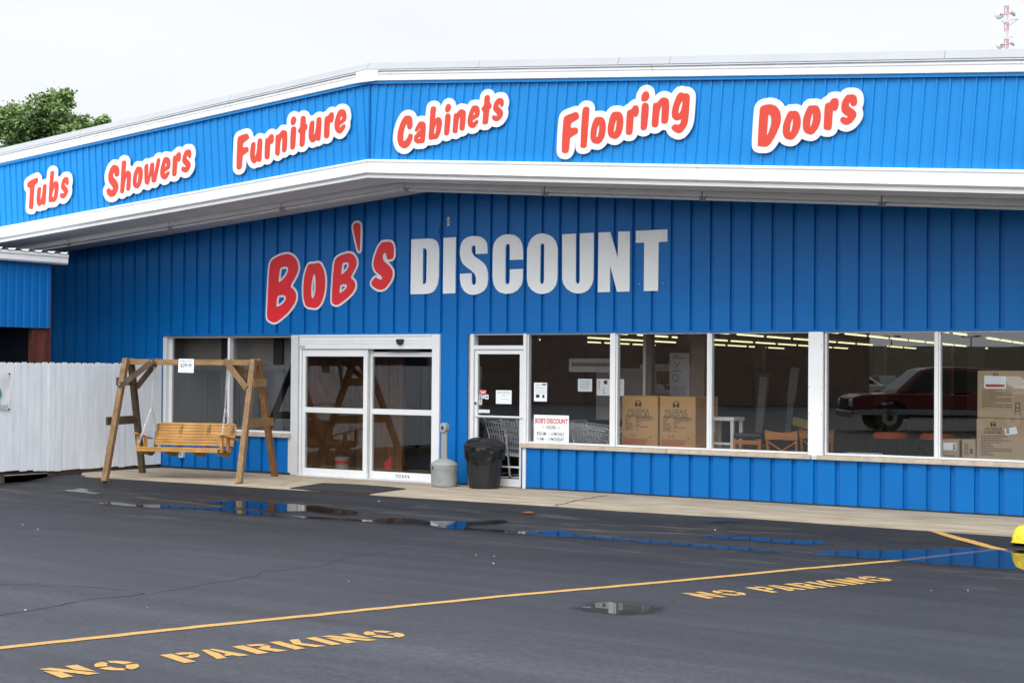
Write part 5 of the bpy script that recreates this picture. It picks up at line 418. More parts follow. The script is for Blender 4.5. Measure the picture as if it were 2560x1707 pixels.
DATA['BOB'] = [{"red":[[[-3.408,3.528],[-3.313,3.567],[-3.278,3.579],[-3.24,3.589],[-3.201,3.597],[-3.169,3.602],[-3.118,3.606],[-3.092,3.605],[-3.068,3.602],[-3.048,3.598],[-2.998,3.581],[-2.976,3.57],[-2.957,3.558],[-2.937,3.542],[-2.915,3.522],[-2.898,3.502],[-2.886,3.484],[-2.874,3.462],[-2.865,3.435],[-2.858,3.412],[-2.856,3.393],[-2.856,3.372],[-2.858,3.349],[-2.863,3.328],[-2.87,3.308],[-2.881,3.283],[-2.895,3.254],[-2.912,3.226],[-2.931,3.199],[-2.992,3.125],[-3.01,3.094],[-3.014,3.072],[-3.002,3.054],[-2.976,3.039],[-2.955,3.024],[-2.94,3.01],[-2.925,2.994],[-2.912,2.974],[-2.903,2.955],[-2.898,2.939],[-2.895,2.919],[-2.895,2.896],[-2.897,2.875],[-2.902,2.856],[-2.91,2.833],[-2.923,2.808],[-2.939,2.782],[-2.959,2.757],[-2.989,2.725],[-3.027,2.686],[-3.065,2.652],[-3.104,2.622],[-3.154,2.589],[-3.214,2.551],[-3.261,2.524],[-3.294,2.507],[-3.323,2.496],[-3.347,2.489],[-3.369,2.487],[-3.39,2.488],[-3.415,2.494],[-3.444,2.504],[-3.483,2.522],[-3.498,2.532],[-3.511,2.544],[-3.52,2.564],[-3.525,2.592],[-3.527,2.635],[-3.523,2.762],[-3.507,3.073],[-3.496,3.259],[-3.482,3.407],[-3.467,3.462],[-3.445,3.498]],[[-3.24,3.377],[-3.227,3.386],[-3.212,3.393],[-3.195,3.396],[-3.141,3.399],[-3.118,3.397],[-3.102,3.393],[-3.089,3.385],[-3.08,3.375],[-3.075,3.363],[-3.075,3.349],[-3.079,3.332],[-3.098,3.289],[-3.122,3.255],[-3.139,3.236],[-3.175,3.204],[-3.197,3.187],[-3.246,3.155],[-3.26,3.149],[-3.269,3.147],[-3.275,3.151],[-3.277,3.165],[-3.277,3.189],[-3.266,3.29],[-3.259,3.333],[-3.251,3.36]],[[-3.3,2.909],[-3.292,2.918],[-3.281,2.925],[-3.266,2.93],[-3.212,2.936],[-3.188,2.936],[-3.169,2.933],[-3.151,2.927],[-3.133,2.918],[-3.122,2.907],[-3.118,2.896],[-3.119,2.88],[-3.125,2.861],[-3.134,2.844],[-3.146,2.829],[-3.164,2.813],[-3.187,2.795],[-3.209,2.781],[-3.228,2.771],[-3.251,2.762],[-3.296,2.748],[-3.308,2.746],[-3.317,2.747],[-3.321,2.75],[-3.323,2.76],[-3.321,2.806],[-3.311,2.876],[-3.306,2.895]]],"back":[[[-3.396,2.455],[-3.371,2.453],[-3.343,2.455],[-3.311,2.464],[-3.283,2.475],[-3.245,2.495],[-3.196,2.523],[-3.135,2.561],[-3.083,2.596],[-3.043,2.627],[-3.003,2.662],[-2.933,2.735],[-2.911,2.763],[-2.893,2.791],[-2.88,2.819],[-2.869,2.847],[-2.863,2.871],[-2.861,2.895],[-2.861,2.919],[-2.865,2.947],[-2.873,2.971],[-2.883,2.991],[-2.896,3.011],[-2.915,3.033],[-2.935,3.051],[-2.977,3.079],[-2.978,3.083],[-2.963,3.107],[-2.907,3.175],[-2.884,3.207],[-2.865,3.239],[-2.849,3.271],[-2.832,3.315],[-2.825,3.343],[-2.822,3.375],[-2.822,3.395],[-2.825,3.419],[-2.842,3.471],[-2.855,3.499],[-2.871,3.523],[-2.891,3.545],[-2.919,3.571],[-2.955,3.597],[-2.983,3.611],[-3.015,3.623],[-3.039,3.631],[-3.067,3.636],[-3.091,3.639],[-3.143,3.639],[-3.207,3.63],[-3.287,3.612],[-3.367,3.583],[-3.427,3.556],[-3.471,3.52],[-3.5,3.471],[-3.516,3.411],[-3.535,3.183],[-3.557,2.763],[-3.561,2.635],[-3.559,2.587],[-3.553,2.555],[-3.542,2.531],[-3.535,2.519],[-3.519,2.506],[-3.499,2.492],[-3.459,2.474],[-3.427,2.462]],[[-3.287,2.786],[-3.288,2.791],[-3.282,2.843],[-3.277,2.871],[-3.271,2.891],[-3.259,2.896],[-3.239,2.9],[-3.191,2.902],[-3.175,2.899],[-3.155,2.89],[-3.153,2.887],[-3.163,2.863],[-3.171,2.853],[-3.187,2.838],[-3.208,2.823],[-3.241,2.803]],[[-3.239,3.2],[-3.241,3.203],[-3.241,3.207],[-3.232,3.287],[-3.225,3.327],[-3.219,3.347],[-3.215,3.353],[-3.203,3.36],[-3.171,3.364],[-3.127,3.363],[-3.111,3.359],[-3.109,3.355],[-3.109,3.351],[-3.119,3.323],[-3.13,3.303],[-3.147,3.279],[-3.181,3.243]]]},{"red":[[[-2.593,3.431],[-2.534,3.43],[-2.511,3.432],[-2.458,3.44],[-2.436,3.442],[-2.419,3.44],[-2.404,3.434],[-2.389,3.424],[-2.375,3.411],[-2.362,3.395],[-2.33,3.343],[-2.317,3.316],[-2.307,3.29],[-2.298,3.259],[-2.29,3.224],[-2.285,3.191],[-2.282,3.162],[-2.281,3.128],[-2.283,3.056],[-2.29,2.995],[-2.296,2.959],[-2.303,2.928],[-2.312,2.9],[-2.325,2.869],[-2.341,2.834],[-2.356,2.805],[-2.371,2.784],[-2.389,2.764],[-2.409,2.745],[-2.428,2.731],[-2.445,2.722],[-2.463,2.717],[-2.484,2.714],[-2.507,2.713],[-2.566,2.719],[-2.609,2.726],[-2.641,2.734],[-2.663,2.742],[-2.68,2.752],[-2.693,2.765],[-2.704,2.781],[-2.712,2.799],[-2.73,2.857],[-2.737,2.889],[-2.741,2.921],[-2.744,2.962],[-2.745,3.052],[-2.744,3.087],[-2.736,3.162],[-2.724,3.227],[-2.715,3.262],[-2.691,3.332],[-2.68,3.356],[-2.668,3.38],[-2.653,3.403],[-2.637,3.418],[-2.618,3.427]],[[-2.509,3.259],[-2.501,3.246],[-2.495,3.23],[-2.486,3.183],[-2.481,3.115],[-2.483,3.048],[-2.487,3.006],[-2.492,2.972],[-2.498,2.945],[-2.508,2.919],[-2.52,2.893],[-2.531,2.878],[-2.539,2.871],[-2.549,2.873],[-2.559,2.883],[-2.566,2.896],[-2.571,2.913],[-2.574,2.938],[-2.577,3.001],[-2.573,3.066],[-2.563,3.143],[-2.556,3.172],[-2.547,3.203],[-2.534,3.235],[-2.524,3.255],[-2.517,3.262]]],"back":[[[-2.537,2.681],[-2.509,2.679],[-2.481,2.68],[-2.457,2.683],[-2.433,2.69],[-2.406,2.705],[-2.389,2.718],[-2.364,2.741],[-2.343,2.765],[-2.326,2.789],[-2.293,2.856],[-2.271,2.917],[-2.263,2.953],[-2.256,2.989],[-2.252,3.025],[-2.248,3.085],[-2.248,3.165],[-2.256,3.229],[-2.275,3.301],[-2.286,3.329],[-2.301,3.36],[-2.337,3.418],[-2.349,3.433],[-2.369,3.451],[-2.389,3.464],[-2.413,3.473],[-2.437,3.476],[-2.533,3.465],[-2.597,3.465],[-2.629,3.459],[-2.658,3.445],[-2.682,3.421],[-2.71,3.373],[-2.722,3.345],[-2.735,3.309],[-2.757,3.237],[-2.77,3.169],[-2.775,3.125],[-2.779,3.053],[-2.777,2.961],[-2.775,2.921],[-2.77,2.885],[-2.763,2.849],[-2.753,2.813],[-2.741,2.781],[-2.733,2.764],[-2.717,2.741],[-2.701,2.726],[-2.677,2.711],[-2.649,2.701],[-2.617,2.693]],[[-2.537,2.938],[-2.54,2.945],[-2.542,2.969],[-2.542,3.029],[-2.534,3.105],[-2.529,3.137],[-2.521,3.171],[-2.518,3.161],[-2.515,3.113],[-2.518,3.049],[-2.526,2.977]]]},{"red":[[[-2.044,3.515],[-1.97,3.545],[-1.938,3.554],[-1.861,3.571],[-1.827,3.576],[-1.801,3.577],[-1.776,3.575],[-1.752,3.569],[-1.731,3.562],[-1.714,3.552],[-1.696,3.539],[-1.677,3.521],[-1.663,3.503],[-1.653,3.487],[-1.645,3.466],[-1.639,3.442],[-1.635,3.422],[-1.635,3.405],[-1.638,3.387],[-1.644,3.369],[-1.654,3.346],[-1.693,3.286],[-1.725,3.241],[-1.743,3.207],[-1.747,3.184],[-1.737,3.167],[-1.715,3.156],[-1.697,3.144],[-1.685,3.132],[-1.675,3.116],[-1.666,3.097],[-1.661,3.079],[-1.66,3.063],[-1.661,3.044],[-1.664,3.021],[-1.673,3.001],[-1.685,2.981],[-1.706,2.957],[-1.734,2.929],[-1.765,2.903],[-1.798,2.878],[-1.844,2.849],[-1.901,2.815],[-1.975,2.774],[-2.001,2.764],[-2.022,2.758],[-2.041,2.756],[-2.059,2.758],[-2.08,2.763],[-2.105,2.771],[-2.123,2.782],[-2.133,2.795],[-2.139,2.812],[-2.14,2.835],[-2.137,2.976],[-2.128,3.141],[-2.123,3.21],[-2.106,3.379],[-2.092,3.445],[-2.073,3.486]],[[-1.92,3.417],[-1.912,3.423],[-1.901,3.427],[-1.889,3.429],[-1.845,3.429],[-1.827,3.427],[-1.815,3.423],[-1.805,3.416],[-1.799,3.406],[-1.797,3.395],[-1.798,3.383],[-1.804,3.365],[-1.814,3.343],[-1.827,3.324],[-1.843,3.307],[-1.866,3.287],[-1.897,3.266],[-1.933,3.244],[-1.942,3.241],[-1.947,3.244],[-1.95,3.255],[-1.946,3.306],[-1.933,3.384],[-1.927,3.404]],[[-1.958,3.07],[-1.947,3.076],[-1.935,3.08],[-1.92,3.082],[-1.873,3.083],[-1.853,3.08],[-1.841,3.076],[-1.833,3.069],[-1.829,3.06],[-1.829,3.05],[-1.833,3.04],[-1.842,3.027],[-1.856,3.012],[-1.871,2.998],[-1.887,2.986],[-1.908,2.974],[-1.955,2.951],[-1.967,2.946],[-1.976,2.945],[-1.982,2.948],[-1.984,2.956],[-1.985,2.969],[-1.982,2.991],[-1.977,3.022],[-1.972,3.045],[-1.966,3.059]]],"back":[[[-2.066,2.724],[-2.036,2.723],[-2.016,2.725],[-1.988,2.732],[-1.96,2.744],[-1.928,2.76],[-1.825,2.82],[-1.78,2.849],[-1.748,2.873],[-1.71,2.904],[-1.68,2.934],[-1.66,2.958],[-1.641,2.988],[-1.632,3.012],[-1.627,3.044],[-1.626,3.064],[-1.628,3.084],[-1.635,3.108],[-1.645,3.132],[-1.66,3.155],[-1.676,3.171],[-1.71,3.192],[-1.71,3.196],[-1.695,3.224],[-1.64,3.304],[-1.614,3.352],[-1.605,3.38],[-1.602,3.4],[-1.602,3.428],[-1.613,3.476],[-1.622,3.5],[-1.636,3.524],[-1.652,3.543],[-1.674,3.564],[-1.696,3.582],[-1.716,3.592],[-1.74,3.601],[-1.772,3.608],[-1.8,3.611],[-1.828,3.61],[-1.864,3.605],[-1.908,3.596],[-1.98,3.577],[-2.056,3.547],[-2.067,3.54],[-2.102,3.504],[-2.124,3.456],[-2.14,3.384],[-2.157,3.212],[-2.171,2.976],[-2.174,2.868],[-2.173,2.808],[-2.164,2.78],[-2.144,2.755],[-2.116,2.739],[-2.088,2.729]],[[-1.944,2.993],[-1.947,2.996],[-1.944,3.016],[-1.938,3.036],[-1.934,3.044],[-1.916,3.049],[-1.873,3.048],[-1.872,3.044],[-1.893,3.024],[-1.908,3.013]],[[-1.908,3.299],[-1.911,3.3],[-1.911,3.304],[-1.906,3.344],[-1.9,3.376],[-1.895,3.392],[-1.888,3.395],[-1.868,3.396],[-1.832,3.393],[-1.832,3.388],[-1.836,3.376],[-1.843,3.36],[-1.854,3.344],[-1.868,3.33]]]},{"red":[[[-1.715,4.01],[-1.707,4.022],[-1.698,4.032],[-1.69,4.039],[-1.664,4.051],[-1.651,4.055],[-1.639,4.056],[-1.608,4.05],[-1.596,4.045],[-1.587,4.038],[-1.579,4.028],[-1.573,4.015],[-1.569,3.999],[-1.564,3.954],[-1.566,3.776],[-1.568,3.7],[-1.571,3.647],[-1.575,3.617],[-1.582,3.601],[-1.592,3.599],[-1.601,3.606],[-1.609,3.62],[-1.62,3.645],[-1.633,3.682],[-1.659,3.766],[-1.698,3.899],[-1.711,3.953],[-1.716,3.987]]],"back":[[[-1.603,3.567],[-1.588,3.566],[-1.572,3.568],[-1.564,3.572],[-1.553,3.583],[-1.542,3.611],[-1.537,3.643],[-1.534,3.7],[-1.53,3.88],[-1.532,3.983],[-1.536,4.008],[-1.541,4.027],[-1.551,4.048],[-1.564,4.064],[-1.58,4.075],[-1.6,4.083],[-1.632,4.089],[-1.652,4.089],[-1.672,4.085],[-1.692,4.077],[-1.708,4.068],[-1.723,4.056],[-1.733,4.043],[-1.746,4.024],[-1.749,4.011],[-1.75,3.983],[-1.744,3.947],[-1.73,3.888],[-1.679,3.716],[-1.653,3.635],[-1.639,3.603],[-1.628,3.586],[-1.62,3.578]]]},{"red":[[[-1.251,3.557],[-1.22,3.62],[-1.207,3.642],[-1.19,3.665],[-1.154,3.704],[-1.142,3.715],[-1.129,3.722],[-1.118,3.725],[-1.081,3.729],[-1.012,3.729],[-0.981,3.727],[-0.96,3.723],[-0.943,3.716],[-0.929,3.705],[-0.918,3.693],[-0.91,3.679],[-0.903,3.659],[-0.897,3.634],[-0.893,3.609],[-0.891,3.553],[-0.892,3.516],[-0.898,3.489],[-0.909,3.471],[-0.927,3.459],[-0.973,3.448],[-0.988,3.447],[-1.001,3.449],[-1.013,3.454],[-1.022,3.462],[-1.028,3.471],[-1.033,3.485],[-1.04,3.519],[-1.049,3.541],[-1.056,3.55],[-1.063,3.556],[-1.069,3.557],[-1.078,3.555],[-1.087,3.549],[-1.095,3.542],[-1.101,3.534],[-1.106,3.522],[-1.111,3.506],[-1.113,3.492],[-1.112,3.48],[-1.108,3.466],[-1.101,3.45],[-1.09,3.435],[-1.075,3.421],[-1.053,3.404],[-0.998,3.366],[-0.979,3.349],[-0.939,3.308],[-0.925,3.288],[-0.916,3.27],[-0.912,3.251],[-0.911,3.229],[-0.912,3.208],[-0.916,3.19],[-0.923,3.169],[-0.933,3.144],[-0.946,3.121],[-0.962,3.099],[-0.984,3.073],[-1.014,3.042],[-1.038,3.019],[-1.057,3.005],[-1.077,2.994],[-1.097,2.987],[-1.115,2.983],[-1.132,2.981],[-1.153,2.98],[-1.177,2.982],[-1.199,2.986],[-1.22,2.992],[-1.244,3.002],[-1.272,3.017],[-1.294,3.031],[-1.309,3.043],[-1.322,3.057],[-1.332,3.073],[-1.334,3.089],[-1.329,3.106],[-1.314,3.127],[-1.291,3.153],[-1.27,3.17],[-1.254,3.176],[-1.237,3.174],[-1.189,3.151],[-1.159,3.14],[-1.146,3.138],[-1.137,3.139],[-1.129,3.143],[-1.122,3.151],[-1.118,3.159],[-1.119,3.166],[-1.122,3.175],[-1.129,3.186],[-1.141,3.198],[-1.18,3.224],[-1.212,3.242],[-1.237,3.26],[-1.255,3.279],[-1.271,3.302],[-1.284,3.331],[-1.293,3.355],[-1.297,3.375],[-1.298,3.396],[-1.289,3.453],[-1.271,3.509]]],"back":[[[-1.183,2.948],[-1.13,2.947],[-1.09,2.954],[-1.06,2.964],[-1.038,2.977],[-1.018,2.992],[-0.99,3.017],[-0.958,3.051],[-0.936,3.076],[-0.919,3.1],[-0.902,3.13],[-0.883,3.18],[-0.878,3.208],[-0.878,3.252],[-0.884,3.28],[-0.895,3.304],[-0.912,3.328],[-0.937,3.356],[-0.974,3.39],[-1.004,3.412],[-0.998,3.414],[-0.97,3.414],[-0.942,3.419],[-0.914,3.427],[-0.89,3.443],[-0.881,3.452],[-0.867,3.476],[-0.858,3.512],[-0.857,3.556],[-0.859,3.612],[-0.869,3.664],[-0.878,3.691],[-0.89,3.712],[-0.906,3.731],[-0.926,3.745],[-0.95,3.756],[-0.978,3.761],[-1.01,3.764],[-1.086,3.763],[-1.126,3.758],[-1.142,3.753],[-1.162,3.742],[-1.178,3.728],[-1.214,3.688],[-1.234,3.662],[-1.25,3.636],[-1.267,3.604],[-1.294,3.544],[-1.317,3.48],[-1.325,3.444],[-1.331,3.4],[-1.331,3.372],[-1.325,3.344],[-1.315,3.316],[-1.302,3.288],[-1.282,3.258],[-1.258,3.234],[-1.221,3.208],[-1.226,3.207],[-1.254,3.21],[-1.266,3.208],[-1.29,3.197],[-1.314,3.178],[-1.341,3.148],[-1.36,3.12],[-1.368,3.092],[-1.365,3.064],[-1.361,3.056],[-1.346,3.033],[-1.33,3.016],[-1.31,3.001],[-1.262,2.974],[-1.234,2.961],[-1.206,2.952]]]}]
DATA['DIS'] = [[[[-0.554,3.749],[-0.265,3.75],[-0.238,3.75],[-0.212,3.748],[-0.17,3.744],[-0.15,3.741],[-0.132,3.735],[-0.107,3.725],[-0.09,3.716],[-0.076,3.705],[-0.058,3.686],[-0.047,3.671],[-0.039,3.655],[-0.03,3.628],[-0.025,3.609],[-0.023,3.59],[-0.021,3.559],[-0.02,3.538],[-0.019,3.517],[-0.021,3.198],[-0.022,3.166],[-0.025,3.135],[-0.032,3.086],[-0.037,3.061],[-0.046,3.037],[-0.062,3.0],[-0.072,2.982],[-0.085,2.966],[-0.105,2.945],[-0.121,2.931],[-0.142,2.922],[-0.173,2.912],[-0.197,2.905],[-0.221,2.902],[-0.258,2.9],[-0.285,2.898],[-0.311,2.898],[-0.561,2.898]],[[-0.328,3.604],[-0.301,3.602],[-0.293,3.6],[-0.285,3.597],[-0.275,3.591],[-0.269,3.586],[-0.265,3.58],[-0.259,3.568],[-0.256,3.559],[-0.255,3.551],[-0.253,3.538],[-0.253,3.528],[-0.253,3.519],[-0.259,3.111],[-0.26,3.101],[-0.261,3.092],[-0.265,3.077],[-0.268,3.071],[-0.273,3.065],[-0.28,3.058],[-0.287,3.054],[-0.295,3.052],[-0.329,3.047]]],[[[0.061,3.748],[0.293,3.749],[0.291,2.899],[0.06,2.895]]],[[[0.662,3.48],[0.878,3.482],[0.877,3.537],[0.876,3.56],[0.874,3.583],[0.868,3.628],[0.863,3.647],[0.852,3.663],[0.834,3.685],[0.819,3.7],[0.801,3.711],[0.761,3.731],[0.735,3.741],[0.707,3.747],[0.662,3.752],[0.63,3.755],[0.598,3.754],[0.553,3.75],[0.524,3.745],[0.498,3.735],[0.461,3.718],[0.44,3.705],[0.424,3.689],[0.405,3.665],[0.393,3.646],[0.386,3.626],[0.377,3.586],[0.373,3.56],[0.372,3.534],[0.372,3.494],[0.374,3.472],[0.379,3.451],[0.387,3.422],[0.394,3.402],[0.404,3.383],[0.419,3.358],[0.433,3.34],[0.45,3.325],[0.484,3.301],[0.507,3.284],[0.53,3.269],[0.574,3.241],[0.592,3.229],[0.609,3.216],[0.63,3.198],[0.644,3.183],[0.654,3.167],[0.665,3.141],[0.671,3.122],[0.673,3.103],[0.674,3.063],[0.672,3.053],[0.669,3.044],[0.659,3.029],[0.655,3.024],[0.649,3.021],[0.639,3.018],[0.632,3.017],[0.624,3.019],[0.615,3.022],[0.608,3.025],[0.605,3.03],[0.598,3.046],[0.595,3.055],[0.594,3.064],[0.587,3.195],[0.375,3.191],[0.377,3.13],[0.379,3.104],[0.383,3.078],[0.396,3.022],[0.405,2.999],[0.418,2.976],[0.44,2.948],[0.459,2.928],[0.482,2.912],[0.518,2.891],[0.544,2.88],[0.571,2.874],[0.61,2.869],[0.638,2.868],[0.666,2.872],[0.715,2.881],[0.744,2.888],[0.77,2.899],[0.803,2.915],[0.826,2.93],[0.844,2.948],[0.865,2.976],[0.877,2.997],[0.884,3.02],[0.891,3.071],[0.894,3.1],[0.893,3.128],[0.891,3.171],[0.888,3.195],[0.882,3.219],[0.873,3.252],[0.865,3.273],[0.851,3.293],[0.83,3.318],[0.813,3.335],[0.793,3.352],[0.762,3.374],[0.739,3.39],[0.715,3.405],[0.663,3.434],[0.645,3.447],[0.629,3.462],[0.609,3.485],[0.598,3.501],[0.592,3.518],[0.586,3.55],[0.585,3.561],[0.587,3.573],[0.592,3.592],[0.596,3.599],[0.604,3.605],[0.618,3.611],[0.626,3.613],[0.634,3.611],[0.644,3.607],[0.651,3.602],[0.654,3.595],[0.658,3.578],[0.66,3.568],[0.661,3.557]]],[[[1.283,3.372],[1.517,3.373],[1.516,3.503],[1.514,3.529],[1.51,3.555],[1.502,3.59],[1.494,3.615],[1.481,3.638],[1.46,3.668],[1.442,3.688],[1.42,3.705],[1.387,3.725],[1.361,3.738],[1.333,3.745],[1.283,3.754],[1.249,3.757],[1.215,3.755],[1.169,3.749],[1.136,3.742],[1.107,3.729],[1.067,3.707],[1.044,3.691],[1.026,3.67],[1.005,3.639],[0.993,3.616],[0.985,3.591],[0.98,3.557],[0.976,3.53],[0.975,3.504],[0.974,3.17],[0.974,3.141],[0.977,3.113],[0.982,3.074],[0.987,3.046],[0.998,3.019],[1.016,2.982],[1.03,2.96],[1.05,2.94],[1.079,2.915],[1.103,2.899],[1.131,2.889],[1.174,2.878],[1.205,2.873],[1.237,2.872],[1.285,2.874],[1.318,2.878],[1.349,2.887],[1.39,2.904],[1.419,2.918],[1.442,2.938],[1.473,2.971],[1.489,2.993],[1.5,3.017],[1.509,3.051],[1.515,3.076],[1.517,3.103],[1.518,3.234],[1.286,3.234],[1.284,3.067],[1.283,3.056],[1.28,3.046],[1.273,3.029],[1.27,3.023],[1.263,3.02],[1.253,3.016],[1.245,3.015],[1.237,3.017],[1.227,3.02],[1.22,3.024],[1.217,3.03],[1.21,3.047],[1.207,3.058],[1.206,3.069],[1.204,3.554],[1.205,3.566],[1.207,3.577],[1.214,3.597],[1.217,3.603],[1.224,3.607],[1.236,3.611],[1.245,3.613],[1.253,3.611],[1.264,3.606],[1.271,3.601],[1.275,3.595],[1.28,3.575],[1.283,3.563],[1.283,3.551]]],[[[1.59,3.082],[1.589,3.1],[1.588,3.118],[1.589,3.495],[1.591,3.526],[1.599,3.557],[1.613,3.603],[1.624,3.627],[1.64,3.649],[1.666,3.679],[1.684,3.696],[1.706,3.71],[1.742,3.727],[1.763,3.736],[1.787,3.74],[1.819,3.744],[1.843,3.745],[1.867,3.743],[1.906,3.736],[1.933,3.729],[1.958,3.719],[1.999,3.7],[2.022,3.687],[2.042,3.671],[2.066,3.646],[2.082,3.627],[2.093,3.605],[2.105,3.574],[2.112,3.55],[2.116,3.527],[2.118,3.491],[2.12,3.466],[2.12,3.441],[2.119,3.107],[2.117,3.079],[2.113,3.051],[2.105,3.013],[2.096,2.987],[2.082,2.964],[2.058,2.934],[2.038,2.914],[2.014,2.898],[1.977,2.88],[1.95,2.869],[1.921,2.863],[1.878,2.858],[1.851,2.857],[1.824,2.86],[1.787,2.866],[1.761,2.873],[1.736,2.884],[1.703,2.902],[1.68,2.916],[1.661,2.934],[1.631,2.965],[1.619,2.981],[1.611,2.998],[1.603,3.023],[1.597,3.04],[1.594,3.058]],[[1.823,3.552],[1.823,3.561],[1.826,3.57],[1.832,3.584],[1.835,3.59],[1.841,3.593],[1.85,3.597],[1.856,3.598],[1.863,3.596],[1.873,3.592],[1.878,3.588],[1.881,3.582],[1.886,3.562],[1.888,3.55],[1.889,3.538],[1.889,3.063],[1.888,3.05],[1.885,3.038],[1.877,3.016],[1.873,3.011],[1.868,3.007],[1.859,3.003],[1.852,3.002],[1.845,3.004],[1.836,3.01],[1.831,3.014],[1.827,3.02],[1.822,3.041],[1.82,3.052],[1.819,3.064]]],[[[2.197,3.718],[2.428,3.719],[2.431,3.048],[2.432,3.038],[2.435,3.027],[2.442,3.009],[2.445,3.004],[2.45,3.001],[2.458,2.997],[2.464,2.995],[2.47,2.996],[2.481,3.0],[2.486,3.004],[2.49,3.009],[2.496,3.026],[2.498,3.036],[2.499,3.046],[2.495,3.719],[2.729,3.72],[2.729,3.089],[2.728,3.064],[2.724,3.039],[2.716,3.006],[2.708,2.982],[2.695,2.96],[2.665,2.921],[2.646,2.902],[2.623,2.887],[2.587,2.871],[2.561,2.862],[2.533,2.857],[2.494,2.853],[2.465,2.853],[2.436,2.857],[2.396,2.865],[2.368,2.874],[2.341,2.886],[2.302,2.91],[2.28,2.925],[2.261,2.944],[2.239,2.972],[2.225,2.993],[2.216,3.015],[2.207,3.045],[2.202,3.068],[2.201,3.092]]],[[[2.809,3.719],[3.002,3.719],[3.128,3.342],[3.132,3.72],[3.323,3.716],[3.322,2.863],[3.119,2.865],[3.001,3.247],[3.002,2.863],[2.803,2.863]]],[[[3.419,3.718],[3.92,3.719],[3.921,3.548],[3.784,3.548],[3.778,2.864],[3.552,2.867],[3.554,3.548],[3.42,3.549]]]]
DATA['pud'] = [[[-2.003,-5.008],[-2.089,-4.68],[-1.835,-4.658],[-1.519,-4.761],[-1.243,-4.576],[-0.793,-4.563],[-0.536,-4.495],[-0.409,-4.427],[-0.375,-4.229],[-0.518,-4.03],[-0.812,-3.945],[-1.064,-3.892],[-0.961,-3.549],[-0.732,-3.439],[-0.559,-3.412],[-0.33,-3.448],[-0.048,-3.367],[0.156,-3.369],[0.318,-3.417],[0.375,-3.3],[0.732,-3.502],[1.206,-3.562],[1.577,-3.818],[1.688,-4.044],[1.544,-4.22],[1.28,-4.149],[0.873,-4.056],[0.64,-4.307],[0.728,-4.378],[0.467,-4.392],[0.142,-4.257],[-0.101,-4.283],[-0.11,-4.457],[0.114,-4.511],[0.282,-4.409],[0.636,-4.577],[0.981,-4.677],[1.103,-4.823],[0.899,-4.833],[0.577,-4.905],[0.269,-4.838],[-0.117,-4.76],[-0.529,-4.825],[-1.076,-4.926],[-1.545,-4.957],[-1.896,-4.886]],[[1.137,-4.664],[1.355,-4.612],[1.604,-4.566],[2.009,-4.541],[2.298,-4.486],[2.227,-4.222],[2.337,-4.077],[2.655,-4.061],[2.919,-4.197],[2.998,-4.05],[3.212,-3.939],[3.395,-3.937],[3.399,-3.678],[3.455,-3.489],[3.676,-3.545],[3.734,-3.976],[3.606,-4.239],[3.706,-4.507],[3.971,-4.508],[4.213,-4.498],[4.453,-4.513],[4.441,-4.512],[4.639,-4.408],[4.645,-4.228],[4.727,-4.088],[4.897,-4.207],[5.089,-4.425],[5.477,-4.434],[5.918,-4.417],[6.112,-4.448],[6.575,-4.465],[6.789,-4.43],[7.284,-4.408],[7.272,-4.508],[7.547,-4.482],[7.753,-4.481],[7.617,-4.637],[7.345,-4.664],[6.972,-4.712],[7.119,-4.678],[6.685,-4.638],[6.23,-4.666],[5.911,-4.603],[5.548,-4.633],[5.2,-4.625],[4.941,-4.731],[4.786,-4.637],[4.569,-4.708],[4.441,-4.66],[4.581,-4.708],[4.367,-4.728],[4.019,-4.649],[3.814,-4.732],[3.578,-4.737],[3.263,-4.589],[2.986,-4.535],[2.653,-4.658],[2.264,-4.684],[1.868,-4.71],[1.493,-4.771]],[[6.309,-3.647],[6.393,-3.414],[6.73,-3.224],[6.413,-3.588],[6.756,-3.415],[7.046,-3.434],[7.32,-3.432],[7.593,-3.309],[7.745,-3.482],[7.647,-3.755],[7.403,-3.745],[7.185,-3.741],[6.851,-3.734],[6.566,-3.896],[6.924,-3.639],[6.657,-3.73],[6.41,-3.759]],[[7.91,-4.49],[8.082,-4.178],[8.251,-3.97],[8.617,-3.61],[8.934,-3.234],[9.144,-2.968],[9.388,-2.885],[9.632,-2.773],[9.937,-2.701],[10.428,-4.564],[10.131,-4.535],[9.891,-4.564],[9.644,-4.553],[9.38,-4.573],[9.111,-4.525],[8.955,-4.48],[8.703,-4.505],[8.473,-4.534],[8.233,-4.545],[8.007,-4.542]],[[5.867,-2.516],[5.962,-2.399],[6.203,-2.364],[6.202,-2.46],[5.965,-2.548]],[[8.089,-9.248],[8.117,-9.124],[8.096,-9.017],[8.052,-8.967],[8.069,-8.889],[8.163,-8.809],[8.222,-8.864],[8.274,-8.761],[8.343,-8.761],[8.469,-8.815],[8.528,-8.811],[8.613,-8.907],[8.611,-9.002],[8.625,-9.125],[8.573,-9.232],[8.526,-9.325],[8.44,-9.36],[8.345,-9.359],[8.24,-9.34]],[[-4.097,-3.786],[-4.247,-3.283],[-3.934,-3.387],[-3.716,-3.648],[-3.269,-3.794],[-3.24,-3.936],[-3.624,-3.83]]]
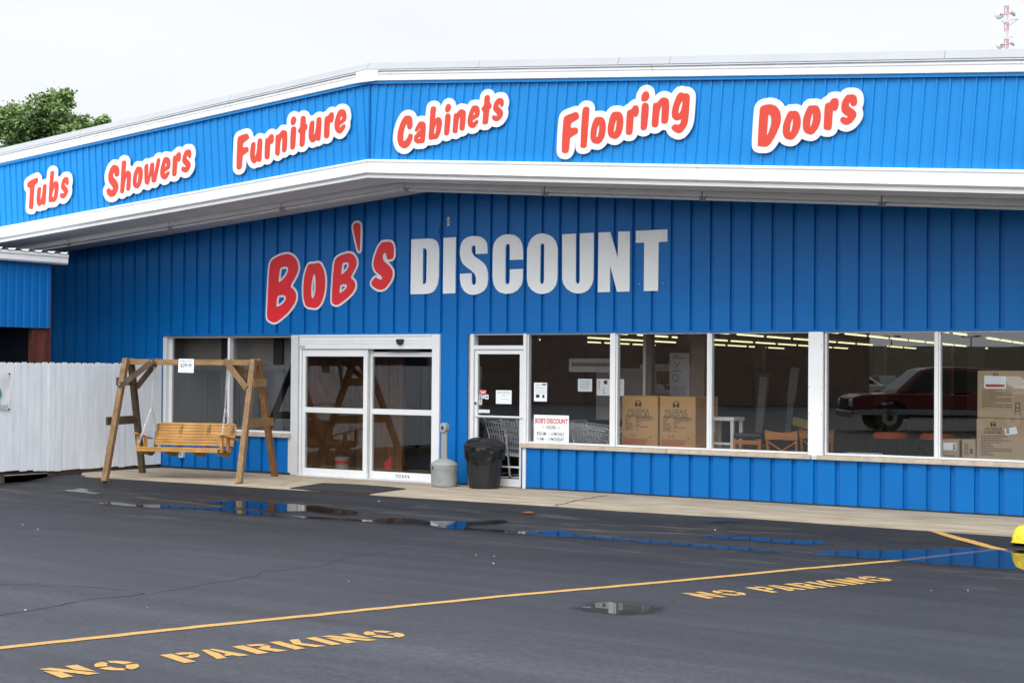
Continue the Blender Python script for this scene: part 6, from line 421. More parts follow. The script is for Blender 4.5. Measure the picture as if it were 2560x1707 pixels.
DATA['crack'] = [[[5.015,-12.167],[4.992,-12.06],[5.012,-11.937],[5.002,-11.772],[4.978,-11.593],[4.931,-11.443],[4.912,-11.343],[4.912,-11.145],[4.945,-11.089],[4.987,-10.953],[4.995,-10.841],[4.998,-10.754]],[[3.662,-11.087],[3.882,-10.979],[4.083,-10.885],[4.317,-10.763],[4.483,-10.73],[4.694,-10.727],[4.863,-10.733],[4.998,-10.754]],[[5.063,-10.755],[5.019,-10.606],[5.011,-10.49],[5.001,-10.338],[4.984,-10.176],[4.927,-9.919],[4.934,-9.722],[4.871,-9.338],[4.688,-9.047]],[[4.688,-9.047],[4.743,-8.94],[4.779,-8.791],[4.769,-8.605],[4.791,-8.433],[4.774,-8.292],[4.534,-7.777],[4.5,-7.298],[4.567,-7.066]],[[4.335,-6.771],[4.437,-6.737],[4.396,-6.54]],[[4.74,-7.175],[4.942,-7.118],[5.172,-7.053],[5.435,-6.943],[5.776,-6.704],[6.168,-6.41]],[[0.334,-8.43],[0.517,-8.391],[0.901,-8.141],[1.191,-7.807],[1.451,-7.437],[1.767,-7.109],[2.26,-6.738],[2.408,-6.672]],[[-0.154,-7.846],[0.198,-7.541],[0.573,-7.127]],[[4.639,-2.721],[4.761,-2.519],[4.826,-2.17]]]
DATA['swcrack'] = [[[3.462,-2.175],[3.396,-1.813],[3.271,-1.296],[3.219,-0.887],[3.162,-0.331]],[[-1.703,-2.105],[-1.554,-1.835],[-1.901,-1.254],[-2.153,-0.704]]]
DATA['mat'] = [[[-1.056,-2.178],[-1.313,-1.18],[-0.986,-1.079],[-0.139,-1.106],[0.303,-1.25],[0.454,-2.292]]]
# ------------------------------------------------------------------ ground
ASP = -0.016
def flat(name, poly, z, m, parent=None):
    b = MB(); b.plate([poly], lambda u, v, w: (u, v, z), 0); return b.build(name, m, parent)
def s01(t):
    t = min(1, max(0, t)); return t*t*(3-2*t)
def lotz(x, y):                                # the lot dips a little where it drains in front of the walkway
    return ASP - .075*s01((-2.25-y)/.75)*(1-.85*s01((-5.5-y)/6.5))
ys = [-700, -60, -30, -18] + [-13+.25*i for i in range(36)] + [-4+.08*i for i in range(24)] + [-2, 0, 900]; xs_ = [-700, -30, 30, 700]
g = MB(); g.add([(x, y, lotz(x, y)) for y in ys for x in xs_], [(j*len(xs_)+i, j*len(xs_)+i+1, (j+1)*len(xs_)+i+1, (j+1)*len(xs_)+i) for j in range(len(ys)-1) for i in range(len(xs_)-1)])
lot = struct(g.build('parking_lot', 'asphalt', smooth=True))
def ribbon(pts, w, z, jit=0.0, rnd=R):
    """a strip of varying width along a polyline"""
    P = [Vector((p[0], p[1])) for p in pts]; D = []
    for a, b_ in zip(P[:-1], P[1:]):
        n = max(1, int((b_-a).length/.09))
        for i in range(n): D.append(a.lerp(b_, i/n))
    D.append(P[-1]); L_, R_ = [], []
    for i, p in enumerate(D):
        d = (D[min(i+1, len(D)-1)]-D[max(i-1, 0)]).normalized(); nn = Vector((-d.y, d.x))
        ww = w*(1 - jit*.7*rnd.random()); o = nn*(rnd.random()-.5)*w*jit*1.2
        L_.append(p+nn*ww/2+o); R_.append(p-nn*ww/2+o)
    zf = (lambda p: lotz(p.x, p.y)+{'lot': .004, 'lot2': .0055, 'ck': .002}[z]) if isinstance(z, str) else (lambda p: z)
    v = [(p.x, p.y, zf(p)) for p in L_] + [(p.x, p.y, zf(p)) for p in R_]; n = len(D)
    return v, [(i, i+1, n+i+1, n+i) for i in range(n-1)]
ck = MB()
for i, c in enumerate(DATA['crack']): ck.add(*ribbon(c, .022 if i < 1 else .015, 'ck', .9))
struct(ck.build('parking_lot_crack', 'crack', lot))
def wobble(poly, amp, step=.12):
    out = []; n = len(poly)
    for i in range(n):
        a, b_ = Vector(poly[i]), Vector(poly[(i+1) % n]); L_ = (b_-a).length; k = max(1, min(14, int(L_/step)))
        nn = Vector((-(b_-a).y, (b_-a).x)).normalized() if L_ > 1e-6 else Vector((0, 0))
        for j in range(k):
            q = a.lerp(b_, j/k) + (nn*R.gauss(0, amp) if j else Vector((0, 0))); out.append((q.x, q.y))
    return out
import numpy as np
def puddle(poly, h=.05, marg=.30):
    P = np.array(poly); lo = P.min(0)-marg; hi = P.max(0)+marg
    nx, ny = [max(4, int((hi[k]-lo[k])/h)+1) for k in (0, 1)]
    gx, gy = np.meshgrid(np.linspace(lo[0], hi[0], nx), np.linspace(lo[1], hi[1], ny)); Q = np.stack([gx.ravel(), gy.ravel()], 1)
    d = np.full(len(Q), 1e9); ins = np.zeros(len(Q), bool)
    for a, b_ in zip(P, np.roll(P, -1, 0)):
        ab = b_-a; t_ = np.clip(((Q-a)@ab)/max(1e-12, ab@ab), 0, 1); e = Q-a-t_[:, None]*ab; d = np.minimum(d, np.hypot(e[:, 0], e[:, 1]))
        if a[1] != b_[1]:
            c_ = (a[1] > Q[:, 1]) != (b_[1] > Q[:, 1]); ins ^= c_ & (Q[:, 0] < (b_[0]-a[0])*(Q[:, 1]-a[1])/(b_[1]-a[1])+a[0])
    zw = lotz(P[:, 0].mean(), P[:, 1].mean())+.008
    sd_ = np.where(ins, d, -d).reshape(ny, nx); keep = {}; v = []; w = []; f = []
    def vid(j, i):
        if (j, i) not in keep: keep[(j, i)] = len(v); v.append((gx[j, i], gy[j, i], zw)); w.append(sd_[j, i])
        return keep[(j, i)]
    for j in range(ny-1):
        for i in range(nx-1):
            if sd_[j:j+2, i:i+2].max() > -marg*.95: f.append((vid(j, i), vid(j, i+1), vid(j+1, i+1), vid(j+1, i)))
    me = bpy.data.meshes.new('water'); me.from_pydata(v, [], f); me.update()
    at = me.attributes.new('wet', 'FLOAT', 'POINT'); at.data.foreach_set('value', w)
    return struct(link('water', me, 'water'))
for k, p in enumerate(DATA['pud']): puddle(p)

# walkway slab
wk = [(-5.97, .30), (-5.97, -1.75), (-5.62, -2.08), (-5.3, -2.27), (-4.2, -2.25), (-2.85, -2.20), (-1.0, -2.21), (1.33, -2.235), (3.44, -2.16), (4.46, -2.225), (6.3, -2.10), (8.39, -2.20), (9.4, -2.23), (13, -2.22), (13, .30)]
fe_ = []
for a_, c_ in zip(wk[1:13], wk[2:14]):
    n_ = max(1, int(hypot(c_[0]-a_[0], c_[1]-a_[1])/.2))
    for j in range(n_): fe_.append((a_[0]+(c_[0]-a_[0])*j/n_, a_[1]+(c_[1]-a_[1])*j/n_ + (R.gauss(0, .006) if j else 0)))
w_ = MB(); w_.plate([fe_+[(13, -2.22), (13, .1), (-5.97, .1)]], lambda u, v, w: (u, v, -w), .14)
walk = struct(w_.build('pavement', 'concrete'))
jt = MB()
for c, wd in zip(DATA['swcrack'], (.035, .014)): jt.add(*ribbon(c, wd, .003, .8))
struct(jt.build('pavement_joint', 'crack', walk))

# painted lines
ln = MB(); ln.add(*ribbon([[4.776, -16.762], [6.093, -13.024], [6.807, -10.755], [7.273, -9.056], [8.338, -5.806], [8.935, -4.387], [9.38, -2.934]], .10, 'lot', .12))
tag(ln.build('painted_line', 'yellow'), 'long yellow painted line running diagonally across the asphalt', 'road marking')
ln = MB(); ln.add(*ribbon([[8.359, -2.122], [8.742, -2.473], [9.107, -2.696], [9.434, -2.919], [9.889, -3.401], [11.043, -4.702]], .10, 'lot2', .08))
tag(ln.build('painted_line', 'yellow'), 'short yellow painted line slanting away from the walkway edge into a puddle', 'road marking')

def arc(cx, cy, rx, ry, a0, a1, n=8): return [(cx+rx*cos(radians(a0+(a1-a0)*i/n)), cy+ry*sin(radians(a0+(a1-a0)*i/n))) for i in range(n+1)]
def ring(x0, x1, a0, a1, t=.075, n=8):
    cx, rx = (x0+x1)/2, (x1-x0)/2
    return arc(cx, .165, rx, .165, a0, a1, n) + arc(cx, .165, rx-t, .165-.07, a1, a0, n)
def stencil():
    o = []
    o += [[(0, 0), (.075, 0), (.075, .17), (0, .27)], [(0, .33), (.075, .33), (.235, 0), (.16, 0)], [(.16, .33), (.235, .33), (.235, .06), (.16, .19)]]
    o += [ring(.29, .53, 100, 172), ring(.29, .53, 186, 262), ring(.29, .53, 8, 82), ring(.29, .53, -82, -6)]
    P_ = lambda x: [[(x, 0), (x+.08, 0), (x+.08, .33), (x, .33)], [(x+.10, .33), (x+.15, .33), (x+.20, .30), (x+.21, .25), (x+.15, .25), (x+.13, .26), (x+.10, .26)], [(x+.21, .235), (x+.195, .17), (x+.15, .125), (x+.10, .125), (x+.10, .19), (x+.13, .19), (x+.15, .235)]]
    o += P_(.765)
    o += [[(.985, 0), (1.05, 0), (1.085, .16), (1.085, .33), (1.05, .33)], [(1.10, .33), (1.13, .33), (1.205, 0), (1.135, 0), (1.125, .06), (1.075, .06), (1.09, .115), (1.115, .115)]]
    o += P_(1.262)[:2] + [[(1.472, .235), (1.455, .17), (1.43, .15), (1.475, 0), (1.40, 0), (1.362, .12), (1.362, .19), (1.40, .19), (1.41, .235)]]
    o += [[(1.53, 0), (1.605, 0), (1.605, .33), (1.53, .33)], [(1.62, .175), (1.68, .33), (1.75, .33), (1.685, .18), (1.755, 0), (1.68, 0)]]
    o += [[(1.80, 0), (1.875, 0), (1.875, .33), (1.80, .33)]]
    o += [[(x+1.915, y) for x, y in q] for q in o[:3]]
    o += [ring(2.19, 2.42, 100, 172), ring(2.19, 2.42, 186, 262), ring(2.19, 2.42, 20, 82), [(2.315, 0), (2.36, .012), (2.40, .05), (2.42, .10), (2.42, .17), (2.335, .17), (2.335, .115), (2.35, .10), (2.315, .07)]]
    return o
def no_parking(o, d, up, k, hk, label):
    o = Vector(o); d = Vector(d).normalized(); up = Vector(up).normalized()
    t = thing('stencilled_words', label, 'road marking', (o.x, o.y, 0), 0, 'stencilled NO PARKING words on the asphalt')
    st_ = stencil(); i = 0
    for cnt in (3, 4, 3, 2, 3, 2, 1, 3, 4):
        b = MB()
        for q in st_[i:i+cnt]:
            def fn(u, v, w):
                p = d*u*k + up*v*hk; return (p.x, p.y, lotz(o.x+p.x, o.y+p.y)+.004)
            b.plate([q], fn, 0)
        b.build('letter', 'yellow', t); i += cnt
no_parking((7.173, -13.46), (.302, .953), (-.952, .307), 1.0185, 1.01, 'larger yellow NO PARKING stencil at the lower left, below the long painted line')
no_parking((8.627, -8.109), (.337, .941), (-.905, .426), .853*1.119, 1.08, 'smaller far yellow NO PARKING stencil on the right, beyond the round puddle')

# small litter on the asphalt
for i, (x, y, s) in enumerate([(5.58, -6.69, 0.0058), (5.91, -7.19, 0.0106), (9.89, -6.44, 0.0058), (10.14, -6.24, 0.0067), (9.44, -2.58, 0.0106), (5.75, -9.14, 0.0048), (0.93, -2.64, 0.0144), (5.37, -6.7, 0.0067), (5.92, -7.2, 0.0125), (4.99, -11.92, 0.0106), (-0.42, -7.51, 0.0134), (0.13, -7.75, 0.0144), (5.59, -11.29, 0.0058), (6.14, -2.96, 0.0144)]):
    b = MB(); q = [(x+s*cos(a)*(.5+.6*R.random()), y+s*.8*sin(a)*(.5+.6*R.random())) for a in [k*pi/3 for k in range(6)]]
    b.plate([q], lambda u, v, w: (u, v, lotz(u, v)+.012-w), .008)
    tag(b.build('litter_scrap', 'speck'), 'tiny white scrap of litter lying on the dark asphalt', 'litter', 'white scraps of litter on the asphalt')
b = MB(); b.plate([[(3.32, -2.75), (3.42, -2.78), (3.5, -2.73), (3.4, -2.68)]], lambda u, v, w: (u, v, lotz(u, v)+.02-w), .006)
tag(b.build('dry_leaf', 'leafb'), 'small brown dry leaf on the asphalt in front of the walkway crack', 'leaf')

# ------------------------------------------------------------------ store building
XL, XR, YB = -14.0, 16.0, 42.0
BLD = thing('store_building', 'long blue metal clad store with white trimmed gabled fascia and shop windows', 'store', (0, 0, 0))
RIB = .3048
sof = lambda x: 4.49 - .079*abs(x)
def corr(b, x0, x1, zb, zt, y=0.0):
    """flat pans 1 ft wide with a narrow recessed seam at each multiple of a foot"""
    xs = [(x0, 0.0)]; k = math.floor(x0/RIB)-1
    while k*RIB < x1:
        for dx, dy in ((0, 0), (.007, .036), (.060, .036), (.068, 0)):
            x = k*RIB+dx
            if x0+1e-4 < x < x1-1e-4: xs.append((x, dy))
        k += 1
    xs.append((x1, 0.0))
    if len(xs) > 2:
        if xs[1][1] > 0: xs[0] = (x0, 0 if abs((x0/RIB) - round(x0/RIB)) < 1e-3 else xs[1][1])
    v = [(x, y+dy, zb(x)) for x, dy in xs] + [(x, y+dy, zt(x)) for x, dy in xs]; n = len(xs)
    b.add(v, [(i, i+1, n+i+1, n+i) for i in range(n-1)])
wall = MB(); Hh = 2.30
cst = lambda c: (lambda x: c)
top = lambda x: sof(x)+.35
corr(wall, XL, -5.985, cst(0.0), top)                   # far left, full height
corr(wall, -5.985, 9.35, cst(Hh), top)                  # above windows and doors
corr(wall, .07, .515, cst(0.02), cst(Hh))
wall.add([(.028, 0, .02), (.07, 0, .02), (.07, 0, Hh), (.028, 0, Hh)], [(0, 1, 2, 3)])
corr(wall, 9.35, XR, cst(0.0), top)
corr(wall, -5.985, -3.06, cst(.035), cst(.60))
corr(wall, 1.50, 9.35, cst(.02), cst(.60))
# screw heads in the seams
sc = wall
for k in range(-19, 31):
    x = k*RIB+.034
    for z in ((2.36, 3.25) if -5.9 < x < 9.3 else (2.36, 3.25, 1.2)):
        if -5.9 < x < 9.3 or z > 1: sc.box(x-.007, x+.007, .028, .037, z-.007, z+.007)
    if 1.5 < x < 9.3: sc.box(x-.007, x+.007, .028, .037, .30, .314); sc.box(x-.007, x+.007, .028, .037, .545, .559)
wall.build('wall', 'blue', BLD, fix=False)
lip = MB()
for a, b_ in ((-5.985, .02), (.52, 9.35)): lip.box(a, b_, -.004, .05, Hh-.022, Hh+.004)
lip.box(-5.995, -5.98, -.003, .12, .6, Hh); lip.box(.505, .52, -.003, .10, .02, Hh); lip.box(.022, .034, -.002, .10, .02, Hh)
lip.build('wall_flashing', 'blue', BLD)
fd = MB(); fd.box(XL, -3.0, -.012, .05, -.09, .035); fd.box(1.5, XR, -.006, .05, -.09, .018)
fd.build('wall_base', 'dark', BLD)

# interior shell
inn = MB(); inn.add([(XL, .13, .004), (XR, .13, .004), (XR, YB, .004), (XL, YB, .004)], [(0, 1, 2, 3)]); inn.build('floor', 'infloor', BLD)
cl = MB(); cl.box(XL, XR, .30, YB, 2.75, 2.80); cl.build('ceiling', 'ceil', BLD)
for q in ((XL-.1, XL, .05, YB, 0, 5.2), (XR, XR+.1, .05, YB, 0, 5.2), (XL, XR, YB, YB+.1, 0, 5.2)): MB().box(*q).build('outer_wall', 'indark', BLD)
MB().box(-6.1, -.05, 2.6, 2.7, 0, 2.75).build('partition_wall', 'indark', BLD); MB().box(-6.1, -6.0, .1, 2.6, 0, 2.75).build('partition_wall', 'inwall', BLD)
MB().box(-5.6, -3.0, .42, .50, 1.70, 1.80).build('dark_rail', 'black', BLD)  # black bar placed for the dark band across the left window
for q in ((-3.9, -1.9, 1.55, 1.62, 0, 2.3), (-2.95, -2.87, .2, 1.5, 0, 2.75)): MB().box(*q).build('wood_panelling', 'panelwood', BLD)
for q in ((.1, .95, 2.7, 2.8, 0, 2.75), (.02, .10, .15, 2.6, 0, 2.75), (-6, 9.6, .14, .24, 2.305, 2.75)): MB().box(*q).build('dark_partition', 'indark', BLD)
ic = MB()
for (x, y, w2, d2) in ((2.92, 1.35, .09, .1), (3.74, 1.35, .22, .12)):
    ic.box(x-w2/2, x+w2/2, y-d2/2, y+d2/2, 0, 2.75); ic.build('wood_post', 'incol', BLD); ic = MB()
ic = MB(); ic.box(2.83, 2.875, 1.28, 1.36, 0, 2.3); ic.build('door_frame_post', 'inwhite', BLD)
ic = MB()
for (x, y) in ((-2, 12), (-2, 24), (4.5, 12), (4.5, 24), (-8.5, 18), (-8.5, 30), (-3, 33)):
    ic.box(x-.14, x+.14, y-.14, y+.14, 0, 2.75); ic.build('column', 'incol', BLD); ic = MB()
for q in ((1.6, 9.35, .05, .30, 0, .598), (-6, -3, .06, .2, 0, .598)): MB().box(*q).build('inner_sill_wall', 'inwall', BLD)
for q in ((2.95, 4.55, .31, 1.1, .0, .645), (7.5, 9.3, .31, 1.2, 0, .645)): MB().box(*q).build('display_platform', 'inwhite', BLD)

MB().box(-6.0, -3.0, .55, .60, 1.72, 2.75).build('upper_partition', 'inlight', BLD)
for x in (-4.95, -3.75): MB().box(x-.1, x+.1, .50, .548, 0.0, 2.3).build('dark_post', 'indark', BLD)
# roof
rf = MB()
zr = lambda x: 6.05-.083*abs(x)
for sgn in (-1, 1):
    xe = XR if sgn > 0 else XL
    rf.add([(0, -1.55, zr(0)), (xe, -1.55, zr(xe)), (xe, YB, zr(xe)), (0, YB, zr(0)), (0, -1.55, zr(0)-.1), (xe, -1.55, zr(xe)-.1), (xe, YB, zr(xe)-.1), (0, YB, zr(0)-.1)],
           [(0, 1, 2, 3), (4, 7, 6, 5), (0, 4, 5, 1), (3, 2, 6, 7), (1, 5, 6, 2)])
    rf.add([(0, -1.55, zr(0)-.1), (xe, -1.55, zr(xe)-.1), (xe, -1.55, sof(xe)+.06), (0, -1.55, sof(0)+.06)], [(0, 1, 2, 3)])
rf.build('roof', 'cap', BLD)
sf = MB()
for sgn in (-1, 1):
    xe = XR if sgn > 0 else XL; n = 8
    for i in range(n):
        a, b_ = xe*i/n, xe*(i+1)/n-.004*sgn
        sf.add([(a, -1.80, sof(a)), (b_, -1.80, sof(b_)), (b_, .02, sof(b_)), (a, .02, sof(a)), (a, -1.80, sof(a)+.03), (b_, -1.80, sof(b_)+.03), (b_, .02, sof(b_)+.03), (a, .02, sof(a)+.03)],
               [(0, 1, 2, 3), (4, 7, 6, 5), (0, 4, 5, 1), (3, 2, 6, 7), (0, 3, 7, 4), (1, 5, 6, 2)])
sf.build('soffit', 'soffit', BLD)

# fascia panels: ribs square to the roof slope, six inches apart
def fascia(sgn):
    th = math.atan(.0800); ux = Vector((cos(th)*sgn, 0, -sin(th))); vx = Vector((sin(th)*sgn, 0, cos(th)))
    o = Vector((0, -1.75, 0)); b = MB(); prof = []; u = -.6
    while u < 17:
        prof += [(u, 0), (u+.112, 0), (u+.118, -.02), (u+.140, -.02), (u+.1465, 0)]; u += .1524
    pts = []
    for u, y in prof:
        for v in (4.56, 6.02): pts.append(o + ux*u + vx*v + Vector((0, y, 0)))
    b.add(pts, [(2*i, 2*i+2, 2*i+3, 2*i+1) for i in range(len(prof)-1)])
    ob = b.build('fascia_panel', 'blue_lit', BLD, fix=False)
    m = bmesh.new(); m.from_mesh(ob.data)
    bmesh.ops.bisect_plane(m, geom=m.verts[:]+m.edges[:]+m.faces[:], plane_co=(0, 0, 0), plane_no=(-sgn, 0, 0), clear_outer=True)
    xe = XR if sgn > 0 else XL
    bmesh.ops.bisect_plane(m, geom=m.verts[:]+m.edges[:]+m.faces[:], plane_co=(xe, 0, 0), plane_no=(sgn, 0, 0), clear_outer=True)
    if sgn < 0: bmesh.ops.reverse_faces(m, faces=m.faces)
    m.to_mesh(ob.data); m.free()
fascia(1); fascia(-1)
b = MB(); b.box(-.012, .012, -1.775, -1.74, 4.70, 5.88); b.build('fascia_seam', 'blue', BLD)
def extr(prof, slope, x0, x1, b):
    """profile in (y, z at the ridge) carried down a slope from x0 to x1"""
    n = len(prof); v = [(x, y, z-slope*abs(x)) for x in (x0, x1) for y, z in prof]
    b.add(v, [(i, (i+1) % n, n+(i+1) % n, n+i) for i in range(n)] + [tuple(range(n)), tuple(range(2*n-1, n-1, -1))])
upper = [(-1.70, 5.875), (-1.815, 5.878), (-1.825, 5.886), (-1.825, 5.898), (-1.80, 5.906), (-1.80, 5.974), (-1.812, 5.980), (-1.812, 6.004), (-1.79, 6.008), (-1.79, 6.018), (-1.83, 6.024), (-1.83, 6.036), (-1.70, 6.040)]
capp = [(-1.835, 6.038), (-1.838, 6.044), (-1.785, 6.146), (-1.55, 6.155), (-1.55, 6.038)]
lower = [(-1.70, 4.758), (-1.795, 4.755), (-1.815, 4.745), (-1.815, 4.722), (-1.80, 4.716), (-1.80, 4.640), (-1.822, 4.632), (-1.832, 4.612), (-1.842, 4.606), (-1.846, 4.560), (-1.835, 4.552), (-1.80, 4.530), (-1.795, 4.500), (-1.70, 4.495)]
for nm, pf, sl, mt_, cuts in (('upper_trim', upper, .0826, 'white', (4.64, 9.4)), ('roof_edge_cap', capp, .0826, 'cap', (1.95, 4.15, 4.9, 8.45, 12)), ('lower_trim', lower, .0785, 'white', (5.3, 10.5))):
    b = MB()
    for sgn in (-1, 1):
        xe = XR if sgn > 0 else XL
        cc = [0.0]+[c*sgn for c in (cuts if sgn > 0 else (2.7, 6.05, 9.5))]+[xe]
        for a, c in zip(cc[:-1], cc[1:]): extr(pf, sl, a+.003*sgn, c-.003*sgn, b)
    b.build(nm, mt_, BLD)
b = MB(); b.prism([(-.20, 5.862), (.20, 5.866), (.20, 6.02), (.0, 6.036), (-.20, 6.02)], -1.838, -1.80); b.build('ridge_plate', 'white', BLD, bevel=.003)
b = MB(); extr([(-1.80, 5.84), (-1.745, 5.84), (-1.745, 5.88), (-1.80, 5.88)], .0826, .003, XR, b); extr([(-1.80, 5.84), (-1.745, 5.84), (-1.745, 5.88), (-1.80, 5.88)], .0826, -.003, XL, b); b.build('trim_shadow_gap', 'blue_lit', BLD)

# frames -----------------------------------------------------------
def pane(x0, x1, z0, z1, y, par, m='glass'):
    b = MB(); b.add([(x0, y, z0), (x1, y, z0), (x1, y, z1), (x0, y, z1)], [(0, 1, 2, 3)]); return b.build('pane', m, par, fix=False)
def frame_boxes(par, name, m, boxes, bev=.003):
    if name in ('mullion', 'window_post', 'door_post', 'door_frame', 'sill', 'header', 'column', 'wood_post', 'partition_wall'):
        for q in boxes: o = MB().box(*q).build(name, m, par, bevel=bev)
        return o
    b = MB()
    for q in boxes: b.box(*q)
    return b.build(name, m, par, bevel=bev)
def part(name, par):
    o = bpy.data.objects.new(name, None); COL.objects.link(o); o.parent = par; o.empty_display_size = .1; return o
# left window (two lights)
wn = part('window', BLD)
frame_boxes(wn, 'frame', 'alu', [(-5.98, -5.90, .03, .14, .665, 2.278), (-5.90, -3.0, .10, .15, 2.24, 2.278), (-5.90, -3.0, .10, .15, .665, .70), (-4.47, -4.42, .05, .15, .70, 2.24), (-5.90, -5.84, .11, .16, .70, 2.24), (-3.03, -3.0, .05, .15, .70, 2.24)])
frame_boxes(wn, 'sill', 'sill', [(-5.98, -2.99, -.05, .12, .602, .662)], .006)
pane(-5.84, -4.47, .70, 2.24, .13, wn); pane(-4.42, -3.03, .70, 2.24, .13, wn)
frame_boxes(BLD, 'door_post', 'alu2', [(-3.0, -2.845, -.012, .14, 0.005, 2.278), (-3.06, -3.003, .0, .1, .005, .60), (-2.842, -2.81, .01, .1, .005, 2.278)])
# sliding door
sdp = part('sliding_door', BLD)
frame_boxes(sdp, 'door_frame', 'alu', [(-2.806, -2.765, -.02, .14, .0, 2.05), (-.125, .018, -.035, .14, .0, 2.278)])
frame_boxes(sdp, 'header', 'alu', [(-2.806, -.128, -.03, .14, 2.052, 2.245), (-2.806, -.128, -.04, .14, 2.248, 2.278), (-2.806, -.128, -.036, -.03, 2.135, 2.15), (-2.806, -.128, -.036, -.03, 2.175, 2.18)])
def leaf(x0, x1, gx0, gx1, y, name, rail_top):
    frame_boxes(sdp, name, 'alu', [(x0, gx0, y, y+.05, .01, 2.045), (gx1, x1, y, y+.05, .01, 2.045), (gx0, gx1, y+.002, y+.048, .01, .129), (gx0, gx1, y+.002, y+.048, 1.026, 1.111), (gx0, gx1, y+.002, y+.048, 1.932, rail_top)])
    for z0, z1 in ((.129, 1.026), (1.111, 1.932)): pane(gx0, gx1, z0, z1, y+.02, sdp, 'glassd')
leaf(-2.758, -1.412, -2.697, -1.494, .0, 'door_leaf', 2.045)
leaf(-1.455, -.13, -1.372, -.168, .075, 'door_leaf', 2.005)
b = MB()
for s_ in (-1, 1): pass
pr = [(-.79, 2.205), (-.665, 2.205), (-.665, 2.17), (-.69, 2.125), (-.73, 2.11), (-.77, 2.125), (-.79, 2.17)]
b.prism(pr, -.085, -.03); b.build('motion_sensor', 'black', sdp, bevel=.012)
b = MB(); b.box(-1.0, -.42, .03, .075, 2.012, 2.035); b.box(-.96, -.46, .0, .03, 2.018, 2.034); b.build('safety_sensor', 'black', sdp, bevel=.004)
b = MB(); b.box(-2.80, -.03, -.10, .15, 0, .018); b.build('threshold', 'alu2', sdp, bevel=.004)
b = MB(); b.box(-.152, -.142, .068, .075, 1.09, 1.12); b.build('lock', 'black', sdp)
# door stickers (printed strips)
b = MB(); b.box(-.90, -.60, .0715, .074, .045, .095); o = b.build('door_decal', 'paper', sdp)
b = MB()
for i in range(9): b.box(-.89+i*.031, -.89+i*.031+.02, .070, .0725, .072+.004*(i % 2), .090); 
for i in range(5): b.box(-.87+i*.055, -.87+i*.055+.03, .070, .0725, .050, .064)
b.build('print', 'ink', o)
b = MB(); b.box(-2.79, -2.69, -.0335, -.0315, 2.07, 2.10); o = b.build('door_decal', 'ink', sdp)
b = MB()
for i in range(5): b.box(-2.785+i*.018, -2.785+i*.018+.012, -.0345, -.033, 2.078, 2.092)
b.build('print', 'paper', o)

# hinged door with transom
hd = part('hinged_door', BLD)
frame_boxes(BLD, 'brick_jamb', 'brick', [(.522, .566, .02, .16, .0, 2.278)], .004)
frame_boxes(hd, 'door_frame', 'alu', [(.568, .628, .0, .13, .0, 2.278), (1.530, 1.585, -.012, .13, 0, 2.278), (.628, 1.53, .01, .13, 2.045, 2.105), (.628, 1.53, .01, .13, 2.262, 2.278)])
frame_boxes(hd, 'door_leaf', 'alu', [(.634, .686, .03, .08, .01, 2.04), (1.444, 1.526, .03, .08, .01, 2.04), (.686, 1.444, .032, .078, 1.975, 2.04), (.686, 1.444, .032, .078, .01, .126), (.686, 1.444, .02, .078, 1.022, 1.056), (.686, 1.444, .034, .078, .29, .315)])
pane(.686, 1.444, 1.056, 1.975, .055, hd, 'glassd'); pane(.686, 1.444, .315, 1.022, .055, hd, 'glassd'); pane(.686, 1.444, .126, .29, .055, hd, 'glassd'); pane(.628, 1.53, 2.105, 2.262, .06, hd)
b = MB(); b.lathe([(0, -.012), (.018, -.010), (.018, 0)], 12, (.657, .03, 1.235), 'Y'); b.build('lock', 'black', hd)
b = MB(); b.tube([(.66, .02, 1.04), (1.50, .02, 1.035)], .012, 8); b.build('push_bar', 'alu2', hd, smooth=True)
# right hand windows, five lights
for i, (x0, x1) in enumerate(((1.585, 3.0), (3.092, 4.535), (4.578, 6.025), (6.25, 7.722), (7.772, 9.24))):
    wn = part('window', BLD)
    gl = x0+.022; gr = x1-.008
    frame_boxes(wn, 'frame', 'alu', [(x0, gl, .02, .10, .665, 2.278), (gr, x1, .02, .10, .665, 2.278), (gl, gr, .025, .10, .665, .692), (gl, gr, .025, .10, 2.262, 2.278)], .002)
    pane(gl, gr, .692, 2.262, .055, wn)
frame_boxes(BLD, 'mullion', 'alu', [(3.002, 3.088, .0, .10, .665, 2.278), (4.536, 4.577, .01, .10, .665, 2.278), (7.724, 7.77, .01, .10, .665, 2.278)], .003)
b = MB(); b.box(6.028, 6.232, -.012, .10, .640, 2.278)
b.build('window_post', 'white', BLD, bevel=.003); 
b = MB()
for x in (6.04, 6.215):
    for z in (.7, 1.2, 1.55, 2.1): b.box(x-.006, x+.006, -.016, -.011, z-.006, z+.006)
b.build('window_post_screw', 'bolt', BLD)
frame_boxes(BLD, 'window_post', 'alu2', [(9.242, 9.35, -.01, .10, .60, 2.278)])
frame_boxes(BLD, 'sill', 'sill', [(1.50, 3.935, -.05, .12, .602, .662), (3.942, 6.075, -.05, .12, .602, .662), (6.165, 9.35, -.05, .12, .602, .662)], .006)
frame_boxes(BLD, 'sill_joint', 'alu2', [(6.078, 6.162, -.02, .1, .602, .655)])
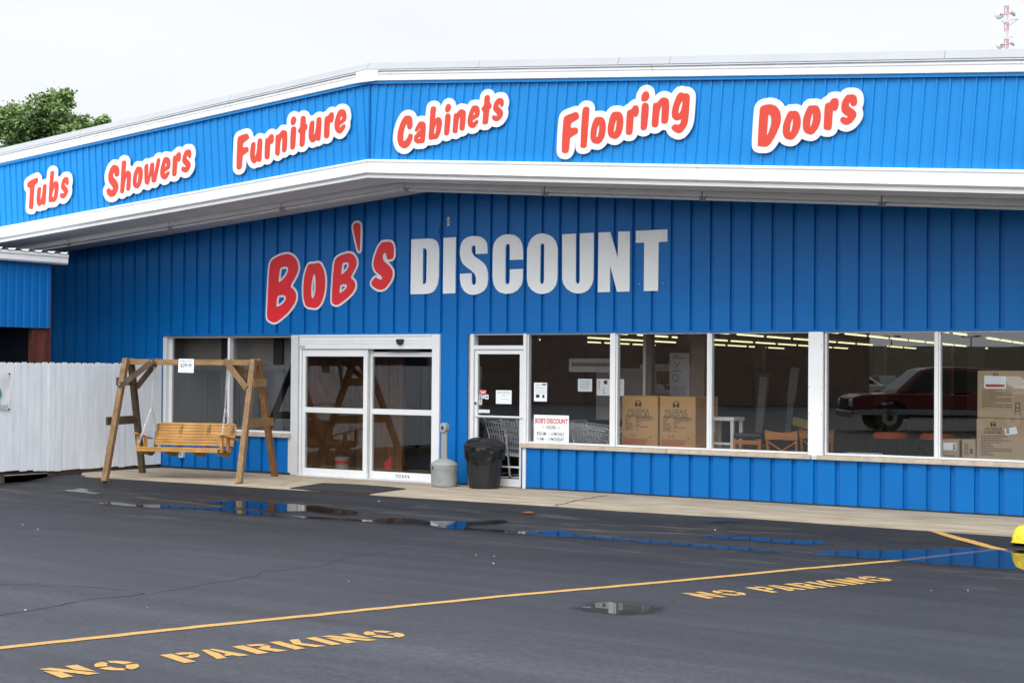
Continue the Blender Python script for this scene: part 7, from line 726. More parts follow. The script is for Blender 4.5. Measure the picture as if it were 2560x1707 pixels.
# small fittings on the wall
b = MB(); b.box(.13, .162, -.012, .0, 3.93, 4.06); o = b.build('wall_tag', 'paper', BLD); b = MB(); b.box(.138, .154, -.014, -.011, 3.95, 4.03); b.build('print', 'inkgrey', o)
b = MB(); b.tube([(.06, .0, 4.10), (.03, -.02, 4.0), (-.02, -.015, 3.85), (.0, -.01, 3.74), (.08, -.008, 3.70)], .006, 6); b.build('loose_cable', 'indark', BLD)
out = thing('outlet_box', 'small grey electrical outlet box on the blue wall beneath the swing bench', 'outlet', (-5.438, 0, .261))
b = MB(); b.box(-.05, .05, -.06, .0, -.07, .07); b.build('housing', 'alu2', out, bevel=.006)
b = MB(); b.box(-.03, .03, -.066, -.06, -.04, .04); b.build('cover', 'greyplas2', out)

# soffit strip lights, unlit, end to end
def strip():
    t = thing('soffit_light', 'unlit white strip light under the eave', 'light fixture')
    b = MB(); b.box(-1.21, 1.21, -.06, .06, -.075, -.0); b.build('housing', 'soffit', t, bevel=.006)
    b = MB(); b.tube([(-1.17, -.02, -.105), (1.17, -.02, -.105)], .019, 8); b.build('tube', 'tubeoff', t, smooth=True)
    for x in (-1.195, 1.195): MB().box(x-.02, x+.02, -.045, .03, -.13, -.07).build('socket', 'greyplas2', t, bevel=.004)
    return t
sl = None
names = {-5: 'far left', -4: 'left', }
for k in range(-4, 5):
    xc = .15 + 2.43*(k+.5) if k >= 0 else .15+2.43*(k+.5)
    o = sl if sl is None else None
    t = strip() if sl is None else copy_tree(sl)
    if sl is None: sl = t
    sg = 1 if xc > 0 else -1
    t.location = (xc, -1.05, sof(xc)); t.rotation_euler = (0, math.atan(.079)*sg, 0)
    where = ['furthest left', 'above the lean-to end', 'above the wooden swing', 'left of the ridge, above the red BOB letters', 'right of the ridge, above the white letters ISCO', 'above the letters UNT', 'beneath the gap between Flooring and Doors signs', 'beneath the Doors sign', 'at the right end'][k+4]
    t['label'] = 'unlit white strip light under the eave, ' + where; t['group'] = 'strip lights under the eave'
# ------------------------------------------------------------------ signs
YS = -1.798
fasc_where = {'Tubs': 'leftmost', 'Showers': 'second', 'Furniture': 'third', 'Cabinets': 'fourth', 'Flooring': 'fifth', 'Doors': 'sixth'}
for w, d in [(k, DATA[k]) for k in ('Tubs', 'Showers', 'Furniture', 'Cabinets', 'Flooring', 'Doors')]:
    ctr = d['back'][0]; x0 = sum(p[0] for p in ctr)/len(ctr); z0 = min(p[1] for p in ctr)
    t = thing('word_sign', 'white cut-out sign reading %s in orange red letters on the blue fascia' % w, 'sign', (x0, YS, z0), 0, 'word signs on the blue fascia')
    b = MB(); b.plate([[(p[0]-x0, p[1]-z0) for p in L] for L in d['back']], lambda u, v, q: (u, q, v), .014); b.build('backing', 'signwhite', t)
    b = MB()
    polys = d['red']; holes = []
    for i, L in enumerate(polys):
        isin = False
        for j, K in enumerate(polys):
            if i == j: continue
            xs = [p[0] for p in K]; zs = [p[1] for p in K]
            if all(min(xs) < p[0] < max(xs) and min(zs) < p[1] < max(zs) for p in L) : isin = True; host = j
        holes.append(host if isin else -1)
    for i, L in enumerate(polys):
        if holes[i] >= 0: continue
        lo = [L]+[polys[j] for j in range(len(polys)) if holes[j] == i]
        b = MB(); b.plate([[(p[0]-x0, p[1]-z0) for p in q] for q in lo], lambda u, v, q: (u, q-.004, v), .003); b.build('letter', 'signred', t)
    b = MB()                                             # fixing screws round the rim
    xs = sorted(ctr, key=lambda p: p[0]); n = len(ctr)
    for i in range(0, n, max(1, n//9)):
        p = ctr[i]; q = min((Vector((p[0], p[1]))-Vector((r_[0], r_[1]))).length for L in polys for r_ in L)
        nr = min(((Vector((p[0], p[1]))-Vector((r_[0], r_[1]))).length, r_[0], r_[1]) for L in polys for r_ in L)
        sx_, sz_ = p[0]*.55+nr[1]*.45-x0, p[1]*.55+nr[2]*.45-z0
        b.box(sx_-.006, sx_+.006, -.003, .001, sz_-.006, sz_+.006)
    b.build('screw', 'bolt', t)
YW = -.016
t = thing('shop_name_sign', "red white-edged cut-out letters spelling BOB'S on the blue wall", 'sign', (-2.6, YW, 2.5))
for d, nm in zip(DATA['BOB'], ('letter', 'letter', 'letter', 'apostrophe', 'letter')):
    b = MB(); b.plate([[(p[0]+2.6, p[1]-2.5) for p in L] for L in d['back']], lambda u, v, q: (u, q, v), .014); o = b.build(nm, 'signwhite', t)
    b = MB(); b.plate([[(p[0]+2.6, p[1]-2.5) for p in L] for L in d['red']], lambda u, v, q: (u, q-.004, v), .003); b.build('letter_face', 'bobred', o)
t = thing('shop_name_sign', 'tall white block letters spelling DISCOUNT on the blue wall', 'sign', (1.3, YW, 2.9))
for L in DATA['DIS']:
    b = MB(); b.plate([[(p[0]-1.3, p[1]-2.9) for p in q] for q in L], lambda u, v, q: (u, q, v), .014); o = b.build('letter', 'signgrey', t)
    xs = [p[0]-1.3 for p in L[0]]; zs = [p[1]-2.9 for p in L[0]]; b = MB()
    x0, x1, z0, z1 = min(xs), max(xs), min(zs), max(zs)
    for fx in (.12, .88):
        for fz in (.12, .88):
            if (x1-x0) < .4 and fx > .5: continue
            b.box(x0+(x1-x0)*fx-.006, x0+(x1-x0)*fx+.006, -.003, .002, z0+(z1-z0)*fz-.006, z0+(z1-z0)*fz+.006)
    b.build('screw', 'bolt', o)

# paper notices behind / on the glass
def sheet(name, x0, x1, z0, z1, y, label, cat, m='paper', par=None):
    b = MB(); b.box(x0, x1, y, y+.003, z0, z1); o = b.build(name, m, par); 
    if label: tag(o, label, cat)
    return o
def lines(o, rows, y, m='inkgrey'):
    b = MB()
    for (x0, x1, z, h) in rows:
        x = x0
        while x < x1:
            w = min(x1-x, R.uniform(.012, .035)); b.box(x, x+w, y-.0015, y, z-h/2, z+h/2); x += w+.006
    return b.build('print', m, o)
F = lambda cx, y, z: (lambda u, v, w: (cx+u, y, z+v))
o = sheet('hours_sign', 1.697, 2.302, .694, 1.088, .035, "white shop hours sign standing on the sill beside the hinged door", 'sign')
b = MB(); b.text("BOB'S DISCOUNT", F(2.0, .0335, .968), .096, .74, .024); b.build('heading_outline', 'ink', o)
b = MB(); b.text("BOB'S DISCOUNT", F(2.0, .0322, .968), .096, .74, .008); b.build('heading', 'bobred', o)
for q in ((1.85, 1.888), (2.112, 2.15)): MB().box(q[0], q[1], .032, .034, .904, .910).build('dash', 'ink', o)
for tx, x_, z_, sz_, k_, bo_ in (('HOURS', 2.0, .885, .068, .72, .006), ('8:30 AM', 1.832, .79, .070, .66, .006), ('6 PM DAILY', 2.115, .79, .070, .62, .006), ('11 AM', 1.808, .712, .070, .66, .006), ('5 PM SUNDAY', 2.085, .712, .070, .60, .006), ('TO', 1.958, .800, .026, .8, 0), ('TO', 1.895, .722, .026, .8, 0)):
    b = MB(); b.text(tx, F(x_, .0335, z_), sz_, k_, bo_); b.build('lettering', 'ink', o)
o = sheet('window_notice', 1.693, 1.918, 1.285, 1.558, .04, 'white paper flyer taped in the window above the shop hours sign', 'notice')
lines(o, [(1.72, 1.83, 1.53, .012), (1.72, 1.90, 1.50, .006), (1.72, 1.89, 1.48, .006), (1.72, 1.90, 1.455, .006), (1.72, 1.88, 1.43, .006), (1.72, 1.90, 1.41, .006)], .04)
for q in ((1.835, 1.905, 1.522, 1.542), (1.727, 1.79, 1.338, 1.385), (1.84, 1.875, 1.335, 1.382)): MB().box(q[0], q[1], .0385, .04, q[2], q[3]).build('picture', 'ink', o)
o = sheet('window_notice', 2.26, 2.50, 1.435, 1.62, .35, 'faint typed sheet inside the first window, left of the chart', 'notice')
lines(o, [(2.30, 2.46, 1.59-.022*i, .008) for i in range(6)], .35)
o = sheet('window_notice', 2.52, 2.98, 1.38, 1.62, .45, 'wide pale chart with two T shapes behind the first window', 'notice')
b = MB(); b.box(2.56, 2.567, .4485, .45, 1.47, 1.58); b.box(2.64, 2.647, .4485, .45, 1.41, 1.50); b.box(2.545, 2.585, .4485, .45, 1.58, 1.586); b.box(2.635, 2.67, .4485, .45, 1.41, 1.416); b.box(2.64, 2.70, .4485, .45, 1.545, 1.60); b.build('drawing', 'ink', o)
lines(o, [(2.84, 2.95, 1.58, .008), (2.80, 2.95, 1.55, .008), (2.80, 2.96, 1.49, .006), (2.80, 2.95, 1.465, .006)], .45)
o = sheet('window_notice', 1.95, 2.75, 1.72, 1.92, .6, 'long pale banner sheet hung high inside the first window', 'notice', 'inwall')
lines(o, [(2.0, 2.70, 1.83, .055)], .6, 'indark')
o = sheet('window_notice', 1.95, 2.85, .99, 1.78, 1.4, 'large whitish poster board deep behind the first window', 'notice', 'inwall')
o = sheet('door_notice', 1.012, 1.293, 1.235, 1.438, .045, 'plain white printed sheet taped inside the hinged door glass', 'notice')
lines(o, [(1.03, 1.24, 1.418, .006), (1.04, 1.27, 1.396, .009), (1.12, 1.19, 1.36, .010), (1.10, 1.23, 1.305, .005)], .045)
o = sheet('door_sticker', .702, .836, 1.370, 1.438, .047, 'red rounded store card sticker on the hinged door', 'sticker', 'sticker_r')
MB().box(.722, .765, .0455, .047, 1.414, 1.421).build('stripe', 'paper', o); MB().lathe([(.0, 0), (.012, .0015)], 12, (.805, .0455, 1.412), 'Y').build('dot', 'paper', o)
for i_ in range(3): MB().box(.745+.02*i_, .761+.02*i_, .0455, .047, 1.386+.003*i_, 1.402+.003*i_).build('emblem', 'paper', o)
o = sheet('door_sticker', .700, .758, 1.215, 1.367, .047, 'tall white payment card strip sticker under the red one', 'sticker')
for z0, z1, m in ((1.328, 1.36, 'sticker_b'), (1.295, 1.318, 'rust'), (1.255, 1.285, 'inkgrey'), (1.228, 1.243, 'sticker_r')):
    b = MB(); b.box(.707, .751, .0455, .047, z0, z1); b.build('emblem', m, o)
b = MB(); b.lathe([(.0, 0), (.027, .001), (.027, .004)], 18, (.786, .045, 1.335), 'Y'); o = b.build('door_sticker', 'paper'); tag(o, 'round white sticker between two square ones on the hinged door', 'sticker')
b = MB(); b.box(.770, .80, .0435, .045, 1.33, 1.338); b.box(.778, .79, .0435, .045, 1.338, 1.35); b.build('print', 'inkgrey', o)
o = sheet('door_sticker', .815, .876, 1.30, 1.367, .047, 'square white sticker with blue emblem, right of the round one', 'sticker')
b = MB(); b.box(.826, .865, .0455, .047, 1.318, 1.348); b.build('emblem', 'sticker_b', o)
o = sheet('door_sticker', .696, .898, 1.093, 1.142, .047, 'long pale label low on the upper glass of the hinged door', 'sticker')
lines(o, [(.715, .88, 1.127, .005), (.715, .88, 1.108, .005)], .047)

# ------------------------------------------------------------------ fence and lean-to
FX = -5.97
fe = thing('white_fence', 'white painted picket fence of dog-eared boards standing square to the store', 'fence', (FX, 0, 0))
b = MB(); y = -.02; k = 0
ymarks = [-.12, -.255, -.39, -.53, -.665, -.80, -.935]
while y > -9.5:
    w = .137; z1 = 1.80+R.uniform(-.008, .008); x = R.uniform(-.006, .006); z0 = .05+R.uniform(0, .02) + min(.06, max(0, (-y-2.2)*.04)); t_ = R.uniform(-.003, .003)
    pts = [(y-w+.003, z0), (y-.003, z0), (y-.003+t_, z1-.028), (y-.030+t_, z1), (y-w+.030+t_, z1), (y-w+.003+t_, z1-.028)]
    b.prism(pts, x, x+.018, 'X'); y -= w
b.build('board', 'fence', fe)
b = MB(); b.box(-.05, -.012, -9.5, -.02, .35, .44); b.box(-.05, -.012, -9.5, -.02, 1.45, 1.54); b.build('rail', 'fence', fe)
for yy in (-.1, -2.45, -4.9, -7.3):
    b = MB(); b.box(-.14, -.052, yy-.045, yy+.045, -.1, 1.70); b.build('post', 'woodD', fe)
b = MB(); b.box(-.13, -.03, -9.5, -.02, -.12, .05); b.box(-.26, -.02, -9.5, -2.3, -.12, .02); b.build('base_timber', 'woodD', fe)
b = MB(); b.box(-6.35, -5.99, -3.3, -2.45, -.09, .035); tag(b.build('rubble_slab', 'concrete'), 'mossy broken concrete piece under the gap below the white fence', 'rubble')

bn = thing('banner', 'white vinyl banner with green circle pinned to the left end of fence', 'banner', (FX+.03, -3.26, 1.05))
b = MB(); n = 14; v = []; f = []
for j in range(9):
    for i in range(n+1):
        yy = -1.6*i/n; zz = .585*j/8 + .01*sin(i*.9); v.append((.004+.012*sin(i*1.7+j*.8)*(.2+abs(sin(j*.4)))+.01*(j == 8)*0, yy, zz))
for j in range(8):
    for i in range(n): f.append((j*(n+1)+i, j*(n+1)+i+1, (j+1)*(n+1)+i+1, (j+1)*(n+1)+i))
b.add(v, f); b.build('sheet', 'banner', bn, smooth=True, fix=False)
b = MB(); b.lathe([(0, .022), (.115, .022), (.115, .018)], 28, (0, -.285, .26), 'X'); o = b.build('emblem', 'green', bn)
b = MB(); b.box(.0225, .024, -.25, -.20, .285, .298); b.box(.0225, .024, -.30, -.22, .20, .213); b.build('emblem_stroke', 'signwhite', o)
b = MB(); b.text('ban', lambda u, v, w: (.024, -.045+u, .03+v), .125, .9, .002, 'RIGHT'); b.build('lettering', 'greentxt', bn)
b = MB()
for z in (.015, .57): b.lathe([(0, .03), (.012, .026), (.012, 0)], 10, (0, -.02, z), 'X')
b.build('fixing', 'ink', bn)

sh = thing('lean_to_shed', 'blue corrugated lean-to with white edged metal roof beside the fence', 'shed', (-6.12, 0, 0))
b = MB(); v = []; n = 0; y = -2.33
prof = []
while y > -9:
    prof += [(y, 0), (y-.05, 0), (y-.065, -.022), (y-.10, -.022), (y-.115, 0)]; y -= .155
for (yy, dx) in prof:
    for z in (2.355, 3.46): v.append((dx, yy, z))
b.add(v, [(2*i, 2*i+1, 2*i+3, 2*i+2) for i in range(len(prof)-1)]); 
b.add([(0, -2.33, 2.355), (-3.0, -2.33, 2.355), (-3.0, -2.33, 3.46), (0, -2.33, 3.46)], [(0, 1, 2, 3)])
b.build('panel', 'blue', sh, fix=False)
b = MB(); b.prism([(.0, 3.395), (.10, 3.395), (.125, 3.42), (.125, 3.50), (.14, 3.515), (.14, 3.56), (.0, 3.56)], -9, -2.08); b.box(-8, .0, -2.14, -2.08, 3.40, 3.56); b.build('roof_edge', 'white', sh)
b = MB(); v = []; prof = []; y = -2.05
while y > -9: prof += [(y, .03), (y-.06, .03), (y-.10, 0), (y-.20, 0), (y-.24, .03)]; y -= .26
for (yy, dz) in prof: v += [(.16, yy, 3.565+dz), (-8.2, yy, 3.80+dz)]
b.add(v, [(2*i, 2*i+1, 2*i+3, 2*i+2) for i in range(len(prof)-1)]); b.build('roof', 'alu2', sh, fix=False)
b = MB(); b.box(-.13, -.02, -2.655, -2.635, -.01, 3.4); b.box(-.13, -.02, -2.315, -2.295, -.01, 3.4); b.box(-.085, -.065, -2.635, -2.315, -.01, 3.4); b.build('post', 'rust', sh)
b = MB(); b.box(-1.0, -.95, -9, -1.75, 0, 3.4); b.build('shade_sheet', 'shade_navy', sh)  # dark sheet added close in, standing for shade inside the enclosed shed
MB().box(-8.0, -.14, -2.42, -2.36, -.1, 3.45).build('light_blocker', 'shade_navy', sh)  # added, and run far left, to block light passing under the shed

# ------------------------------------------------------------------ porch swing
A_SW = radians(18.348); SWC = (-3.694, -1.574, 0)
fr = thing('porch_swing_stand', 'weathered wooden A-frame swing stand on the walkway beside the white fence', 'swing stand', SWC, A_SW)
ZB = 1.82
b = MB(); b.bar((-1.12, 0, ZB), (1.12, 0, ZB), .085, .088); b.build('top_beam', 'woodFx', fr, bevel=.006)
for (sx_, sy_, m) in ((-1, -1, 'woodF'), (-1, 1, 'woodD'), (1, -1, 'woodF'), (1, 1, 'woodR')):
    base = {(-1, -1): (-1.03, -.82, -.03), (-1, 1): (-1.27, .82, 0.0), (1, -1): (1.22, -.82, 0.0), (1, 1): (1.08, .82, 0.0)}[(sx_, sy_)]
    topx = 1.10*sx_
    b = MB(); b.bar(base, (topx, sy_*.075, 1.868), .088, .088, (0, 1, 0)); b.build('leg', m, fr, bevel=.005)
for sx_, m in ((-1, 'woodD'), (1, 'woodFx')):
    xo = 1.10*sx_ + (.062 if sx_ > 0 else -.062)
    for z, hw, dz in ((1.51, .17, .0), (.89, .41, .0)):
        x_o = xo + (.02 if z < 1 else 0)*sx_*(1 if sx_ > 0 else 1.8)
        b = MB(); b.bar((x_o, -hw-.07, z), (x_o, hw+.07, z), .038, .13); b.build('crossbar', m, fr, bevel=.004)
for sx_, sy_, m in ((-1, -1, 'woodD'), (-1, 1, 'woodD'), (1, -1, 'woodF'), (1, 1, 'woodR')):
    yo = .07*sy_
    b = MB(); b.bar((1.07*sx_, (.29 if sy_ < 0 else .27)*sy_, 1.44), (.63*sx_, (.075)*sy_, 1.835), .036, .088, (0, 0, 1), .03); b.build('brace', m, fr, bevel=.004)
b = MB()
for (x, y, z) in ((-1.10, -.13, 1.83), (1.10, -.13, 1.84), (-.70, -.11, 1.80), (-.64, -.11, 1.83), (-1.07, -.34, 1.46), (-1.03, -.30, 1.52)): b.lathe([(0, -.006), (.011, -.004), (.011, .02)], 8, (x, y, z), 'Y')
b.build('bolt', 'bolt', fr)
bc = thing('swing_bench', 'honey coloured slatted wooden bench hanging by chains from the A-frame', 'swing', SWC, A_SW)
XA, XB_ = -.76, .66
b = MB()
for i in range(6):
    y = -.30+.075*i; z = .485+.0 - .012*i
    b.box(XA-.01, XB_, y-.031, y+.031, z-.011, z+.011)
b.box(XA-.01, XB_-.03, -.345, -.325, .425, .49)
b.build('seat', 'woodB', bc, bevel=.004)
def bk(t_): return Vector((0, .16+.13*t_, .50+.36*t_))
b = MB()
for i in range(8):
    t0, t1 = i/8+.004, (i+1)/8-.010; a, c = bk(t0), bk(t1); cut = .05 if i == 7 else 0
    nrm = Vector((0, -.36, .13)).normalized()*.010
    v = []
    for q in (a-nrm, a+nrm, c+nrm, c-nrm):
        top_ = cut if (q-c).length < .02 else 0
        v += [(XA+.055+top_-.01*0, q.y, q.z), (XB_+.005-top_, q.y, q.z)]
    b.add(v, [(0, 1, 3, 2), (2, 3, 5, 4), (4, 5, 7, 6), (6, 7, 1, 0), (0, 2, 4, 6), (1, 7, 5, 3)])
b.build('backrest', 'woodB', bc, bevel=.003)
for x in (XA+.06, -.28, .20, XB_-.05):
    b = MB(); b.prism([(-.28, .385), (-.32, .42), (-.32, .455), (.13, .395), (.20, .47), (.33, .83), (.31, .835), (.245, .835), (.185, .50), (.15, .40), (.10, .355), (.03, .335), (-.1, .36)], x-.018, x+.018, 'X'); b.build('rib', 'woodFx', bc, bevel=.003)
for x, sx_ in ((XA-.005, -1), (XB_+.01, 1)):
    b = MB(); b.bar((x, -.37, .705), (x+.04*sx_, .22, .60), .078, .022); b.build('armrest', 'woodB', bc, bevel=.006)
    for y, z0, z1 in ((-.27, .43, .685), (-.04, .41, .645)):
        b = MB(); b.bar((x-.01*sx_, y, z0), (x, y, z1), .038, .06, (0, 1, 0)); b.build('arm_support', 'woodB', bc, bevel=.004)
def chain(b, p0, p1, pitch=.040):
    p0, p1 = Vector(p0), Vector(p1); L_ = (p1-p0).length; n = max(2, int(L_/pitch)); d = (p1-p0).normalized()
    x = d.cross(Vector((.3, 1, .1))).normalized(); y = d.cross(x)
    for i in range(n):
        c = p0 + d*(L_*(i+.5)/n); s_ = x if i % 2 else y; pts = []
        for k in range(9):
            a = 2*pi*k/8; pts.append(c + d*cos(a)*pitch*.72 + s_*sin(a)*.0135)
        b.tube(pts, .0045, 4, False)
for x, sx_ in ((-.665, -1), (.605, 1)):
    tp = (x+.02, 0, ZB-.045); j = (x-.01, -.01, 1.11)
    b = MB(); chain(b, tp, j); chain(b, j, (x-.075 if sx_ < 0 else x+.07, -.30, .55)); chain(b, j, (x-.03 if sx_ < 0 else x+.0, .24, .675)); chain(b, (x+.03, .02, 1.72), (x+.0, .01, 1.42)) ; b.build('chain', 'chain', bc, smooth=True)
b = MB()
for x in (-.645, .625): b.tube([(x, 0, ZB-.04), (x+.02, 0, ZB-.065), (x, 0, ZB-.085), (x-.015, 0, ZB-.065)], .006, 6)
b.build('hook', 'bolt', bc)
ps = thing('price_sign', 'white paper price sign hanging on the swing beam', 'price sign', SWC, A_SW)
b = MB(); b.add([(-.180, -.075, 1.876), (.085, -.075, 1.872), (.083, -.083, 1.655), (-.187, -.083, 1.661), (-.180, -.073, 1.876), (.085, -.073, 1.872), (.083, -.081, 1.655), (-.187, -.081, 1.661)], [(0, 1, 2, 3), (4, 7, 6, 5), (0, 4, 5, 1), (2, 6, 7, 3), (1, 5, 6, 2), (0, 3, 7, 4)]); b.build('sheet', 'paper', ps)
FP = lambda cx, z, sl=.037: (lambda u, v, w: (cx+u, -.0765-(1.875-(z+v))*sl, z+v))
b = MB(); b.text('$299.99', FP(-.05, 1.742), .082, .72, .001); b.build('price', 'ink', ps)
b = MB(); b.text('FRAME & SWING', FP(-.05, 1.825), .036, .78, .002); b.text('SET', FP(-.05, 1.797), .022, .9); b.text('assembly not included', FP(-.05, 1.69), .019, .9); b.build('lettering', 'inkgrey', ps)

# ------------------------------------------------------------------ bins, mat, wheel stop
ar = thing('ash_receptacle', 'light grey plastic cigarette receptacle with slim neck beside the sliding door', 'ash bin', (.405, -.42, 0)); ar.scale = (.9, .9, 1)
b = MB(); b.lathe([(.195, 0), (.215, .012), (.222, .05), (.226, .22), (.228, .225), (.228, .245), (.232, .25), (.232, .325)], 40, sq=.9); b.build('base', 'greyplas', ar, smooth=True)
b = MB(); b.lathe([(.236, .316), (.236, .326), (.20, .362), (.14, .390), (.08, .408), (.06, .412), (0, .412)], 40, sq=.9); b.build('dome', 'greyplas', ar, smooth=True)
b = MB()
for x_, y_, r_ in ((-.030, -.012, .024), (.004, -.022, .026), (.036, -.010, .022), (0, .02, .035)): b.tube([(x_*1.15, y_, .40), (x_, y_, .84)], r_, 10)
b.build('neck', 'greyplas', ar, smooth=True)
b = MB(); pr = [(.082*cos(a)*1.0, .872+.082*sin(a)) for a in [pi/8+k*pi/4 for k in range(8)]]; b.prism(pr, -.062, .05); b.build('head', 'greyplas', ar, bevel=.018)
b = MB(); b.lathe([(.028, -.066), (.028, -.060)], 6, (-.0, 0, .872), 'Y'); b.build('opening', 'black', ar)
b = MB(); b.plate([[(-.105, .262), (-.072, .277), (-.10, .30)]], lambda u, v, w: (u, -.205+w, v), .02); b.build('latch', 'black', ar)
b = MB()
for i in range(3): b.box(-.02-.012*i, -.012-.012*i, -.212+.003*i, -.19, .12, .16)
for k in range(20): a, c = 2*pi*k/20, 2*pi*(k+1)/20; b.tube([(.045*cos(a)+.02, -.203, .125+.045*sin(a)), (.045*cos(c)+.02, -.203, .125+.045*sin(c))], .004, 4)
b.build('moulded_emblem', 'greyplas2', ar)

tb = thing('trash_can', 'black ribbed plastic trash can with lid and bag overhanging its rim', 'trash can', (1.06, -.31, 0))
b = MB(); prof = []; n = 48; v = []; f = []
levels = [(.218, 0), (.226, .02), (.236, .12), (.25, .30), (.262, .44), (.268, .60)]
for (r_, z) in levels:
    for k in range(n):
        a = 2*pi*k/n; rr = r_*(1 + (.022 if (k//2) % 2 else 0)*(1 if .02 < z < .5 else 0)); v.append((rr*cos(a), rr*sin(a), z))
for i in range(len(levels)-1):
    for k in range(n): f.append((i*n+k, i*n+(k+1) % n, (i+1)*n+(k+1) % n, (i+1)*n+k))
f.append(tuple(range(n))[::-1]); b.add(v, f); b.build('body', 'black', tb)
b = MB(); v = []; f = []; lv = [(.300, .612), (.304, .585), (.300, .54), (.292, .47), (.285, .40), (.274, .40)]
n = 56; hem = [R.uniform(-.045, .05) for _ in range(n)]
for i, (r_, z) in enumerate(lv):
    for k in range(n):
        a = 2*pi*k/n; wv = .010*sin(k*1.9)+.008*sin(k*.83+i); dz = (hem[k]*.5+.035*sin(a*2+1.2)) * (1 if i >= 4 else (.4 if i == 3 else 0)); v.append(((r_+wv*(i > 0))*cos(a), (r_+wv*(i > 0))*sin(a), z+dz))
for i in range(len(lv)-1):
    for k in range(n): f.append((i*n+k, i*n+(k+1) % n, (i+1)*n+(k+1) % n, (i+1)*n+k))
b.add(v, f); b.build('bag', 'blackbag', tb, smooth=True)
b = MB(); b.lathe([(.305, .605), (.318, .612), (.318, .635), (.30, .65), (.25, .685), (.18, .715), (.10, .728), (0, .73)], 48); b.build('lid', 'black', tb, smooth=True)
def lidz(x, y):
    r_ = hypot(x, y); pf = [(0, .73), (.10, .728), (.18, .715), (.25, .685), (.30, .65), (.318, .63)]
    for (r0, z0), (r1, z1) in zip(pf[:-1], pf[1:]):
        if r_ <= r1: return z0+(z1-z0)*(r_-r0)/(r1-r0)
    return .62
qd = [(-.235, -.10), (-.165, -.215), (.03, -.205), (-.03, -.06)]; gr = []
for j in range(7):
    for i in range(7):
        u_, w2_ = i/6, j/6; x_ = (qd[0][0]*(1-u_)+qd[3][0]*u_)*(1-w2_)+(qd[1][0]*(1-u_)+qd[2][0]*u_)*w2_; y_ = (qd[0][1]*(1-u_)+qd[3][1]*u_)*(1-w2_)+(qd[1][1]*(1-u_)+qd[2][1]*u_)*w2_
        gr.append((x_, y_, lidz(x_, y_)+.004))
b = MB(); b.add(gr, [(j*7+i, j*7+i+1, j*7+i+8, j*7+i+7) for j in range(6) for i in range(6)]); b.build('lid_opening', 'shade_navy', tb, fix=False)
ed = [gr[i] for i in range(7)]+[gr[7*j+6] for j in range(1, 7)]+[gr[42+i] for i in range(5, -1, -1)]+[gr[7*j] for j in range(5, -1, -1)]
b = MB(); b.tube([(p[0], p[1], p[2]+.006) for p in ed], .012, 6); b.build('opening_rim', 'black', tb, smooth=True)

b = MB(); mp_ = [(-1.056, -2.205), (-1.32, -1.16), (-.96, -1.07), (-.14, -1.10), (.31, -1.24), (.45, -2.26), (-.3, -2.26)]
b.plate([mp_], lambda u, v, w: (u, v, .014-w), .012); tag(b.build('door_mat', 'mat', bevel=.004), 'black rubber entrance mat on the walkway before the sliding door', 'mat')
ws = MB(); prof = [(-.13, 0), (-.125, .07), (-.105, .13), (-.07, .175), (0, .192), (.07, .175), (.105, .13), (.125, .07), (.13, 0)]
v = []; f = []; xs = [(9.47, .25), (9.482, .62), (9.51, .85), (9.57, .97), (9.67, 1), (11.2, 1), (11.3, .8), (11.34, .4)]; n = len(prof)
for x, k in xs: v += [(x, -2.58+p[0]*(.55+.45*k), p[1]*k - .03) for p in prof]
for i in range(len(xs)-1):
    for j in range(n-1): f.append((i*n+j, i*n+j+1, (i+1)*n+j+1, (i+1)*n+j))
f += [tuple(range(n))[::-1], tuple(range((len(xs)-1)*n, len(xs)*n))]
ws.add(v, f); tag(ws.build('wheel_stop', 'stop', smooth=True), 'bright yellow painted concrete wheel stop at the right edge of the lot', 'wheel stop')
# ------------------------------------------------------------------ store interior seen through the glass
def carton(x0, x1, y0, y1, z0, z1, m, label, group='cardboard cartons behind the windows'):
    t = thing('cardboard_box', label, 'box', ((x0+x1)/2, y0, z0), 0, group)
    w, d, h = x1-x0, y1-y0, z1-z0
    b = MB(); b.box(-w/2, w/2, 0, d, 0, h); b.build('carton', m, t, bevel=.012)
    b = MB(); b.box(-w/2+.02, w/2-.02, d*.46, d*.54, h, h+.0015); b.box(w/2, w/2+.0015, d*.46, d*.54, h-.12, h); b.build('tape', 'cardink' if m == 'x' else 'card', t)
    return t, w, h
def house_logo(b, cx, z, s, P):
    b.plate([[(-.5, .0), (-.5, .62), (-.17, .62), (-.17, .40), (.17, .40), (.17, .62), (.5, .62), (.5, 0), (.17, 0), (.17, .22), (-.17, .22), (-.17, 0)]], lambda u, v, w: P(cx+u*s, z+v*s), 0)
    b.plate([[(-.56, .70), (0, .98), (.56, .70), (.56, .60), (.40, .66), (0, .86), (-.40, .66), (-.56, .60)]], lambda u, v, w: P(cx+u*s, z+v*s), 0)
def front_print(t, w, h, big=True, cx=None, top=None, m='cardink', k=1.0):
    P = lambda u, v: (u, -.0025, v)
    cx = -.04*w if cx is None else cx; top = h if top is None else top
    b = MB(); house_logo(b, cx, top-.155*k, .10*k, P)
    fn = lambda dz: (lambda u, v, w_: (cx+u, -.0025, top+dz*k+v))
    b.text('HILLSDALE', fn(-.238), .084*k, .86, .001); b.text('FURNITURE', fn(-.308), .084*k, .86, .001)
    b.build('logo', m, t)
    return b
def small_rows(t, rows, m='cardink'):
    b = MB()
    for (x0, x1, z) in rows:
        x = x0
        while x < x1: w_ = min(x1-x, R.uniform(.012, .03)); b.box(x, x+w_, -.003, -.0005, z-.0045, z+.0045); x += w_+.006
    b.build('print', m, t)
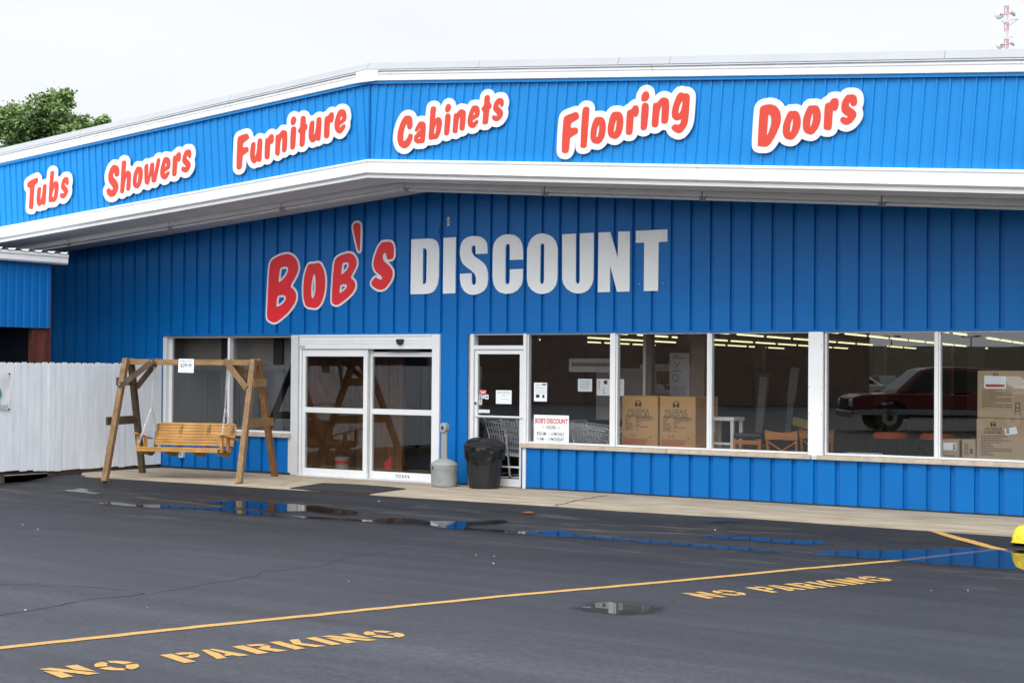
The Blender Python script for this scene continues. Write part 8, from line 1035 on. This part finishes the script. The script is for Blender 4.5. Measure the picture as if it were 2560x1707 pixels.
for i, (x0, x1) in enumerate(((3.02, 3.605), (3.635, 4.205))):
    t, w, h = carton(x0, x1, .32, 1.0 if i == 0 else 1.03, .648, 1.385, 'card', ['brown furniture carton on the left of the pair behind second window', 'brown furniture carton on the right of the pair, showing its dark side'][i])
    front_print(t, w, h)
    L0 = -w*.40
    small_rows(t, [(L0, L0+.12, .445), (L0, L0+.08, .415), (L0, L0+.07, .392), (L0, L0+.05, .37), (L0, L0+.11, .347), (L0, L0+.12, .325), (L0, L0+.14, .30), (L0, L0+.11, .278), (L0, L0+.14, .255),
                   (-.06, .22, .44), (-.06, .24, .42), (-.06, .20, .397), (-.06, .04, .37), (-.06, -.03, .345), (-.06, .0, .325), (-.06, .14, .30), (-.06, -.02, .255)])
    small_rows(t, [(-w*.44, w*.25-.01*j, .125-.016*j) for j in range(6)], 'cardred')
    b = MB(); b.plate([[(.15, .165), (.20, .165), (.19, .15), (.18, .143), (.17, .143), (.16, .15)]], lambda u, v, w_: (u, -.003, v), 0); b.build('stamp', 'cardred', t)
    b = MB(); b.bar((-.14, -.003, .19), (-.105, -.003, .165), .003, .008, (0, 0, 1)); b.bar((-.085, -.003, .165), (-.05, -.003, .19), .003, .008, (0, 0, 1)); b.build('handle_mark', 'cardink', t)
    if i == 1:
        b = MB(); b.box(w/2+.0005, w/2+.003, .52, .60, .22, .40); b.build('shipping_label', 'paper', t)
t, w, h = carton(8.155, 8.82, .36, 1.1, 1.185, 1.785, 'card2', 'pale furniture carton stacked on top of another at the right window')
P_ = lambda u, v: (u, -.0025, v)
b = MB(); house_logo(b, -.10, .515, .06, P_); b.build('logo', 'cardink', t)
b = MB(); b.plate([[(-.235, .375), (.03, .375), (.03, .53), (-.24, .54), (-.245, .40)]], lambda u, v, w_: (u, -.006+w_, v), .003); o = b.build('shipping_label', 'paper', t)
b = MB(); b.box(-.225, .015, -.0075, -.006, .395, .43); b.build('label_band', 'cardred', o)
small_rows(t, [(-.27, .10, .35-.025*j) if j % 3 else (-.27, -.1, .35-.025*j) for j in range(9)])
b = MB()
for q in (((.14, .05), (.15, .14)), ((.21, .05), (.20, .14)), ((.15, .14), (.20, .14)), ((.15, .10), (.20, .10)), ((.15, .14), (.15, .2)), ((.20, .14), (.20, .2)), ((.15, .2), (.20, .2))): b.bar((q[0][0], -.0025, q[0][1]), (q[1][0], -.0025, q[1][1]), .003, .007, (1, 0, .3))
b.build('chair_drawing', 'cardink', t)
t, w, h = carton(8.145, 8.81, .36, 1.1, .648, 1.183, 'card2', 'pale furniture carton under another at the right window, tilted white label')
front_print(t, w, h, cx=-.12, k=.62)
b = MB(); b.plate([[(.02, .415), (.17, .44), (.19, .355), (.04, .33)]], lambda u, v, w_: (u, -.006+w_, v), .003); o = b.build('shipping_label', 'paper', t)
b = MB()
for i in range(6): b.box(.045, .085, -.0075, -.006, .352+.012*i, .359+.012*i)
b.build('barcode', 'cardink', o)
small_rows(t, [(-.27, [.06, .0, .10, -.02, -.15, -.12, .12, .12, -.16, -.12][j], .315-.026*j) for j in range(10)])
for i, (x0, x1, z1) in enumerate(((7.80, 7.945, .905), (7.955, 8.135, .912))):
    t, w, h = carton(x0 - (.12 if i == 0 else 0), x1-(.02 if i == 0 else 0), .36, .75, .648, z1, 'card2', ['small pale carton with white barcode label beside the window mullion', 'small pale carton printed with a dark H, against the tall carton stack'][i])
    if i == 0:
        b = MB(); b.box(-.08, .09, -.006, -.003, .12, .215); o = b.build('shipping_label', 'paper', t)
        b = MB()
        for j in range(5): b.box(.045, .08, -.0075, -.006, .13+.015*j, .139+.015*j)
        b.build('barcode', 'cardink', o)
        small_rows(t, [(-.07, .06, .05), (-.07, .06, .03)])
    else:
        b = MB(); b.plate([[(.015, .09), (.06, .09), (.06, .105), (.045, .105), (.045, .125), (.06, .125), (.06, .14), (.015, .14), (.015, .125), (.03, .125), (.03, .105), (.015, .105)]], lambda u, v, w_: (u, -.003, v), 0); b.build('logo', 'cardink', t)
        small_rows(t, [(-.05, 0, .2-.025*j) for j in range(6)])

# nested shopping carts
def cart():
    t = thing('shopping_cart', 'wire shopping cart', 'shopping cart', (0, 0, 0), 0, 'shopping carts nested behind the hinged door')
    b = MB(); r = .0048
    Lb, Lt, zb, zt = (.05, .62), (-.08, .86), .46, .95
    def pt(fx, fz, s):
        x0 = Lb[0]+(Lt[0]-Lb[0])*fz; x1 = Lb[1]+(Lt[1]-Lb[1])*fz; wd = .20+.07*fz
        return (x0+(x1-x0)*fx, s*wd, zb+(zt-zb)*fz + (-.10*(fx))*fz)
    for s_ in (-1, 1):
        for i in range(17): b.tube([pt(i/16, 0, s_), pt(i/16, 1, s_)], r, 4, False)
        for j in range(6): b.tube([pt(0, j/5, s_), pt(1, j/5, s_)], r*(1.9 if j in (0, 5) else 1), 4, False)
    for f_ in (0, 1):
        for i in range(9):
            s_ = -1+i/4; p, q = pt(f_, 0, s_), pt(f_, 1, s_); b.tube([p, q], r, 4, False)
        for j in range(6): p, q = pt(f_, j/5, -1), pt(f_, j/5, 1); b.tube([p, q], r*(1.9 if j == 5 else 1), 4, False)
    for i in range(10): p, q = pt(i/9, 0, -1), pt(i/9, 0, 1); b.tube([p, q], r, 4, False)
    b.build('basket', 'chrome', t, fix=False)
    b = MB()
    for s_ in (-1, 1): b.tube([(-.10, .26*s_, .98), (-.02, .24*s_, .72), (.02, .24*s_, .42), (.05, .24*s_, .14), (.10, .24*s_, .10), (.72, .19*s_, .12), (.80, .17*s_, .16), (.62, .19*s_, .42), (.05, .22*s_, .45)], .011, 6)
    b.tube([(.8, -.17, .16), (.8, .17, .16)], .010, 6); b.tube([(.05, -.24, .14), (.05, .24, .14)], .010, 6)
    b.build('frame', 'chrome', t, smooth=True)
    b = MB(); b.tube([(-.11, -.27, .985), (-.11, .27, .985)], .016, 8); b.build('handle', 'greyplas2', t, smooth=True)
    for x, y in ((.08, -.23), (.08, .23), (.74, -.18), (.74, .18)):
        b = MB(); b.lathe([(.02, -.014), (.06, -.014), (.062, 0), (.06, .014), (.02, .014)], 14, (x, y, .065), 'Y'); b.build('wheel', 'black', t, smooth=True)
    return t
c0 = cart()
nm_ = ['leftmost, behind the hinged door glass', 'second from the left, behind the hinged door', 'third, crossing the door frame', 'fourth, behind the shop hours sign', 'fifth, just right of the shop hours sign', 'sixth, its basket nose nearest the cartons']
for i in range(6):
    c = c0 if i == 0 else copy_tree(c0)
    c.location = (.62+.30*i, .72+.012*(i % 2), .004); c['label'] = 'chrome wire shopping cart nested in a row, ' + nm_[i]

# fluorescent strips in rows
sl0 = None
for r_i, c_ in enumerate((8.3, 5.55, 3.0, .25, -2.5, -5.2, -8.0)):
    for k in range(13):
        y = 5.2+k*2.75+ (.0 if k < 4 else .35); x = c_ - .17*y
        if x < -13.4 or x > 15: continue
        if y < 10: continue
        if sl0 is None:
            sl0 = thing('strip_light', 'lit fluorescent strip light on the store ceiling', 'ceiling light', (0, 0, 0), 0, 'lit strip lights on the store ceiling')
            b = MB(); b.box(-.065, .065, -1.22, 1.22, .035, .12); b.build('housing', 'inwhite', sl0)
            b = MB()
            for yy in (-.61, .61): b.tube([(0, yy-.585, .0), (0, yy+.585, .0)], .019, 8)
            b.build('tube', 'tube', sl0, smooth=True)
            t = sl0
        else: t = copy_tree(sl0)
        t.location = (x, y, 2.615); t.rotation_euler = (0, 0, math.atan(.17))

# chairs with a crossed back
def xchair():
    t = thing('dining_chair', 'orange brown wooden dining chair', 'chair')
    for x, y in ((-.2, .0), (.2, .0)):
        b = MB(); b.bar((x, y+.06, 0), (x, y, .46), .036, .036, (0, 1, 0)); b.bar((x, y, .46), (x*1.15, y-.07, .92), .036, .036, (0, 1, 0)); b.build('rear_leg', 'chairwood', t, bevel=.004)
    for x in (-.2, .2):
        b = MB(); b.bar((x, .42, 0), (x, .42, .44), .036, .036, (0, 1, 0)); b.build('leg', 'chairwood', t, bevel=.004)
    b = MB(); b.box(-.23, .23, -.01, .46, .44, .475); b.build('seat', 'chairwood', t, bevel=.008)
    b = MB(); b.prism([(-.245, .80), (-.20, .79), (0, .80), (.20, .79), (.245, .80), (.25, .93), (.12, .905), (0, .90), (-.12, .905), (-.25, .93)], -.078, -.052); b.bar((-.21, -.05, .77), (.20, -.01, .52), .022, .04, (0, 1, 0)); b.bar((.21, -.045, .77), (-.20, -.005, .52), .022, .04, (0, 1, 0)); b.build('backrest', 'chairwood', t, bevel=.004)
    return t
x0 = xchair(); x0.location = (5.25, .95, .004); x0['label'] = 'orange brown wooden chair with crossed back facing the third window'; x0['group'] = 'wooden dining chairs in the third window'
copy_tree(x0, (5.42, 1.75, .004), .25, 'orange brown wooden chair partly hidden behind the nearer cross-back chair')
b = MB(); b.box(-.02, .02, -.3, .3, -.06, .06); o = b.build('plank', 'olive'); o.location = (5.36, 1.55, 1.0); o.rotation_euler = (.15, 0, 1.15); tag(o, 'olive painted board leaning across the rear wooden chair', 'board')
b = MB(); b.box(3.95, 4.75, 1.25, 1.65, .55, .70); tag(b.build('storage_chest', 'olive', bevel=.02), 'low olive green chest behind the white end table', 'chest')
et = thing('end_table', 'small white end table with slender legs behind the third window', 'table', (4.32, 1.05, .004))
b = MB(); b.box(-.21, .21, -.18, .18, 1.04, 1.09); b.build('tabletop', 'inwhite', et, bevel=.006)
for x in (-.17, .17):
    for y in (-.14, .14): b = MB(); b.box(x-.022, x+.022, y-.022, y+.022, 0, 1.04); b.build('leg', 'inwhite', et)
b = MB(); b.box(-.15, .15, -.14, -.12, .70, .73); b.build('rail', 'inwhite', et)
bs_ = thing('bar_stool', 'stool with black leather seat and pinkish wooden legs beside the end table', 'stool', (4.77, .95, .004))
b = MB(); b.box(-.21, .21, -.17, .17, .80, .875); b.build('seat', 'leather', bs_, bevel=.025)
for x in (-.19, .19):
    for y in (-.14, .14): b = MB(); b.box(x-.02, x+.02, y-.02, y+.02, 0, .80); b.build('leg', 'chairwood', bs_)
b = MB(); b.box(-.17, .17, -.15, -.13, .72, .78); b.build('apron', 'chairwood', bs_)
fl = thing('exercise_pole', 'tall black leaning pole with a screen head in the third window', 'stand', (4.95, 1.6, .004))
b = MB(); b.bar((.0, 0, 0), (.10, .1, 1.35), .09, .06, (0, 1, 0)); b.build('pole', 'black', fl); b = MB(); b.bar((.09, .1, 1.30), (.15, .12, 1.80), .05, .13, (1, 0, 0)); b.build('head', 'leather', fl); b = MB(); b.box(-.25, .25, -.2, .2, 0, .05); b.build('foot', 'black', fl)
mi = thing('standing_mirror', 'narrow dark framed mirror leaning at the middle of third window', 'mirror', (4.2, 2.4, .004))
b = MB(); b.bar((-.05, 0, .2), (.05, .1, 1.72), .02, .18, (1, 0, 0)); b.build('frame', 'black', mi); b = MB(); b.bar((-.04, -.013, .26), (.05, .082, 1.66), .012, .12, (1, 0, 0)); b.build('glass', 'inwall', mi)
# shelf unit and figurine
sf_ = thing('shelf_unit', 'white open shelf unit behind the two furniture cartons', 'shelves', (2.27, 3.05, .004))
b = MB()
for x in (-.47, .40): b.box(x, x+.07, 0, .3, 0, 1.84)
b.build('side_panel', 'inwhite', sf_)
for z in (.5, .98, 1.38, 1.80): b = MB(); b.box(-.40, .40, 0, .3, z, z+.045); b.build('shelf', 'inwhite', sf_)
b = MB(); b.box(-.46, .46, .3, .32, 0, 1.84); b.build('back_panel', 'inwhite', sf_)
gi = thing('animal_figurine', 'dark long-necked animal figurine on the white shelf', 'figurine', (2.30, 3.0, 1.43))
b = MB(); b.tube([(-.07, 0, .19), (-.075, 0, .17), (-.04, 0, .10), (0, 0, .06), (.06, 0, .05)], .016, 8)
for x in (.0, .055): b.tube([(x, .01, .05), (x, .012, 0)], .007, 5); b.tube([(x, -.015, .05), (x, -.015, 0)], .007, 5)
b.tube([(-.07, 0, .185), (-.10, 0, .178)], .010, 6); b.build('body', 'black', gi, smooth=True)
o = MB().box(2.13, 2.50, 3.0, 3.04, 1.53, 1.74).build('framed_picture', 'panelwood'); tag(o, 'brown picture panel with pale papers in the top of the white shelf', 'picture')
b = MB(); b.plate([[(2.36, 1.63), (2.44, 1.69), (2.46, 1.60), (2.40, 1.57)]], lambda u, v, w: (u, 2.995, v), .003); b.build('paper_tag', 'paper', o)
o = sheet('wall_poster', 2.90, 3.24, 1.20, 2.02, 2.0, 'tall pale poster with a line drawing of a bowl above the right carton', 'poster', 'inwhite')
lines(o, [(2.96, 3.18, 1.50-.03*i, .010) for i in range(5)] + [(2.95, 3.05, 1.97, .018), (2.95, 3.16, 1.94, .018)], 2.0)
b = MB(); b.tube([(3.0+.055*cos(a), 1.997, 1.64+.05*sin(a)) for a in [k*pi/10 for k in range(21)]], .004, 4); b.tube([(2.95, 1.997, 1.74), (3.13, 1.997, 1.74)], .004, 4); b.tube([(3.03, 1.997, 1.76), (3.03, 1.997, 1.83), (2.98, 1.997, 1.88)], .004, 4); b.tube([(3.03, 1.997, 1.83), (3.09, 1.997, 1.88)], .004, 4); b.build('drawing', 'ink', o)
# fourth window: tub and cushioned iron chairs
tb2 = thing('white_basin', 'shallow white plastic basin at the sill of fourth window', 'basin', (6.55, .62, .50))
b = MB(); b.box(-.26, .24, -.16, .16, 0, .175); b.build('tub', 'inwhite', tb2, bevel=.04)
st_ = thing('display_stand', 'low dark stand holding the basin behind the fourth window', 'stand', (6.55, .62, .004)); b = MB(); b.box(-.3, .3, -.2, .2, 0, .49); b.build('body', 'indark', st_)
def ironchair():
    t = thing('patio_chair', 'iron patio chair', 'chair')
    b = MB()
    for x in (-.2, .2):
        b.tube([(x, -.2, 0), (x, -.2, .84)], .010, 6); b.tube([(x, .2, 0), (x, .2, 1.05)], .010, 6)
    b.tube([(-.2, -.2, .80), (.2, -.2, .80)], .010, 6)
    for s_ in (-1, 1): b.tube([(s_*(.02+.085*(1-k/22)*cos(k*.55))+s_*.09, -.2, .66+.085*(1-k/22)*sin(k*.55)) for k in range(22)], .006, 5)
    b.build('frame', 'leather', t)
    b = MB(); b.lathe([(0, -.01), (.25, -.01), (.26, .03), (.22, .075), (0, .085)], 24, (0, 0, .83), sq=.85); b.build('cushion', 'orange', t, smooth=True)
    return t
ic0 = ironchair(); ic0.location = (6.42, 2.0, .004); ic0['label'] = 'iron patio chair with orange cushion, left one in the fourth window'; ic0['group'] = 'patio chairs with orange cushions'
copy_tree(ic0, (7.08, 2.05, .004), -.2, 'iron patio chair with orange cushion behind the mullion of fourth window')
# bucket in the doorway
bk_ = thing('bucket', 'pink and white paint bucket standing inside the left door glass', 'bucket', (-2.50, .72, .02))
b = MB(); b.lathe([(.105, 0), (.128, .235), (.132, .235), (.132, .255), (.12, .255)], 24); b.build('pail', 'inlight', bk_, smooth=True)
b = MB(); b.lathe([(.1215, .15), (.128, .205)], 24); b.build('band', 'redp', bk_)
b = MB(); b.tube([(.13*cos(a), -.02, .23+.05*sin(a)) for a in [k*pi/10 for k in range(11)]], .004, 5); b.build('handle', 'bolt', bk_)
b = MB(); b.plate([[(-1.56, .22), (-1.40, .34), (-1.40, .12), (-1.52, .12)]], lambda u, v, w: (u, .62+w, v), .02); tag(b.build('red_bag', 'redp'), 'red plastic bag beside the bucket, half behind the door stile', 'bag')
o = sheet('wall_calendar', -.75, -.35, 1.43, 1.98, 2.45, 'pale wall sheet high inside the right sliding door', 'poster', 'inwall')

# ------------------------------------------------------------------ tree beyond the roof
tr = thing('leafy_tree', 'bushy green deciduous tree rising behind the left roof slope', 'tree', (-51.5, 36, 0))
b = MB(); b.tube([(0, 0, 0), (.1, 0, 3), (-.1, .2, 6.5)], .42, 10, r2=.26)
for dx, dz, r_ in ((1.2, 8.6, .12), (3.2, 6.4, .1), (4.5, 7.6, .06), (-2.0, 7.2, .12), (-3.5, 6.0, .1), (.4, 7.5, .1), (2.2, 5.5, .09)):
    b.tube([(-.1, .2, 6.2), (dx*.5, R.uniform(-.6, .6), 6.2+dz*.42), (dx, R.uniform(-.8, .8), 6.2+dz)], r_*1.4, 6, r2=.03)
b.build('trunk', 'bark', tr, smooth=True)
lobes = [(1.0, 14.5, 1.0), (.6, 15.3, .65), (1.6, 13.7, .9), (2.2, 13.2, .8), (2.7, 13.9, .5), (3.0, 14.2, .32), (2.9, 13.2, .6), (3.25, 13.4, .35), (-.4, 13.5, 1.2), (-1.3, 13.9, 1.2), (-2.3, 14.4, 1.0), (-3.3, 13.8, 1.3), (-2.6, 12.9, 1.2), (.7, 12.6, 1.4), (1.9, 12.0, 1.3), (-1, 11.6, 1.7), (-3.5, 11.4, 1.7), (2.5, 11.6, 1.1), (1.2, 10.6, 2.0), (-2.6, 9.8, 2.0), (-5.2, 12.4, 1.2), (-5.6, 11.0, 1.5), (2.0, 9.6, 1.7)]
cr_ = {'leaf1': MB(), 'leaf2': MB()}
for (lx, lz, lr) in lobes:
    ly = R.uniform(-1.2, 1.2); n = int(1750*lr**1.8)+180
    nsp = max(9, int(30*lr)); sprays = []
    for _ in range(nsp):
        d = Vector((R.gauss(0, 1), R.gauss(0, 1), R.gauss(.15, .8))).normalized(); sprays.append(Vector((lx, ly, lz)) + d*lr*R.uniform(.45, 1.05))
    for i in range(n):
        c = R.choice(sprays) + Vector((R.gauss(0, .21), R.gauss(0, .21), R.gauss(0, .18)))*min(1, lr*.9+.15)
        a = Vector((R.gauss(0, 1), R.gauss(0, 1), R.gauss(0, .7))).normalized(); u_ = a.cross(Vector((R.gauss(0, 1), R.gauss(0, 1), R.gauss(0, 1)))).normalized()
        s_ = R.uniform(.09, .16); p = a*s_; q = u_*s_*.55
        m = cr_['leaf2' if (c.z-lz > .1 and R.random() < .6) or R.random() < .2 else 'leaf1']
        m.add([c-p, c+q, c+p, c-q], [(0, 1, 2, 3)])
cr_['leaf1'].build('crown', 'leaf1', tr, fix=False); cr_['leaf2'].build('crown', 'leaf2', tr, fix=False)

# ------------------------------------------------------------------ lattice mast far behind
ms = thing('radio_mast', 'red and white lattice radio mast with four dishes on the horizon', 'radio mast', (-70.3, 268.1, 0))
ra, HM = .42, 67.6
corners = [(ra*cos(a), ra*sin(a)) for a in (-.4, 1.694, 3.789)]
for c_i, m in enumerate(('mastred', 'mastwhite')):
    b = MB()
    for k in range(0, 45):
        z0, z1 = k*1.5, min(HM, (k+1)*1.5)
        if (k % 2) != c_i: continue
        for j in range(3):
            p, q = corners[j], corners[(j+1) % 3]
            b.tube([(p[0], p[1], z0), (p[0], p[1], z1)], .048, 5, False)
            b.tube([(p[0], p[1], z0), (q[0], q[1], (z0+z1)/2)], .024, 4, False); b.tube([(q[0], q[1], (z0+z1)/2), (p[0], p[1], z1)], .030, 4, False)
            b.tube([(p[0], p[1], z1), (q[0], q[1], z1)], .030, 4, False)
    b.build('lattice', m, ms)
b = MB(); b.tube([(corners[0][0], corners[0][1], HM), (corners[0][0], corners[0][1], HM+2.2)], .025, 5); b.build('antenna', 'mastwhite', ms)
camd = Vector((14.4+70.3, -19.7-268.1, 0)).normalized(); side = Vector((-camd.y, camd.x, 0))
def dish(o_, d, r_, z):
    d = Vector(d).normalized(); b = MB(); ux = d.cross(Vector((0, 0, 1))).normalized(); uz = ux.cross(d); v = []; f = []; n = 20
    prof = [(0.0, -.25*r_), (.5*r_, -.20*r_), (r_, .12*r_), (r_, .40*r_), (.0, .55*r_)]
    c = Vector(o_)
    for (rr, w_) in prof:
        for k in range(n): a = 2*pi*k/n; v.append(c + ux*rr*cos(a) + uz*rr*sin(a) + d*w_)
    for i in range(len(prof)-1):
        for k in range(n): f.append((i*n+k, i*n+(k+1) % n, (i+1)*n+(k+1) % n, (i+1)*n+k))
    b.add(v, f); o = b.build('dish', 'dish', ms, smooth=True)
    b = MB(); b.tube([c-d*.25*r_, c-d*.6*r_], .14, 8); b.build('dish_mount', 'greyplas2', o)
right = -side if (-side).dot(Vector((.83, .55, 0))) > 0 else side
dish(right*-1.15 + Vector((0, 0, 66.1)), -right*.45 - camd*.9, .85, 0)
dish(right*1.0 + Vector((0, 0, 66.3)), right*.95 + Vector((0, 0, .22)) - camd*.25, .72, 0)
dish(right*-1.05 + Vector((0, 0, 60.6)), -right*.5 - camd*.9, .72, 0)
dish(right*.95 + Vector((0, 0, 60.8)), right*.95 + Vector((0, 0, .2)) - camd*.25, .58, 0)
b = MB()
for z in (66.0, 60.6):
    b.tube([right*-1.0+Vector((0, 0, z)), right*1.0+Vector((0, 0, z))], .05, 5)
b.tube([right*.35+Vector((0, 0, 64.9)), right*2.0+Vector((0, 0, 65.1))], .04, 5); b.tube([right*.35+Vector((0, 0, 63.9)), right*2.0+Vector((0, 0, 65.1))], .04, 5)
b.tube([right*.35+Vector((0, 0, 61.9)), right*1.1+Vector((0, 0, 61.85))], .04, 5); b.tube([right*-.9+Vector((0, 0, 65.0)), right*-.3+Vector((0, 0, 64.2))], .05, 5)
b.build('bracket', 'mastred', ms)

# ------------------------------------------------------------------ across the lot: what the windows mirror
def wheel(t, x, y, r_=.36, w_=.24):
    b = MB(); b.lathe([(r_*.6, -w_/2), (r_*.93, -w_/2), (r_, -w_*.3), (r_, w_*.3), (r_*.93, w_/2), (r_*.6, w_/2)], 24, (x, y, r_), 'Y'); o = b.build('wheel', 'tyre', t, smooth=True)
    s_ = 1 if y > 0 else -1
    b = MB(); b.lathe([(0, .0), (r_*.2, .01), (r_*.25, -.02), (r_*.55, -.02), (r_*.64, .02)], 20, (x, y+s_*(w_/2-.01), r_), 'Y'); b.build('rim', 'rim', o, smooth=True)
def body(t, prof, w_, m, name='body', tuck=.08):
    """side profile with a tumblehome towards the top"""
    zm = max(p[1] for p in prof); n = len(prof); b = MB(); v = []
    for s_ in (-1, 1):
        for x, z in prof: v.append((x, s_*(w_/2 - tuck*max(0, (z-.9))/max(.01, zm-.9)), z))
    b.add(v, [tuple(range(n)), tuple(range(2*n-1, n-1, -1))] + [(i, i+n, (i+1) % n+n, (i+1) % n) for i in range(n)])
    return b.build(name, m, t, bevel=.04)
def pickup():
    t = thing('pickup_truck', 'dark red crew cab pickup truck parked across the lot', 'pickup truck')
    body(t, [(-2.9, .55), (-2.9, 1.15), (-.6, 1.18), (-.5, 1.12), (1.5, 1.15), (2.55, 1.10), (2.85, 1.02), (2.9, .5), (2.3, .48), (2.2, .75), (1.95, .88), (1.6, .88), (1.35, .75), (1.25, .45), (-1.25, .45), (-1.35, .75), (-1.6, .88), (-1.95, .88), (-2.2, .75), (-2.3, .5)], 1.95, 'carred', tuck=0)
    body(t, [(-1.55, 1.15), (-1.45, 1.84), (-.2, 1.90), (.55, 1.87), (.85, 1.80), (1.62, 1.15)], 1.84, 'carred', 'cab', .18)
    for s_ in (-1, 1):
        for q in ([(-1.40, 1.25), (-1.34, 1.74), (-.12, 1.79), (-.12, 1.22)], [(.0, 1.22), (.0, 1.79), (.52, 1.78), (.78, 1.72), (1.32, 1.2)]):
            b = MB(); b.plate([q], lambda u, v, w: (u, s_*(.925 - .18*(v-.9)/.98*1.0 - w*.5 + .012), v), .01); b.build('window', 'carglass', t)
    b = MB(); b.add([(1.56, -.80, 1.22), (1.56, .80, 1.22), (.90, .72, 1.78), (.90, -.72, 1.78)], [(0, 1, 2, 3)]); b.build('windshield', 'carglass', t)
    b = MB(); b.box(2.84, 2.98, -.95, .95, .42, .62); b.build('bumper', 'rim', t, bevel=.03)
    b = MB(); b.box(2.86, 2.93, -.55, .55, .66, .98); b.build('grille', 'black', t, bevel=.02)
    for s_ in (-1, 1): b = MB(); b.box(2.80, 2.92, s_*.78-.16, s_*.78+.16, .74, .96); b.build('headlight', 'lampglass', t, bevel=.03)
    b = MB(); b.box(-1.2, 1.2, -1.0, 1.0, .36, .42); b.build('running_board', 'rim', t)
    b = MB(); b.box(-2.88, 2.84, -.985, .985, .50, .66); b.build('side_trim', 'greyplas2', t)
    for x in (1.78, -1.78):
        for y in (-.84, .84): wheel(t, x, y, .40, .27)
    return t
def sedan(m, label):
    t = thing('parked_car', label, 'car', group='cars parked across the lot')
    body(t, [(-2.3, .35), (-2.3, .85), (-1.6, .95), (.9, .95), (2.0, .82), (2.3, .65), (2.3, .3), (1.75, .28), (1.6, .6), (1.2, .6), (1.05, .28), (-1.05, .28), (-1.2, .6), (-1.6, .6), (-1.75, .28)], 1.78, m, tuck=0)
    body(t, [(-1.75, .93), (-1.0, 1.40), (.1, 1.44), (1.05, .93)], 1.6, m, 'cabin', .2)
    for s_ in (-1, 1):
        b = MB(); b.plate([[(-1.4, 1.0), (-.9, 1.34), (.05, 1.37), (.75, 1.0)]], lambda u, v, w: (u, s_*(.815 - .2*(v-.9)/.54), v), 0); b.build('window', 'carglass', t)
    for x in (1.4, -1.4):
        for y in (-.78, .78): wheel(t, x, y, .32, .21)
    for s_ in (-1, 1): b = MB(); b.box(2.2, 2.32, s_*.62-.16, s_*.62+.16, .58, .70); b.build('headlight', 'lampglass', t, bevel=.02)
    return t
pk = pickup(); pk.location = (-1.1, -26.6, ASP); pk.rotation_euler = (0, 0, atan2(.554, -.833) )
s0 = sedan('carwhite', 'white saloon car standing alone before the far parking row'); s0.location = (-21.4, -70.6, ASP); s0.rotation_euler = (0, 0, atan2(.554, -.833))
far_row = [('carwhite', 'white car at the brick shop end of the far parking row'), ('carred', 'red car second from the brick shop end of the far row'), ('cardark', 'dark car between a red and a white one in the far row'), ('carwhite', 'white car in the middle of the far parking row, between two dark ones'), ('cardark', 'dark car between two white ones in the far row'), ('carwhite', 'white car at the plaza end of the far parking row')]
for i, (m, lb) in enumerate(far_row):
    lat = 20.0+2.9*i
    c = sedan(m, lb); c.location = (-46.5+.833*lat, -71.9-.554*lat, ASP); c.rotation_euler = (0, 0, .85)
def mall(name, label, p0, p1, d, h, bands):
    p0, p1 = Vector(p0), Vector(p1); L_ = (p1-p0).length; t = thing(name, label, 'shop building', (p0.x, p0.y, 0), atan2((p1-p0).y, (p1-p0).x))
    b = MB(); b.box(0, L_, -d, 0, -.1, h); b.build('wall', bands[0], t)
    b = MB(); b.box(-.2, L_+.2, -.02, 1.6, h*.55, h*.97); b.build('canopy', bands[1], t)
    k = 0; x = 1.5
    while x < L_-5:
        b = MB(); b.box(x, x+4.2, .0, .06, .4, h*.5); b.build('shopfront', 'storeglass', t); x += 6.5 if k % 3 else 9; k += 1
    return t
mall('brick_store', 'low brown brick shop row across the lot with a pale canopy', (-25.7, -73.7), (-48, -59.5), 20, 3.7, ('mallbrick', 'mallwhite'))
mall('shopping_plaza', 'long tan shopping plaza with a white fascia on the far side of lot', (30, -210), (-72, -164), 30, 4.3, ('malltan', 'mallwhite'))
def lamp(x, y, h, lb):
    t = thing('parking_lamp', lb, 'lamp post', (x, y, 0), .5, 'lamp posts across the lot')
    b = MB(); b.tube([(0, 0, 0), (0, 0, h)], .10, 8, r2=.07); b.build('pole', 'cardark', t); b = MB(); b.tube([(-.9, 0, h), (.9, 0, h)], .04, 6); b.build('arm', 'cardark', t)
    for s_ in (-1, 1): b = MB(); b.box(s_*1.0-.35, s_*1.0+.35, -.2, .2, h-.05, h+.15); b.build('lamp_head', 'cardark', t, bevel=.03)
for x, y, h, lb in ((-50, -155, 5.6, 'twin headed lamp post nearest the brick shop row across the lot'), (-44, -165, 5.8, 'tallest twin headed lamp post before the tan plaza'), (-30, -170, 5.0, 'shortest twin headed lamp post before the tan plaza')): lamp(x, y, h, lb)
